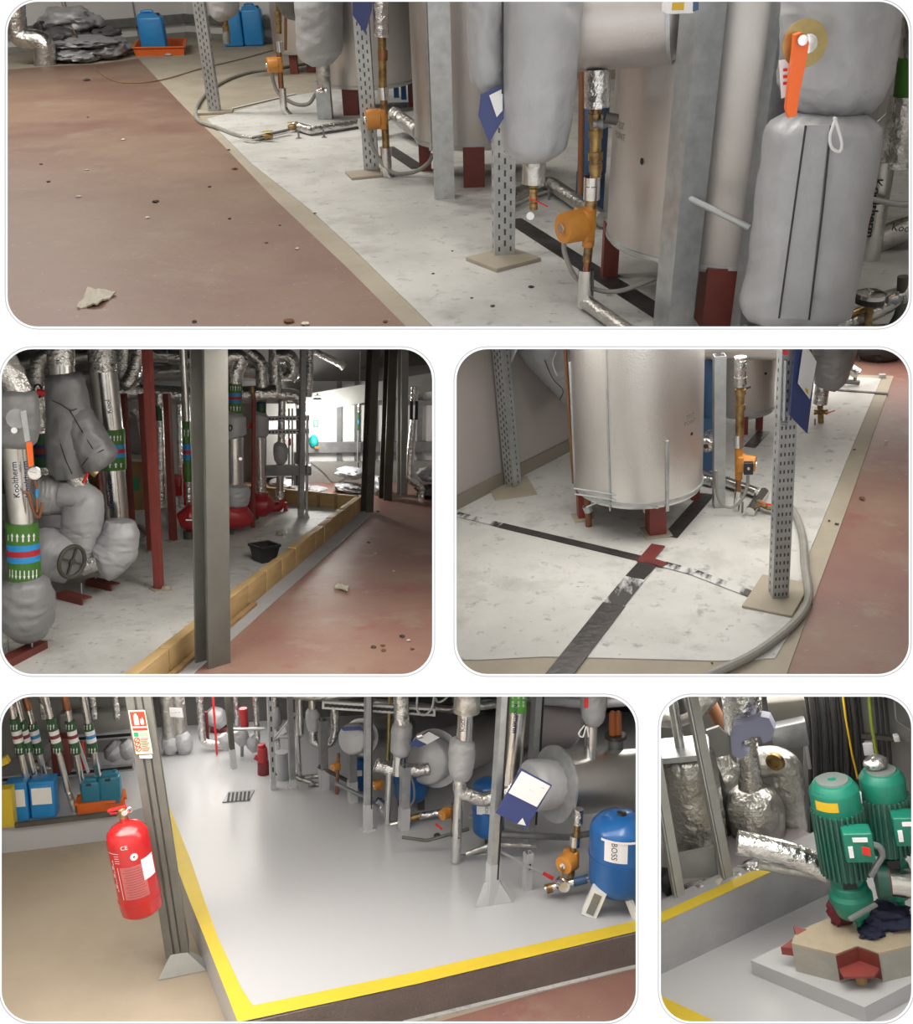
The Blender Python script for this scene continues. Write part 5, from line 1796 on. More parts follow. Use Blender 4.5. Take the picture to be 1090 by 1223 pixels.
for x, y0, y1, w, m in ((345, 488, 560, 2, 'conduit'), (349, 488, 580, 2, 'conduit'), (356, 488, 580, 5, 'wall_grey'), (346, 524, 532, 3, 'red_lever'), (352, 540, 580, 3, 'conduit')):
    pipe(T, 'conduit', [(x, y0), (x, y1)], w, d9 + 0.4, m)
T = Thing(r, 'wall_panel', 'pale grey electrical panel on the wall behind the pump risers', 'panel', r.p(330, 510, wq - 0.2))
plate(T, 'panel_sheet', [(318, 482), (362, 482), (362, 570), (318, 570)], wq - 0.15, 'wall_grey', 0.05)
plate(T, 'panel_sheet', [(321, 500), (331, 500), (331, 516), (321, 516)], wq - 0.17, 'white_paper', 0.02)

# foil pipes near the lamp, lamp, signs
dl = r.d(372, 600)
T = Thing(r, 'foil_drop_pipe', 'crinkled foil drop pipe ending beside the glowing lamp', 'pipe', r.p(371, 475, dl))
pipe(T, 'foil_sleeve', [(369, 407), (370, 440), (368, 474)], 9, dl, 'foil', fil=1)
T = Thing(r, 'foil_branch_pipe', 'foil branch slanting down from the ceiling above the white wall', 'pipe', r.p(410, 440, dl + 0.6))
pipe(T, 'foil_sleeve', [(368, 416), (408, 436)], 9, dl + 0.6, 'foil')
pipe(T, 'open_end', [(407, 435), (411, 439)], 10, dl + 0.6, 'foil_dull')
T = Thing(r, 'foil_branch_pipe', 'bunched foil bends beneath the ceiling between bracket frame and pump risers', 'pipe', r.p(345, 440, d9 + 0.2))
pipe(T, 'foil_bend', [(330, 426), (346, 424), (352, 440), (344, 452)], 18, d9 + 0.2, 'foil', fil=1)
pipe(T, 'foil_bend', [(300, 440), (322, 442), (345, 446), (356, 440)], 20, d9 + 0.5, 'foil', fil=1)
T = Thing(r, 'hanging_lamp', 'glowing white lamp with a shallow grey reflector over the white wall', 'lamp', r.p(379, 480, wq - 0.5))
c = r.p(379, 480, wq - 0.5)
s = r.s(c)
k = T.part('reflector', MB().lathe(c + Z * 5 * s, V((0, 0, -1)), [(-0.02, 0.03), (0.0, 3 * s), (2 * s, 6 * s), (2.5 * s, 6.5 * s), (2.6 * s, 5 * s)], 32), 'galv')
T.part('glowing_bowl', MB().lathe(c + Z * 2.5 * s, V((0, 0, -1)), [(0, 5 * s), (1 * s, 11 * s), (2.5 * s, 14 * s), (5 * s, 12 * s), (7 * s, 8 * s), (7.5 * s, 0)], 32), 'lamp_glow', k)
pipe(T, 'stem', [(379, 470), (379, 476)], 2, wq - 0.5, 'galv_dark')
ld = bpy.data.lights.new('hanging_lamp_light', 'POINT')
ld.energy = 26
ld.shadow_soft_size = 0.1
ld.color = (1, 0.97, 0.92)
lo_ = bpy.data.objects.new('hanging_lamp_light', ld)
COL.objects.link(lo_)
lo_.matrix_world = r.M @ Matrix.Translation(c - Z * 0.22)
wf = wq - 0.01
c = r.p(376, 488, wf)
s = r.s(c)
single(r, 'round_sign', MB().lathe(c, V((0, -1, 0)), [(0, 3 * s), (0.01, 3 * s), (0.011, 0)], 24), 'sign_red', 'small round red sign on the white wall under the lamp', 'sign', c)
T = Thing(r, 'exit_sign', 'green and white running man sign on the white wall', 'sign', r.p(377, 506, wf))
k = plate(T, 'sign_panel', [(374, 501.5), (380, 501.5), (380, 510.5), (374, 510.5)], wf, 'sign_green', 0.01)
plate(T, 'pictogram', [(375.5, 503), (378.5, 503), (378, 509), (376.3, 509)], wf - 0.004, 'white_paper', 0.002, k)
T = Thing(r, 'teal_pouch', 'teal first aid pouch with orange trim hung on the white wall', 'pouch', r.p(375, 534, wf))
c = r.p(374.5, 527, wf - 0.06)
k = T.part('pouch_body', MB().blob(c, V((5.5 * s, 0, 0)), V((0, 0.06, 0)), Z * 8 * s, 0.12, 3, 3), 'sign_teal')
T.part('orange_trim', MB().obox(c + V((3 * s, -0.06, -6.5 * s)), V((2.5 * s, 0, 0)), V((0, 0.01, 0)), Z * 1.2 * s, 0.003), 'orange_lever', k)
T = Thing(r, 'thin_wall_pipe', 'thin foil pipe with green bands running down the white wall', 'pipe', r.p(427, 562, wf - 0.1))
pipe(T, 'foil_sleeve', [(428, 470), (428, 492)], 2.5, wf - 0.1, 'foil')
pipe(T, 'green_band', [(428, 492), (427.5, 514)], 3, wf - 0.1, 'band_green_dark')
pipe(T, 'blue_band', [(428, 502), (428, 506)], 3.4, wf - 0.1, 'band_blue')
pipe(T, 'lower_conduit', [(427.5, 514), (426.5, 562)], 1.3, wf - 0.1, 'conduit')
pipe(T, 'hanger_rod', [(430, 420), (429, 470)], 1.2, wf - 0.1, 'conduit')
T = Thing(r, 'wall_wire', 'thin dark wire sagging across the foot of the white wall', 'cable', r.p(398, 576, wf - 0.1))
cord(T, 'wire_run', [(371, 552), (385, 563), (398, 576), (410, 571), (425, 563), (437, 559)], 0.8, wf - 0.1, 'galv_dark')
d10 = r.d(505, 596)
T = Thing(r, 'foil_downpipe', 'slender foil downpipe with two black bands and an offset foot, by the broad column', 'pipe', r.f(504, 597))
pipe(T, 'foil_sleeve', [(495, 462), (494, 482)], 9, d10, 'foil')
for x in (491, 497):
    pipe(T, 'black_band', [(x + 0.4, 479), (x, 501)], 4, d10 - 0.03, 'ink_black')
pipe(T, 'foil_sleeve', [(494, 500), (490, 540), (489, 574), (500, 579), (504, 584), (504, 597)], 9, d10, 'foil', fil=1)
# heaps of jackets by the wall
HG = 'grey jackets piled by the white wall'
def heap2(x0, x1, yb, h, seed, lab, m='jacket_light', z=0.0):
    a, b = r.f(x0, yb), r.f(x1, yb)
    c = (a + b) / 2 + V((0, 0.12, 0))
    hh = r.s(a) * h
    single(r, 'folded_jacket', MB().blob(c + Z * (z + hh * 0.5), (b - a) / 2, V((0, 0.16, 0)), Z * hh * 0.55, 0.30, seed, 4, 1.9), m, lab, 'jacket', c, HG, sharp=70)
heap2(400, 438, 590, 10, 71, 'flat grey jacket under the folded sheet by the white wall', 'jacket')
heap2(404, 440, 588, 12, 73, 'pale folded sheet standing on the jackets by the white wall', 'jacket_light', 0.12)
heap2(446, 460, 593, 20, 75, 'dark-backed grey jacket propped between the two dark columns', 'jacket')
heap2(452, 459, 594, 12, 76, 'small pale jacket leaning beside the dark column', 'jacket_light')
heap2(322, 352, 589, 14, 77, 'pale grey jacket lying behind the far timber boards', 'jacket_light')
heap2(346, 372, 590, 10, 79, 'small grey jacket roll lying behind the bracket frame', 'jacket')
heap2(366, 392, 591, 6, 80, 'thin grey jacket spread behind the far boards', 'jacket')
heap2(500, 530, 596, 14, 83, 'dark jacket heap beside the foil downpipe foot', 'jacket_dark')
heap2(503, 535, 595, 16, 85, 'pale jacket thrown on the dark heap by the foil downpipe', 'jacket_light', 0.14)

# bucket
B = r.f(318, 676)
s = r.s(B)
T = Thing(r, 'bucket', 'black square plastic bucket standing on the white plinth floor', 'bucket', B)
B = r.f(316, 672)
ca, sa = math.cos(0.5), math.sin(0.5)
ux, uy = V((ca, sa, 0)), V((-sa, ca, 0))
hb, ht, hh = 9 * s, 13.5 * s, 22 * s
vs = []
for (h, z) in ((hb, 0), (ht, hh)):
    vs += [B + ux * (a * h) + uy * (b * h) + Z * z for a, b in ((-1, -1), (1, -1), (1, 1), (-1, 1))]
for (h, z) in ((ht * 0.93, hh), (hb * 0.92, 0.01)):
    vs += [B + ux * (a * h) + uy * (b * h) + Z * z for a, b in ((-1, -1), (1, -1), (1, 1), (-1, 1))]
fs = [(0, 1, 2, 3)]
for k in range(3):
    for j in range(4):
        fs.append((k * 4 + j, k * 4 + (j + 1) % 4, k * 4 + 4 + (j + 1) % 4, k * 4 + 4 + j))
fs.append((12, 13, 14, 15))
k = T.part('bucket_body', MB().add(vs, fs), 'black_plastic')
rim = MB()
for j in range(4):
    p0, p1 = vs[4 + j], vs[4 + (j + 1) % 4]
    rim.beam(p0, p1, 0.016, 0.016)
T.part('bucket_rim', rim, 'black_plastic', k)
T.part('plaster_smear', MB().blob(B + ux * hb * 1.22 + Z * hh * 0.55, ux * 0.004, uy * hb * 0.5, Z * hh * 0.2, 0.5, 3, 2), 'pale_debris', k)
debris(r, 333, 639, 9, 'beige_concrete', 'rounded lump of mortar on the white plinth floor near the bucket', 3, 0.7, z=0.012)
crumpled(r, 'torn_rag', [(399, 703), (415, 707), (417, 701), (404, 699)], 0.004, 'rag', 'small torn rag on the red floor outside the timber edging', 'rag', 8, 0.014, 2.6)
for i, (x, y, w, m, lab) in enumerate([(480, 760, 7, 'dark_debris', 'black crumb beside a white flake outside the timber edging'), (488, 765, 5, 'pale_debris', 'white flake beside a black crumb outside the timber edging'),
                                      (446, 773, 7, 'dark_debris', 'dark lump in the cluster of droppings outside the timber edging'), (457, 771, 6, 'rust_debris', 'brown flake in the cluster of droppings outside the timber edging'),
                                      (458, 777, 6, 'rust_debris', 'lower brown flake in the cluster of droppings outside the timber edging'), (451, 611, 4, 'dark_debris', 'black scrap on the red floor by the dark column foot'),
                                      (470, 682, 3, 'pale_debris', 'tiny pale flake on the open red floor'), (448, 661, 3, 'pale_debris', 'pale crumb on the red floor halfway to the dark column'), (440, 648, 4, 'dark_debris', 'dark crumb on the red floor halfway to the dark column'), (492, 775, 4, 'rust_debris', 'small rusty crumb near the white flake')]):
    debris(r, x, y, w, m, lab, i + 60)
single(r, 'mortar_lump', MB().blob(r.f(199, 703, 0.02), V((0.03, 0, 0)), V((0, 0.025, 0)), Z * 0.022, 0.3, 5, 3), 'beige_concrete', 'ring of grey mortar by the red post base plate', 'lump', r.f(199, 703, 0.012))

# ================================================================ room 3: tank corner with taped white floor
r = R3
floor_poly(r, [(533, 816), (1300, 816), (1300, 407), (533, 407)], 'red_floor_b')
EDG = [(935, 817), (939, 805), (975, 706), (1010, 610), (1040, 525), (1067, 449)]
INN = [(1052, 452), (1035, 492), (1010, 552), (987, 610), (966, 660), (952, 720), (945, 752), (925, 786), (860, 789), (740, 786), (650, 784), (570, 788), (533, 787)]
floor_poly(r, EDG + [(1010, 447), (900, 440), (533, 440), (533, 817)], 'beige_concrete', 0.003)
floor_poly(r, INN + [(533, 500), (700, 440), (1000, 449)], 'white_screed', 0.006)
A, B = r.f(520, 622), r.f(870, 441)
n = (B - A).cross(Z).normalized()
n = -n if n.y < 0 else n
struct(r, 'wall_side', MB().prism([A, B, B + Z * 2.0, A + Z * 2.0], n * 0.05), 'pale_wall', A)
sk = r.top(r.f(545, 609), 592).z
struct(r, 'baseboard_side', MB().prism([A - n * 0.012, B - n * 0.012, B - n * 0.012 + Z * sk, A - n * 0.012 + Z * sk], n * 0.012), 'skirting_tan', A)
FS = lambda pts, w, m, lab, z=0.008, nm='floor_tape': floor_strip(r, pts, w, m, lab, nm, z)
FS([(545, 614), (600, 628)], 0.035, 'worn_tape', 'faded worn tape beginning by the pale wall')
FS([(598, 627.5), (768, 668)], 0.038, 'black_tape', 'long black tape line running from the faded tape to the crossing before the tank')
FS([(792, 674), (830, 684)], 0.038, 'worn_tape', 'worn silvery tape piece just past the tape crossing')
FS([(829, 684), (900, 711)], 0.038, 'worn_tape', 'shiny worn tape ending at the base plate of the perforated post')
FS([(655, 822), (733, 722)], 0.075, 'black_tape', 'wide dark tape running from the beige border to the shiny patch')
FS([(732, 723), (762, 686)], 0.070, 'worn_tape', 'wide torn silvery tape close to the tape crossing')
FS([(758, 690), (776, 670)], 0.066, 'black_tape', 'dark crumpled tape right at the crossing', 0.010)
FS([(768, 672), (786, 651)], 0.050, 'red_tape', 'red tape stub pointing from the crossing to the tank leg', 0.011)
FS([(772, 668), (794, 675)], 0.036, 'red_tape', 'red tape patch across the black line at the crossing', 0.012)
FS([(800, 641), (845, 590)], 0.055, 'black_tape', 'black tape passing beside the right-hand tank leg')
FS([(895, 534), (912, 515)], 0.05, 'black_tape', 'black tape behind the orange pump riser')
FS([(1000, 466), (1061, 470)], 0.02, 'black_tape', 'thin black line across the far end of the white floor')

# ---- room 3: objects
post(r, 'perforated post with bracket standing against the pale wall', (613, 582), 408, 14, plate=(50, 0.20, 0.35, -2, 3), yaw=-0.5, pz=0.012, xtop=597)
T = Thing(r, 'wall_bracket', 'galvanised triangular bracket plate high beside the perforated wall post', 'bracket', r.p(606, 440, r.d(613, 582)))
plate(T, 'bracket_plate', [(600, 408), (622, 408), (605, 446), (602, 440)], r.d(613, 582) + 0.03, 'galv', 0.006)
plate(T, 'bracket_rib', [(612, 408), (619, 408), (605, 440)], r.d(613, 582) + 0.02, 'galv_dark', 0.004)
dj = r.d(700, 560)
T = Thing(r, 'jacketed_elbow', 'grey jacketed elbow behind the tank with a loose white tie', 'pipe', r.p(672, 470, dj))
jacket(T, [(640, 400), (655, 420), (672, 445), (690, 470)], [60, 58, 48, 40], dj, seed=91, wr=0.04)
cord(T, 'white_tie', [(664, 420), (660, 432), (662, 442), (665, 449)], 1.5, dj - 0.12, 'cord_white')
cord(T, 'seam', [(650, 430), (660, 452), (672, 466), (668, 478)], 1.2, dj - 0.11, 'seam')

T, C, Rr, zb, tp, b = tank(r, 'bright embossed silver tank on red legs beside the crossed floor tapes', 762, 74, (783, 638), 598, 400, 'tank_silver', ld=0.55)
leg_box(T, (783, 638), zb + 0.03, 20, 'red_post', plate=1.6, yaw=0.3)
leg_box(T, (696, 620), zb + 0.03, 12, 'red_post', plate=2.0, yaw=0.3)
leg_box(T, (829, 597), zb + 0.03, 10, 'red_oxide', yaw=0.3)
for a, z0, z1, w in ((-62, zb - 0.005, zb + 0.26, 0.006), (-112, zb, zb + 1.4, 0.003), (-168, zb, zb + 0.5, 0.006)):
    a = math.radians(a)
    er = V((math.cos(a), math.sin(a), 0))
    T.part('seam_strip', MB().obox(C + er * (Rr + 0.002) + Z * (z0 + z1) / 2, V((-er.y, er.x, 0)) * w, er * 0.003, Z * (z1 - z0) / 2, 0.001), 'galv', b)
wr = (C, Z, Rr)
for t, y in (('TEST', 494), ('POINT', 501)):
    lettering(T, t, (824, y), C.y - Rr * 0.5, 5, 'ink_grey', wrapc=wr, parent=b)
T.part('test_hole', MB().lathe(C + V((math.cos(math.radians(-35)), math.sin(math.radians(-35)), 0)) * Rr + Z * r.top(C + V((Rr * 0.8, -Rr * 0.5, 0)), 516).z, V((0.8, -0.57, 0)), [(0, 0.006), (0.002, 0.006), (0.0021, 0)], 12), 'ink_black', b)
fw = zb - 0.02
for pts in (((684, 583), (740, 592), (785, 604)), ((686, 590), (745, 599), (786, 607)), ((700, 606), (722, 596)), ((767, 596), (769, 612))):
    P = [r.p(x, y, C.y - Rr * 0.95) for x, y in pts]
    T.part('wire_stay', MB().tube(P, 0.003, 6), 'galv')
lf = r.d(703, 630)
T = Thing(r, 'copper_pipe', 'thick brown copper pipe standing upright in front of the silver tank', 'pipe', r.f(703, 629))
pipe(T, 'pipe_run', [(690, 407), (703, 629)], 8.5, lf, 'copper_brown')
pipe(T, 'clip', [(700, 604), (703, 611)], 11, lf, 'galv')
T = Thing(r, 'copper_pipe', 'thin brown copper pipe hugging the shaded side of the silver tank', 'pipe', r.p(685, 576, lf + 0.1))
pipe(T, 'pipe_run', [(674, 407), (685, 577)], 4.5, lf + 0.1, 'copper_brown')
T = Thing(r, 'copper_pipe', 'copper pipe on the bright side of the silver tank next to the dark blue vessel', 'pipe', r.p(834, 567, C.y))
pipe(T, 'pipe_run', [(836, 407), (834, 567)], 5, C.y - 0.02, 'copper')

# beyond the tank
T, Cb, Rb, zb2, tp, b = tank(r, 'pinkish silver tank behind the orange pump riser', 886, 36, (906, 514), 497, 400, 'tank_pink', ld=0.5)
leg_box(T, (906, 514), zb2 + 0.03, 8)
leg_box(T, (890, 520), zb2 + 0.03, 5)
T.part('test_hole', MB().lathe(r.p(914, 446, Cb.y - Rb * 0.8), V((0.5, -1, 0)), [(0, 0.006), (0.003, 0.006), (0.0031, 0)], 12), 'ink_black', b)
vessel(r, 846, 11, 500, 412, r.d(850, 560), 'dark blue vessel squeezed between two silver tanks', 'blue_dull')
dh = r.d(858, 606)
T = Thing(r, 'clad_header', 'horizontal clad header at the top behind the perforated floor post', 'vessel', r.p(890, 428, dh + 0.25))
a, b2 = r.p(836, 412, dh + 0.25), r.p(935, 412, dh + 0.25)
T.part('cladding', MB().lathe(a, (b2 - a).normalized(), [(0, 0.055), ((b2 - a).length, 0.055)], 32), 'tank_pink')
post(r, 'plain galvanised channel post beside the grey pump hose', (858, 606), 424, 13, holes=False, yaw=0.15, xtop=859)
db = r.d(879, 612)
T = Thing(r, 'pump_riser', 'corroded brass riser with an orange pump and black terminal box', 'pipe', r.f(879, 612))
pipe(T, 'foil_sleeve', [(884, 426), (884, 461)], 15, db, 'foil')
pipe(T, 'print_band', [(884, 450), (884, 460)], 15.4, db, 'foil_smooth')
pipe(T, 'brass_pipe', [(884, 458), (883, 521)], 10, db, 'brass')
for y, w in ((468, 13), (486, 12), (500, 9), (508, 8)):
    pipe(T, 'brass_fitting', [(884, y - 3), (884, y + 3)], w, db, 'brass')
pipe(T, 'valve_knob', [(890, 463), (896, 461)], 5, db - 0.03, 'black_plastic')
pipe(T, 'copper_pipe', [(883, 506), (882, 522)], 6, db, 'copper')
pipe(T, 'union', [(882, 519), (882, 534)], 11, db, 'chrome')
pipe(T, 'pump_body', [(882, 533), (882, 572)], 9, db, 'orange_pump')
pump(T, (889, 553), 27, db - 0.01, 1, yaw=0.25)
c = r.p(893.5, 559, db - 0.065)
s = r.s(c)
k = T.part('terminal_box', MB().obox(c, V((5.5 * s, 0, 0)), V((0, 0.012, 0)), Z * 7.5 * s, 0.003), 'black_plastic')
T.part('box_dial', MB().lathe(c + V((0, -0.012, 0.003)), V((0, -1, 0)), [(0, 2 * s), (0.003, 1.6 * s), (0.0031, 0)], 12), 'chrome', k)
pipe(T, 'brass_pipe', [(882, 570), (881, 588)], 6, db, 'copper')
pipe(T, 'foil_foot', [(881, 586), (879, 612)], 8, db, 'foil_smooth')
cord(T, 'pump_cable', [(893, 568), (892, 580), (886, 596), (874, 606), (862, 602), (856, 588), (855, 562)], 4, db - 0.05, 'hose_grey')
T = Thing(r, 'printed_foil_pipe', 'foil floor pipe printed Kool running behind the orange pump riser', 'pipe', r.f(880, 585))
pp = T.part('foil_pipe', MB().tube([r.f(838, 566, 0.03), r.f(872, 577, 0.03), r.f(904, 588, 0.03)], 0.02, 12), 'foil_smooth')
lettering(T, 'Kool', (874, 572), r.d(874, 580) - 0.03, 5, 'ink_black', rot=-0.2, parent=pp)
T.part('foil_pipe', MB().tube([r.f(895, 612, 0.02), r.f(912, 588, 0.02)], 0.02, 12), 'foil_smooth', label='foil pipe printed with lettering')
T.part('support_foot', MB().tube([r.f(886, 614), r.f(886, 614) + Z * 0.05], 0.004, 6), 'galv_dark')
T = Thing(r, 'drain_valve', 'small brass drain valve low between the pump riser and the perforated floor post', 'valve', r.f(915, 606))
T.part('valve_body', MB().tube([r.f(905, 600, 0.03), r.f(918, 606, 0.03), r.f(930, 607, 0.03)], 0.012, 8).tube([r.f(912, 603, 0.03), r.f(912, 603, 0.06)], 0.008, 8), 'brass')
T.part('valve_foot', MB().tube([r.f(906, 612), r.f(906, 612) + Z * 0.03], 0.004, 6), 'galv_dark')
T.part('valve_lever', MB().beam(r.f(908, 601, 0.055), r.f(922, 603, 0.055), 0.008, 0.004), 'red_lever')
T = Thing(r, 'foil_stub', 'round foil-wrapped stub end between the silver tank and the channel post', 'pipe', r.p(843, 540, dh + 0.1))
c = r.p(843, 532, dh + 0.05)
s = r.s(c)
T.part('stub_end', MB().lathe(c, V((-0.2, -1, 0)), [(-0.1, 9 * s), (0, 9 * s), (0.005, 7 * s), (0.006, 0)], 24), 'foil')
T.part('rust_ring', MB().lathe(c + V((0, -0.006, 0)), V((-0.2, -1, 0)), [(0, 3 * s), (0.004, 3 * s), (0.0041, 0)], 16), 'red_tape')
for x, y, lab in ((845, 567, 'short foil pipe lying at the foot of the silver tank'),):
    T = Thing(r, 'foil_floor_pipe', lab, 'pipe', r.f(x, y))
    T.part('foil_pipe', MB().tube([r.f(836, 572, 0.025), r.f(852, 576, 0.025)], 0.022, 12), 'foil')

# perforated floor post with paper, navy board
base = (929, 714)
T = post(r, 'tall perforated double-row post on a beige base plate beside the looping hose', base, 408, 19, plate=(58, 0.22, -0.35, -2, 0), yaw=0.2, pz=0.014, xtop=942, hole_rows=(0.34, 0.12))
dpst = r.d(*base)
pipe(T, 'slide_rod', [(938, 430), (936, 506)], 4, dpst - 0.045, 'galv')
pipe(T, 'rod_clamp', [(932, 505), (940, 506)], 5, dpst - 0.05, 'galv_dark')
pipe(T, 'red_cap', [(938, 421, dpst - 0.06), (938, 421, dpst - 0.04)], 7, dpst, 'red_lever')
T = Thing(r, 'clip_board', 'navy board with a white sheet fixed to the tall perforated post', 'sign', r.p(955, 515, dpst))
k = plate(T, 'board', [(950, 407, dpst - 0.06), (975, 430, dpst - 0.02), (964, 518, dpst - 0.02), (943, 496, dpst - 0.06)], dpst, 'navy', 0.005)
plate(T, 'paper_sheet', [(960, 408, dpst - 0.055), (975, 432, dpst - 0.028), (967, 477, dpst - 0.028), (953, 458, dpst - 0.063)], dpst, 'white_paper', 0.002, k)
plate(T, 'seal_mark', [(962, 463, dpst - 0.05), (965, 466, dpst - 0.045), (965, 471, dpst - 0.045), (962, 468, dpst - 0.05)], dpst, 'cable_yellow', 0.001, k)
dj = r.d(985, 506)
T = Thing(r, 'hanging_jacket', 'hanging grey jacket over a brass drain valve with red lever', 'jacket', r.f(985, 508))
jacket(T, [(995, 395), (996, 420), (992, 448), (985, 462)], [50, 48, 40, 26], dj, seed=95, wr=0.05)
pipe(T, 'foil_neck', [(982, 460), (979, 482)], 17, dj, 'foil')
valve(T, (980, 492), 9, dj - 0.02, 'brass', [(986, 494), (997, 490)])
pipe(T, 'drain_pipe', [(979, 480), (980, 505)], 7, dj, 'brass')
pipe(T, 'support_rod', [(973, 500), (973, 514)], 2, dj - 0.03, 'galv_dark')
d3 = r.d(1015, 462)
T = Thing(r, 'foil_branch_pipe', 'crumpled foil pipe end with small valve lying at the far end of the white floor', 'pipe', r.f(1015, 460))
pipe(T, 'foil_sleeve', [(1004, 436), (1014, 440), (1024, 446)], 13, d3, 'foil')
pipe(T, 'valve_body', [(1002, 455), (1026, 457)], 6, d3, 'galv_dark')
pipe(T, 'valve_stem', [(1022, 444), (1020, 458)], 4, d3, 'brass')
T = Thing(r, 'floor_stand', 'small dark metal stand on the red floor beyond the white area', 'stand', r.f(1025, 432))
for a, b in (((1016, 430), (1024, 414)), ((1026, 432), (1024, 414)), ((1032, 428), (1024, 414)), ((1014, 420), (1036, 420))):
    pipe(T, 'stand_leg', [a, b], 2, r.d(1025, 432), 'steel_dark')
single(r, 'black_tub', MB().blob(r.f(1051, 430) + Z * 0.08, V((0.12, 0, 0)), V((0, 0.1, 0)), Z * 0.10, 0.25, 3, 3, 1.5, 0.8), 'black_plastic', 'black plastic sack slumped on the red floor beyond the white area', 'sack', r.f(1051, 432))
single(r, 'metal_block', MB().obox(r.f(1053, 452) + Z * 0.012, V((0.016, 0, 0)), V((0, 0.012, 0)), Z * 0.012, 0.003), 'galv', 'small grey metal block on the far corner of the white floor', 'block', r.f(1053, 452))
T = Thing(r, 'floor_hose', 'long grey hose curving past the perforated post to the beige border', 'hose', r.f(955, 740))
T.part('hose_tube', MB().tube(spline([r.f(x, y, 0.016) for x, y in ((944, 606), (953, 622), (959, 645), (961, 675), (965, 705), (963, 722), (950, 742), (925, 764), (895, 784), (845, 808), (820, 822))]), 0.0135, 10), 'hose_grey')
for i, (x, y, w, m, lab) in enumerate([(963, 673, 5, 'rust_debris', 'brown flake on the beige border beside the hose'), (1029, 595, 7, 'rust_debris', 'rusty brown lump on the red floor past the border'), (1020, 537, 3, 'dark_debris', 'dark crumb on the beige border far down'), (999, 626, 5, 'dark_debris', 'dark twig on the beige border edge'),
                                      (1058, 527, 4, 'pale_debris', 'pale flake on the red floor past the border'), (968, 722, 5, 'dark_debris', 'black tuft of fibre caught beside the hose bend'), (850, 792, 3, 'dark_debris', 'tiny dark speck on the bottom beige border'), (990, 622, 3, 'dark_debris', 'dark speck near the twig on the border'), (835, 604, 4, 'dark_debris', 'dark crumb on white floor near the black tape end')]):
    debris(r, x, y, w, m, lab, i + 80, z=0.006)

# ================================================================ room 4: finished grey floor on a kerbed platform
r = R4
floor_poly(r, [(-400, 1395), (772, 1395), (772, 900), (-400, 900)], 'tan_concrete')
floor_poly(r, [(470, 1236), (525, 1220), (760, 1152), (772, 1148), (772, 1395), (420, 1395)], 'red_floor_b', 0.003)
ZK = r.top(r.f(757, 1152), 1113).z
OUT = [(193, 955), (207, 1025), (226, 1075), (244, 1119), (270, 1185), (284, 1221)]
INR = [(199.5, 957), (227, 1025), (244, 1075), (260, 1119), (288, 1180), (302, 1201)]
g = lambda x, y, z=0.0: r.f(x, y, ZK + z)
PLAT = [(-400, 1045), (-100, 1000), (5, 986), (160, 968)] + OUT + [(500, 1174), (760, 1112), (776, 1108), (776, 850), (-400, 850)]
P = [g(x, y) for x, y in PLAT]
struct(r, 'floor', MB().prism([q - Z * ZK for q in P], Z * ZK), 'grey_paint_floor', P[4])
# front face of the kerb is rough render, with a white foot strip
a, b = g(284, 1221), g(790, 1105)
n = (b - a).cross(Z).normalized()
n = -n if n.y > 0 else n
struct(r, 'wall_kerb', MB().prism([a + n * 0.001 - Z * 0.002, b + n * 0.001 - Z * 0.002, b + n * 0.001 - Z * ZK, a + n * 0.001 - Z * ZK], n * 0.012), 'render_kerb', a)
a0, b0 = V((a.x, a.y, 0)), V((b.x, b.y, 0))
t = (b0 - a0)
struct(r, 'trim_foot', MB().prism([a0 + t * 0.35 + n * 0.014, b0 + n * 0.014, b0 + n * 0.03, a0 + t * 0.35 + n * 0.03], Z * 0.008), 'white_screed', a0)
# yellow edge lines
k = len(OUT)
mb = MB()
for i in range(k - 1):
    mb.add([g(*OUT[i], 0.001), g(*OUT[i + 1], 0.001), g(*INR[i + 1], 0.001), g(*INR[i], 0.001)], [(0, 1, 2, 3)])
    q = [g(*OUT[i], 0.003), g(*OUT[i + 1], 0.003), g(*INR[i + 1], 0.003), g(*INR[i], 0.003)]
    mb.add(q, [(0, 1, 2, 3)])
fr = [g(284, 1221, 0.003), g(500, 1174.5, 0.003), g(776, 1108.5, 0.003), g(776, 1095.5, 0.003), g(500, 1159.5, 0.003), g(302, 1201, 0.003)]
mb.add(fr, [(0, 1, 4, 5), (1, 2, 3, 4)])
single(r, 'yellow_edge_line', mb, 'yellow_line', 'bright yellow painted line round the corner of the grey platform', 'line', g(284, 1221))
# back wall
dwl = g(200, 868).y
struct(r, 'wall_back', MB().prism([r.p(-400, 880, dwl), r.p(776, 880, dwl), r.p(776, 815, dwl), r.p(-400, 815, dwl)], V((0, 0.05, 0))), 'wall_shaded', r.p(0, 870, dwl))  # dark sheet standing for the shade behind the plant row
struct(r, 'wall_back', MB().prism([r.p(-400, 990, g(60, 955).y + 0.5), r.p(155, 960, g(60, 955).y + 0.5), r.p(155, 815, g(60, 955).y + 0.5), r.p(-400, 815, g(60, 955).y + 0.5)], V((0, 0.03, 0))), 'wall_grey', r.p(0, 900, dwl))
o = single(r, 'floor_drain', MB().obox(g(285, 951, 0.002), V((0.06, 0.0, 0)), V((0.01, 0.05, 0)), Z * 0.003), 'galv_dark', 'small square drain grating in the grey painted floor', 'drain', g(285, 951))
mbg = MB()
for i in range(6):
    mbg.obox(g(285, 951, 0.006) + V((-0.045 + i * 0.018, 0, 0)), V((0.005, 0, 0)), V((0, 0.042, 0)), Z * 0.001)
mbg.build('grating_slots', 'ink_black', r, g(285, 951), o)

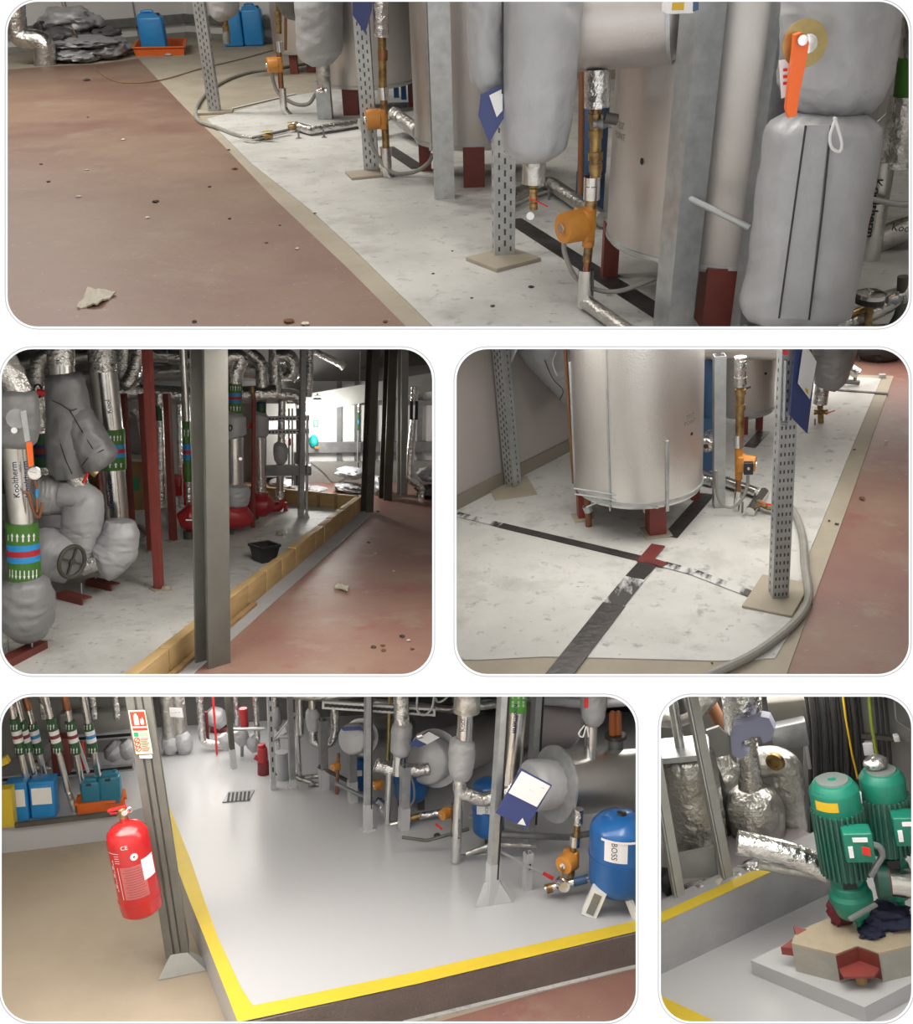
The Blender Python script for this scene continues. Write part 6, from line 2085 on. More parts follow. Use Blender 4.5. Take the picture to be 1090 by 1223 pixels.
# ---- room 4: fire point column
B = r.f(213, 1158)
dc = B.y
T = Thing(r, 'fire_point_column', 'leaning grey steel column with flared foot carrying the fire sign', 'column', B)
a, b = r.p(162, 815, dc), r.p(212, 1142, dc)
s = r.s(b)
ax = (a - b).normalized()
sd = V((1, 0.12, 0))
sd = (sd - ax * sd.dot(ax)).normalized()
fw = ax.cross(sd)
fw = -fw if fw.y > 0 else fw          # towards the camera
w = 27 * s
prof = [(-w / 2, 0), (-w * 0.18, 0), (-w * 0.18, -w * 0.12), (-w * 0.08, -w * 0.12), (-w * 0.08, 0), (w * 0.12, 0), (w * 0.12, -w * 0.12), (w * 0.2, -w * 0.12), (w * 0.2, 0), (w / 2, 0), (w / 2, -w * 0.9), (-w / 2, -w * 0.9)]
T.part('column_section', MB().extr(prof, b, a, sd, fw), 'steel_olive')
fl = [r.f(188, 1171, 0.002), r.f(247, 1159, 0.002), r.f(250, 1148, 0.002), r.f(196, 1158, 0.002)]
tpx = [r.p(203, 1141, dc - 0.005), r.p(223, 1137, dc + 0.005), r.p(224, 1134, dc + 0.05), r.p(205, 1137, dc + 0.05)]
T.part('flared_foot', MB().add(fl + tpx, [(0, 1, 2, 3), (7, 6, 5, 4), (0, 1, 5, 4), (1, 2, 6, 5), (2, 3, 7, 6), (3, 0, 4, 7)]), 'steel_grey')
# sign on the column face
T = Thing(r, 'fire_sign', 'cream fire extinguisher sign with red panel and small print on the column', 'sign', r.p(170, 900, dc - 0.01))
ds = dc - 0.012
S = lambda u, v: r.p(153 + 20 * u + (9.5) * v, 848.5 - 0.5 * u + 52 * v - 0 * u, ds)   # u across, v down
def spl(name, u0, v0, u1, v1, m, dz=0.0, parent=None):
    P = [S(u0, v0), S(u1, v0), S(u1, v1), S(u0, v1)]
    nn = V((0, -1, 0))
    return T.part(name, MB().prism([q + nn * dz for q in P], nn * 0.0012), m, parent)
k = spl('sign_panel', 0, 0, 1, 1, 'cream_sign')
rp = spl('red_panel', 0.07, 0.03, 0.95, 0.36, 'sign_red', 0.0015, k)
spl('red_bar', 0.07, 0.40, 0.95, 0.46, 'sign_red', 0.0015, k)
def sign_poly(name, pts, m, dz):
    nn = V((0, -1, 0))
    return T.part(name, MB().prism([S(u, v) + nn * dz for u, v in pts], nn * 0.0008), m, k)
sign_poly('extinguisher_symbol', [(0.25, 0.12), (0.33, 0.10), (0.33, 0.07), (0.45, 0.07), (0.45, 0.10), (0.52, 0.13), (0.52, 0.33), (0.25, 0.33)], 'cream_sign', 0.003)
sign_poly('flame_symbol', [(0.64, 0.32), (0.60, 0.25), (0.66, 0.18), (0.70, 0.24), (0.76, 0.14), (0.84, 0.26), (0.80, 0.32)], 'cream_sign', 0.003)
spl('green_square', 0.08, 0.50, 0.36, 0.60, 'sign_green', 0.0015, k)
spl('green_strip', 0.42, 0.50, 0.92, 0.60, 'sign_green_pale', 0.0015, k)
for i in range(3):
    cc = S(0.2, 0.68 + 0.1 * i) + V((0, -0.002, 0))
    T.part('prohibition_ring', MB().ring(cc, V((0, 1, 0)), 0.010, 0.007, 0.001, 18), 'sign_red', k)
    T.part('prohibition_bar', MB().beam(cc + V((-0.006, 0, -0.006)), cc + V((0.006, 0, 0.006)), 0.003, 0.001, up=V((0, 1, 0))), 'sign_red', k)
for i in range(9):
    spl('print_line', 0.42, 0.635 + 0.036 * i, 0.92 - 0.06 * (i % 3), 0.650 + 0.036 * i, 'sign_red', 0.0015, k)
spl('white_tag', 0.18, 1.03, 0.92, 1.10, 'white_paper', 0.0, k)

# extinguisher
de = dc - 0.09
T = Thing(r, 'fire_extinguisher', 'red fire extinguisher with white printed label hanging beside the leaning column', 'extinguisher', r.p(169, 1090, de))
A_, B_ = r.p(169.5, 1084, de), r.p(149.5, 985, de)
ax = (B_ - A_).normalized()
L = (B_ - A_).length
rr = 24.2 * r.s(A_)
cyl = T.part('cylinder', MB().lathe(A_, ax, [(-0.012, 0), (-0.01, rr * 0.8), (0, rr * 0.97), (0.02, rr), (L * 0.85, rr), (L * 0.93, rr * 0.93), (L * 0.985, rr * 0.72), (L * 1.02, rr * 0.42), (L * 1.04, rr * 0.22), (L * 1.09, rr * 0.20)], 48), 'red_gloss')
T.part('base_ring', MB().ring(A_ + ax * 0.05, ax, rr + 0.0015, rr - 0.01, 0.004, 48), 'red_gloss', cyl)
hd = A_ + ax * L * 1.09
s = r.s(hd)
vh = T.part('valve_head', MB().lathe(hd, ax, [(-0.01, 5 * s), (5 * s, 5 * s), (6 * s, 6.5 * s), (11 * s, 6 * s), (13 * s, 3 * s), (14 * s, 0)], 20), 'brass')
T.part('carry_handle', MB().tube([hd + ax * 6 * s + V((9 * s, -2 * s, 1 * s)), hd + ax * 7 * s, hd + ax * 9 * s + V((-14 * s, -0.01, -1 * s))], 2.0 * s, 10), 'red_gloss', vh)
T.part('squeeze_lever', MB().beam(hd + ax * 14 * s + V((6 * s, 0, 0)), hd + ax * 9 * s + V((-16 * s, -0.01, 2 * s)), 5 * s, 2.0 * s), 'red_gloss', vh)
T.part('pressure_gauge', MB().lathe(hd + ax * 9 * s + V((3 * s, -5 * s, 0)), V((0.3, -1, 0)), [(0, 3.5 * s), (3 * s, 3.5 * s), (3.1 * s, 0)], 16), 'chrome', vh)
T.part('safety_pin', MB().torus(hd + ax * 10 * s + V((9 * s, -3 * s, 0)), V((0.4, -1, 0)), 3 * s, 0.7 * s, 16, 6), 'chrome', vh)
def lab(pts, m, nm, lift=0.0012):
    u0, v0, u1, v1 = pts
    k = 10
    polys = [[(u0 + (u1 - u0) * i / k, v0), (u0 + (u1 - u0) * (i + 1) / k, v0), (u0 + (u1 - u0) * (i + 1) / k, v1), (u0 + (u1 - u0) * i / k, v1)] for i in range(k)]
    return T.part(nm, MB().wrap(polys, A_, ax, rr, lift), m, cyl)
lab((-rr * 0.42, L * 0.24, rr * 0.75, L * 0.62), 'label_pink', 'print_block')
for i in range(12):
    lab((-rr * (0.30 - 0.1 * (i % 2)), L * (0.265 + 0.029 * i), rr * (0.68 - 0.07 * (i % 3)), L * (0.270 + 0.029 * i)), 'red_dark', 'print_line', 0.0018)
lab((rr * 0.62, L * 0.42, rr * 1.35, L * 0.66), 'white_paper', 'white_label', 0.002)
lab((-rr * 0.55, L * 0.24, -rr * 0.52, L * 0.62), 'dial_white', 'print_line')
lab((-rr * 1.0, L * 0.78, -rr * 0.35, L * 0.786), 'dial_white', 'print_line')
for i in range(4):
    lab((-rr * 0.62, L * (0.67 + 0.027 * i), -rr * 0.36, L * (0.675 + 0.027 * i)), 'dial_white', 'print_line')
lettering(T, 'CE', (148, 1013), de - rr, 5, 'dial_white', wrapc=(A_, ax, rr), parent=cyl)
lettering(T, '-=--=-=--', (138, 1045), de - rr * 0.6, 8, 'dial_white', rot=math.pi / 2, wrapc=(A_, ax, rr), parent=cyl)
T.part('approval_mark', MB().ring(A_ + ax * L * 0.73 + (V((0.35, -0.94, 0))).normalized() * (rr + 0.001), V((0.35, -0.94, 0.05)), 0.012, 0.004, 0.002, 20), 'dial_white', cyl)

# ---- left rear: leaning banded pipes, containers
dl = g(80, 972).y
BG = 'leaning colour-banded pipes in the corner'
bp = [((8, 815), (40, 975), 'm', 'outermost leaning foil pipe with a maroon band beside the yellow post'), ((14, 815), (52, 972), 'm', 'leaning foil pipe with maroon band next to the outermost one'), ((26, 815), (64, 970), 'b', 'leaning foil pipe with a blue band and brass top, third from the yellow post'),
      ((50, 815), (87, 968), 'm', 'leaning foil pipe with maroon band crossing a blue container'), ((74, 815), (104, 966), 'm', 'leaning foil pipe with a brass top and maroon band before the red extinguisher hose'), ((96, 815), (124, 962), 'b', 'leaning foil pipe with a blue band nearest the fire sign')]
for i, (t0, t1, c, labl) in enumerate(bp):
    d = dl + 0.02 + 0.05 * (i % 3)
    T = Thing(r, 'banded_pipe', labl, 'pipe', r.p(t1[0], t1[1], d))
    at = lambda y: (t0[0] + (t1[0] - t0[0]) * (y - t0[1]) / (t1[1] - t0[1]), y)
    bd = [(858 + (i % 3) * 3, 872, 'band_green_dark'), (872, 877, 'white_paper'), (877, 881, 'band_maroon' if c == 'm' else 'band_blue'), (881, 886, 'white_paper'), (886, 900 - (i % 2) * 3, 'band_green_dark')]
    pipe(T, 'foil_sleeve', [at(818), at(bd[0][0])], 8, d, 'foil_smooth')
    if i in (2, 4):
        pipe(T, 'brass_top', [at(828), at(848)], 8.6, d, 'copper')
    for (y0, y1, m) in bd:
        pipe(T, 'colour_band', [at(y0), at(y1)], 11.5, d, m)
    q = at(864)
    arrows(T, q[0], 866, 8, 7, d, 3, 5.8)
    q = at(893)
    arrows(T, q[0], 894, 8, 7, d, 3, 5.8)
    pipe(T, 'foil_sleeve', [at(898), at(945)], 7.5, d, 'foil_smooth')
    e = at(945)
    pipe(T, 'foil_bend', [e, (t1[0] - 1, 958), (t1[0] + 3, t1[1] + 2)], 7.2, d, 'foil_dull', fil=1)
T = Thing(r, 'kerb_rail', 'dark steel angle along the top of the rear kerb under the banded pipes', 'rail', g(80, 977))
T.part('rail_bar', MB().beam(g(18, 985.5, 0.012), g(140, 971, 0.012), 0.02, 0.02), 'steel_dark')

def can4(x0, x1, yb, yt, labl, m, zb=0.0):
    cx = (x0 + x1) / 2
    B = r.f(cx, yb, ZK + zb)
    s = r.s(B)
    w = (x1 - x0) * s
    hh = (r.top(B, yt) - B).length
    T = Thing(r, 'jerrycan', labl, 'jerrycan', B)
    c = B + V((0, w * 0.3, 0))
    k = T.part('can_body', MB().obox(c + Z * hh * 0.44, V((w / 2, 0, 0)), V((0, w * 0.3, 0)), Z * hh * 0.44, w * 0.12), m)
    T.part('can_top', MB().obox(c + Z * hh * 0.92, V((w * 0.36, 0, 0)), V((0, w * 0.2, 0)), Z * hh * 0.07, w * 0.06), m, k)
    T.part('handle_slot', MB().obox(c + V((-w * 0.06, -w * 0.301, hh * 0.80)), V((w * 0.14, 0, 0)), V((0, 0.004, 0)), Z * hh * 0.04, 0.003), 'ink_black', k)
    T.part('screw_cap', MB().lathe(c + V((w * 0.25, 0, hh * 0.97)), Z, [(0, w * 0.1), (hh * 0.06, w * 0.1), (hh * 0.061, 0)], 14), m, k)
    return T
can4(98, 120, 963, 931, 'teal blue jerrycan behind the banded pipes, in the orange tray', 'teal_plastic', 0.03)
can4(120, 144, 961, 924, 'teal blue jerrycan with black handle slot beside the fire point column', 'teal_plastic', 0.03)
def tub(x0, x1, yb, yt, labl):
    cx = (x0 + x1) / 2
    B = g(cx, yb)
    s = r.s(B)
    w = (x1 - x0) * s
    hh = (r.top(B, yt) - B).length
    T = Thing(r, 'blue_drum', labl, 'container', B)
    c = B + V((0, w * 0.4, 0))
    k = T.part('drum_body', MB().obox(c + Z * hh * 0.46, V((w / 2, 0, 0)), V((0, w * 0.4, 0)), Z * hh * 0.46, w * 0.08), 'blue_plastic')
    T.part('drum_lid', MB().obox(c + Z * hh * 0.95, V((w * 0.5, 0, 0)), V((0, w * 0.4, 0)), Z * hh * 0.05, w * 0.03), 'blue_plastic', k)
    T.part('paper_label', MB().obox(c + V((0, -w * 0.402, hh * 0.62)), V((w * 0.4, 0, 0)), V((0, 0.002, 0)), Z * hh * 0.22), 'dial_white', k)
tub(10, 34, 982, 936, 'bright blue container with pale label beside the yellow post')
tub(38, 66, 978, 934, 'bright blue container with pale label between the leaning banded pipes')
def tray4(px, hgt, m, labl):
    q = [g(x, y) for x, y in px]
    T = Thing(r, 'drip_tray', labl, 'tray', q[0])
    c = sum(q, V()) / 4
    T.part('tray_floor', MB().prism(q, Z * 0.008), m)
    for i in range(4):
        j = (i + 1) % 4
        T.part('tray_side', MB().beam(q[i] + Z * hgt / 2, q[j] + Z * hgt / 2, 0.012, hgt), m)
        T.part('tray_rim', MB().beam(q[i] + Z * hgt, q[j] + Z * hgt, 0.03, 0.012), m)
tray4([(94, 972), (148, 965), (146, 955), (98, 961)], 0.045, 'orange_tray', 'orange drip tray under the teal jerrycans at the rear kerb')
T = Thing(r, 'yellow_post', 'yellow painted guard post cut off beside the blue container', 'post', g(10, 984))
dyl = g(10, 984).y - 0.03
T.part('post_section', MB().beam(r.p(8, 985, dyl), r.p(4, 940, dyl), 0.075, 0.05), 'yellow_line')
T.part('brace', MB().beam(r.p(-6, 914, dyl), r.p(10, 906, dyl), 0.03, 0.03), 'yellow_line')
for (y0, x0, x1, y1, lab_) in ((933, -20, 160, 915, 'lower slotted galvanised rail behind the blue containers'), (884, 60, 158, 876, 'upper slotted galvanised rail behind the banded pipes')):
    a, b = r.p(x0, y0, dl + 0.3), r.p(x1, y1, dl + 0.3)
    T = Thing(r, 'slotted_rail', lab_, 'rail', a)
    k = T.part('rail_bar', MB().beam(a, b, 0.02, 0.035), 'galv')
    mb = MB()
    for j in range(1, 36):
        c = a.lerp(b, j / 36) + V((0, -0.011, 0))
        mb.obox(c, V((0.012, 0, 0)), V((0, 0.001, 0)), Z * 0.007)
    T.part('slot_holes', mb, 'ink_black', k, stuff=True)
dq = dl + 0.4
T = Thing(r, 'jacketed_pump', 'grey jacketed pump with foil pipes behind the leaning banded pipes', 'pump', r.p(60, 930, dq))
jacket(T, [(44, 890), (52, 896), (60, 905)], [18, 26, 18], dq, 'jacket_light', seed=101)
jacket(T, [(130, 890), (136, 896), (142, 904)], [16, 26, 20], dq, 'jacket_light', seed=102)
jacket(T, [(146, 886), (152, 894), (158, 902)], [16, 24, 18], dq, 'jacket_light', seed=103)
for pts, w in ((((40, 915), (80, 920), (90, 935)), 14), (((128, 868), (140, 872), (150, 880)), 14), (((60, 905), (66, 925)), 12), (((78, 930), (84, 945)), 14), (((90, 905), (110, 905)), 10)):
    pipe(T, 'foil_pipe', pts, w, dq + 0.05, 'foil', fil=1)
T = Thing(r, 'red_casing', 'dark red pump casing between two leaning banded pipes', 'pump', r.p(74, 905, dq - 0.1))
T.part('casing', MB().obox(r.p(74, 900, dq - 0.1), V((0.04, 0, 0)), V((0, 0.04, 0)), Z * 0.09, 0.01), 'red_oxide')
T = Thing(r, 'fire_extinguisher', 'small red extinguisher with pale instruction strip behind the banded pipes', 'extinguisher', r.p(98, 918, dq - 0.1))
pipe(T, 'cylinder', [(96, 884), (99, 918)], 9, dq - 0.1, 'red_gloss')
plate(T, 'instruction_strip', [(90, 884), (94, 883), (107, 922), (104, 924)], dq - 0.2, 'white_paper', 0.004)
T = Thing(r, 'rear_ductwork', 'broad grey duct box above the jacketed pump behind the banded pipes', 'duct', r.p(90, 860, dq + 0.1))
T.part('duct_box', MB().obox(r.p(88, 842, dq + 0.08), V((0.26, 0, 0)), V((0, 0.03, 0)), Z * 0.11, 0.01), 'wall_grey')
T.part('duct_lip', MB().obox(r.p(120, 862, dq), V((0.18, 0, 0)), V((0, 0.03, 0)), Z * 0.06, 0.01), 'steel_grey')
for x in (50, 110, 137):
    pipe(T, 'foil_drop', [(x - 2, 815), (x + 3, 858)], 8, dq - 0.05, 'foil')

# ---- far jacketed pair with note
dj = g(210, 900).y
T = Thing(r, 'jacketed_pair', 'pair of foil pipes in grey boot jackets wearing a white note', 'pipe', g(208, 903))
pipe(T, 'foil_sleeve', [(196, 815), (203, 882)], 17, dj, 'foil_dull')
pipe(T, 'foil_sleeve', [(210, 815), (216, 880)], 17, dj + 0.02, 'foil_dull')
jacket(T, [(201, 878), (203, 884), (204, 892), (203, 900)], [14, 20, 20, 12], dj, 'jacket_light', seed=105)
jacket(T, [(216, 876), (218, 882), (220, 891), (219, 900)], [14, 20, 20, 12], dj, 'jacket_light', seed=106)
k = plate(T, 'paper_note', [(202, 845), (217, 846), (219, 857), (203, 856)], dj - 0.12, 'white_paper', 0.002)
lettering(T, '- --- --', (210, 851), dj - 0.123, 3, 'ink_black', parent=k)
T = Thing(r, 'foil_corner_pipe', 'foil pipe with rounded bottom bend beside a thin red pipe', 'pipe', g(250, 897))
de2 = g(250, 897).y
pipe(T, 'foil_sleeve', [(237, 815), (242, 886), (258, 889), (275, 889)], 9, de2, 'foil', fil=1.5)
pipe(T, 'dark_riser', [(246, 850), (248, 884)], 4, de2 + 0.05, 'red_dark')
T = Thing(r, 'red_pipe', 'thin red upright pipe in front of the foil corner pipe', 'pipe', g(259, 902))
pipe(T, 'pipe_run', [(253, 815), (259, 901)], 2.6, g(259, 902).y, 'red_lever')
T = Thing(r, 'jacketed_pump', 'grey bulb-jacketed pump with red casing at the back of the grey floor', 'pump', g(262, 885))
jacket(T, [(250, 848), (258, 856), (266, 866)], [14, 24, 16], de2 + 0.25, 'jacket_light', seed=108)
pipe(T, 'red_casing', [(252, 868), (270, 872)], 12, de2 + 0.25, 'red_dark')

# ---- posts of the plant row
def dpost(label, base, top, w, m='steel_grey', boot=None, bm_='grey_paint_floor', name='plant_post', holes=False, dark=False, gus=None):
    Bq = g(*base)
    d = Bq.y
    T = Thing(r, name, label, 'post', Bq)
    a = r.p(top[0], top[1], d)
    s = r.s(Bq)
    ax = (a - Bq).normalized()
    sd = V((0.95, 0.3, 0))
    sd = (sd - ax * sd.dot(ax)).normalized()
    up = ax.cross(sd)
    up = -up if up.y < 0 else up
    ww = w * s
    T.part('post_section', MB().extr(channel(ww, ww, ww * 0.1, ww * 0.3), Bq, a, sd, up), m)
    if dark:
        T.part('dark_lip', MB().beam(Bq + sd * ww * 0.36 - up * ww * 0.54 + ax * 0.10, a + sd * ww * 0.36 - up * ww * 0.54, ww * 0.22, ww * 0.06, up=up), 'ink_black')
    if holes:
        mb = MB()
        k = int((a - Bq).length / 0.05)
        for i in range(2, k):
            mb.obox(Bq + ax * i * 0.05 - up * (ww / 2 + 0.0006), sd * ww * 0.14, ax * 0.012, up * 0.0006)
        T.part('slot_holes', mb, 'ink_black', stuff=True)
    if boot:
        T.part('painted_boot', MB().extr(channel(ww * 1.12, ww * 1.12, ww * 0.12, ww * 0.3), Bq, Bq + ax * boot, sd, up), bm_)
    if gus:
        gw, gh = gus[0] * s, gus[1] * s
        T.part('gusset', MB().prism([Bq + sd * ww * 0.3, Bq + sd * (ww * 0.3 + gw), Bq + sd * ww * 0.3 + ax * gh], up * 0.006), bm_)
        T.part('foot_plate', MB().obox(Bq + Z * 0.004, sd * gw * 1.1, up * gw * 0.9, Z * 0.004), bm_)
    return T
dpost('dark slim post with a white painted foot at the back of the floor', (279, 917), (270, 815), 6, 'steel_dark', 0.10)
dpost('perforated post beside the red pumps', (326, 942), (321, 815), 6, 'galv', 0.04, holes=True)
dpost('grey gusseted post behind the perforated one', (350, 942), (345, 815), 6, 'galv_dark', 0.05, gus=(5, 14))
dpost('square grey post under the U-shaped foil pipe', (387, 942), (385, 860), 9, 'galv_dark', 0.10)
dpost('square grey post beneath the first header end', (421, 957), (420, 880), 9, 'galv_dark', 0.10, gus=(4, 12))
dpost('tall grey post with black lip and gusset in the middle of the row', (439, 991), (440, 815), 8, 'galv', 0.12, dark=True, gus=(7, 16))
dpost('square grey post in front of the blue vessel', (482, 990), (484, 915), 10, 'galv', 0.10)
dpost('short perforated upright holding the thin conduit rail', (629, 1062), (631, 1018), 9, 'grey_paint_floor', holes=True, name='short_strut')
T = dpost('tall strut post with black lip and flared white foot in front of the board', (586, 1078), (602, 815), 11, 'galv', 0.16, dark=True)
s = r.s(g(586, 1078))
Bq = g(586, 1078)
T.part('flared_foot', MB().add([g(567, 1084, .001), g(612, 1078, .001), g(616, 1070, .001), g(575, 1072, .001), r.p(578, 1054, Bq.y - 0.01), r.p(594, 1050, Bq.y - 0.01), r.p(596, 1048, Bq.y + 0.03), r.p(580, 1051, Bq.y + 0.03)],
                               [(3, 2, 1, 0), (4, 5, 6, 7), (0, 1, 5, 4), (1, 2, 6, 5), (2, 3, 7, 6), (3, 0, 4, 7)]), 'grey_paint_floor')
dpost('galvanised strut with black lip behind the printed riser', (632, 1010), (643, 815), 11, 'galv', dark=True)
T = Thing(r, 'slotted_rail', 'slotted galvanised rail crossing above the clad headers', 'rail', r.p(440, 845, g(440, 985).y))
dr = g(440, 985).y + 0.1
a, b = r.p(385, 841, dr), r.p(520, 850, dr - 0.1)
k = T.part('rail_bar', MB().beam(a, b, 0.02, 0.035), 'galv')
mb = MB()
for j in range(1, 24):
    c = a.lerp(b, j / 24) + V((0, -0.011, 0))
    mb.obox(c, V((0.012, 0, 0)), V((0, 0.001, 0)), Z * 0.007)
T.part('slot_holes', mb, 'ink_black', k, stuff=True)

# ---- pumps, vessels and pipes of the row, far to near
d = g(315, 924).y
T = Thing(r, 'red_pump', 'dark red pump motor standing by the perforated post', 'pump', g(315, 926))
pipe(T, 'motor', [(313, 893), (314, 912)], 12, d, 'red_pump', n=20)
pipe(T, 'motor_cap', [(312, 889), (313, 895)], 9, d, 'red_pump', n=20)
pipe(T, 'pump_casing', [(315, 910), (315, 924)], 15, d, 'red_dark', n=20)
pipe(T, 'side_port', [(304, 904), (312, 908)], 6, d, 'red_pump')
d = g(335, 930).y
T = Thing(r, 'grey_cylinder', 'pale grey expansion cylinder behind the perforated post', 'vessel', g(337, 930))
pipe(T, 'cylinder_shell', [(336, 898), (337, 930)], 15, d, 'jacket_light', n=20)
cord(T, 'black_cable', [(328, 900), (326, 915), (330, 926)], 1.5, d - 0.08, 'black_rubber')
d = g(296, 906).y
T = Thing(r, 'jacketed_valve_row', 'row of grey jacketed valves with a red actuator at the back', 'valves', g(290, 904))
for x, y, w in ((288, 880, 18), (302, 888, 16), (270, 886, 16)):
    jacket(T, [(x - 5, y - 8), (x, y), (x + 3, y + 9)], [w * 0.7, w, w * 0.6], d, 'jacket_light', seed=110 + x)
pipe(T, 'red_actuator', [(290, 846), (292, 868)], 10, d, 'red_pump')
pipe(T, 'foil_sleeve', [(280, 815), (284, 866)], 7, d + 0.1, 'foil')
pipe(T, 'foil_sleeve', [(304, 815), (308, 895)], 7, d, 'foil')
pipe(T, 'flange_bar', [(278, 871), (316, 870)], 4, d - 0.05, 'galv')
pipe(T, 'valve_foot', [(289, 890), (289, 903)], 4, d, 'galv_dark')
d = g(360, 930).y
T = Thing(r, 'foil_riser', 'slim straight foil riser reaching the floor pipe beside gusseted post', 'pipe', g(358, 930))
pipe(T, 'foil_sleeve', [(357, 815), (358, 876)], 10, d, 'foil_smooth')
pipe(T, 'foil_sleeve', [(355, 876), (358, 930)], 6, d, 'foil_smooth')
pipe(T, 'floor_pipe', [(352, 922), (358, 930), (385, 926)], 6, d, 'foil_dull', fil=1)
T = Thing(r, 'paper_clip_board', 'white sheet on a slanting bracket beside the slim foil riser', 'sign', r.p(335, 880, d + 0.1))
plate(T, 'paper_sheet', [(326, 888), (340, 868), (342, 874), (328, 884)], d + 0.05, 'white_paper', 0.003)
T.part('bracket_arm', MB().beam(r.p(322, 890, d + 0.08), r.p(352, 852, d + 0.08), 0.012, 0.012), 'galv')
pipe(T, 'bracket_tray', [(334, 880), (362, 878)], 5, d + 0.05, 'galv')
T = Thing(r, 'grey_jacketed_pipe', 'grey sleeve-jacketed pipe beneath the ceiling beside the perforated post', 'pipe', r.p(328, 870, d + 0.3))
pipe(T, 'foil_sleeve', [(327, 815), (329, 848)], 8, d + 0.3, 'foil')
jacket(T, [(328, 844), (329, 850), (330, 862), (330, 868)], [9, 13, 13, 9], d + 0.3, 'jacket', seed=115)
pipe(T, 'drop', [(330, 866), (333, 900)], 5, d + 0.3, 'foil')

d = g(390, 935).y
T = Thing(r, 'u_bend_pipe', 'U-shaped foil pipe with a grey jacket on one arm above the square post', 'pipe', r.p(385, 892, d))
pipe(T, 'foil_u', [(374, 870), (374, 887), (384, 890), (396, 888), (400, 876), (399, 815)], 10, d, 'foil', fil=1.2)
jacket(T, [(373, 846), (373, 851), (374, 862), (374, 872)], [11, 16, 17, 12], d, 'jacket_light', seed=117)
pipe(T, 'foil_sleeve', [(372, 815), (373, 848)], 9, d, 'foil_smooth')
lettering(T, '-- --', (386, 890), d - 0.06, 3.5, 'ink_black', rot=0.02)
def header(label, ends, half, d0, d1, m='cladding', disc=None, jk=None, seed=1, name='clad_header'):
    a, b = r.p(*ends[0], d0), r.p(*ends[1], d1)
    rr = half * r.s(a)
    ax = (b - a).normalized()
    T = Thing(r, name, label, 'vessel', a)
    L = (b - a).length
    k = T.part('cladding', MB().lathe(a, ax, [(0.001, 0), (0, rr), (L, rr), (L + 0.001, 0)], 48), m)
    if disc:
        T.part('end_disc', MB().lathe(a - ax * 0.012, ax, [(0, rr * 0.3), (0, rr * disc), (0.012, rr * disc), (0.013, rr * 0.3)], 48), 'galv', k)
    if jk:
        T.part('end_jacket', MB().puff([a - ax * jk[0], a - ax * (jk[0] * 0.9), a - ax * jk[0] * 0.4, a - ax * 0.01], [rr * 0.3, rr * jk[1] * 0.92, rr * jk[1], rr * jk[1] * 0.9], 40, 20, 0.04, seed, (1, 1), 0.012, 5), 'jacket', k, sharp=60)
    return T, a, ax, rr, L
dh1 = g(425, 957).y + 0.05
header('clad header with grey jacketed end above the first square posts', ((432, 880), (480, 868)), 19, dh1, dh1 + 0.5, disc=1.15, jk=(0.14, 0.95), seed=121)
dh2 = g(500, 985).y + 0.05
header('clad header with jacketed end and white sheet, behind the foil riser', ((520, 905), (600, 875)), 30, dh2 + 0.1, dh2 + 0.9, disc=1.15, jk=(0.12, 0.9), seed=123)
T = Thing(r, 'clip_board', 'dark board with white paper lying on the jacketed header end', 'sign', r.p(508, 885, dh2))
k = plate(T, 'board', [(488, 889), (512, 873), (526, 882), (500, 893)], dh2 - 0.1, 'navy', 0.006)
plate(T, 'paper_sheet', [(498, 883), (512, 874), (525, 881), (510, 889)], dh2 - 0.108, 'white_paper', 0.002, k)
pipe(T, 'pipe_clip', [(498, 880), (504, 878)], 7, dh2 - 0.13, 'chrome')
T = Thing(r, 'clip_board', 'dark board edge on top of the first jacketed header end', 'sign', r.p(420, 870, dh1 - 0.1))
plate(T, 'board', [(406, 869), (430, 868), (434, 872), (410, 873)], dh1 - 0.15, 'navy', 0.004)
# rear round end with dull face
dhr = dh2 + 0.7
header('broad round-ended clad drum high behind the printed riser', ((672, 860), (620, 858)), 34, dhr, dhr - 0.1, 'purple_grey', disc=1.02)

# riser group 2
d = g(470, 985).y
T = Thing(r, 'foil_riser', 'stout foil riser with a grey bucket jacket beside the tall black-lipped post', 'pipe', g(464, 986))
pipe(T, 'foil_sleeve', [(478, 815), (480, 868)], 19, d, 'foil')
jacket(T, [(480, 862), (480, 867), (479, 884), (478, 898), (477, 902)], [16, 24, 25, 23, 15], d, 'jacket', seed=125)
pipe(T, 'white_drop', [(476, 900), (475, 925)], 14, d, 'foil_smooth')
pipe(T, 'foil_cross', [(449, 913), (462, 918), (490, 921), (512, 918)], 17, d + 0.03, 'foil', fil=1)
pipe(T, 'white_drop', [(465, 922), (462, 984)], 8, d, 'foil_smooth')
pipe(T, 'elbow', [(462, 980), (464, 985), (490, 980)], 7, d, 'foil_smooth', fil=1)
pipe(T, 'brass_valve', [(484, 979), (502, 974)], 8, d, 'brass')
pipe(T, 'foil_pipe', [(500, 975), (540, 968)], 8, d, 'foil')
pipe(T, 'floor_foot', [(479, 986), (482, 996)], 3, d, 'galv_dark')
T = Thing(r, 'brass_riser', 'slim brass riser behind the grey bucket jacket', 'pipe', r.p(462, 935, d + 0.15))
pipe(T, 'brass_pipe', [(466, 815), (464, 890), (462, 932)], 4.5, d + 0.15, 'brass_clean')
pump(T, (453, 937), 15, d + 0.1, -1, yaw=0.3)
T = Thing(r, 'orange_pump', 'small orange pump under the first jacketed header end', 'pump', r.p(402, 930, g(405, 948).y))
d9 = g(405, 948).y
pipe(T, 'brass_pipe', [(404, 900), (402, 948)], 4, d9, 'copper')
pump(T, (402, 915), 13, d9, -1, yaw=0.6)
T = Thing(r, 'conduit_loop', 'pair of grey cable loops hanging above the bucket jacket', 'cable', r.p(510, 860, d))
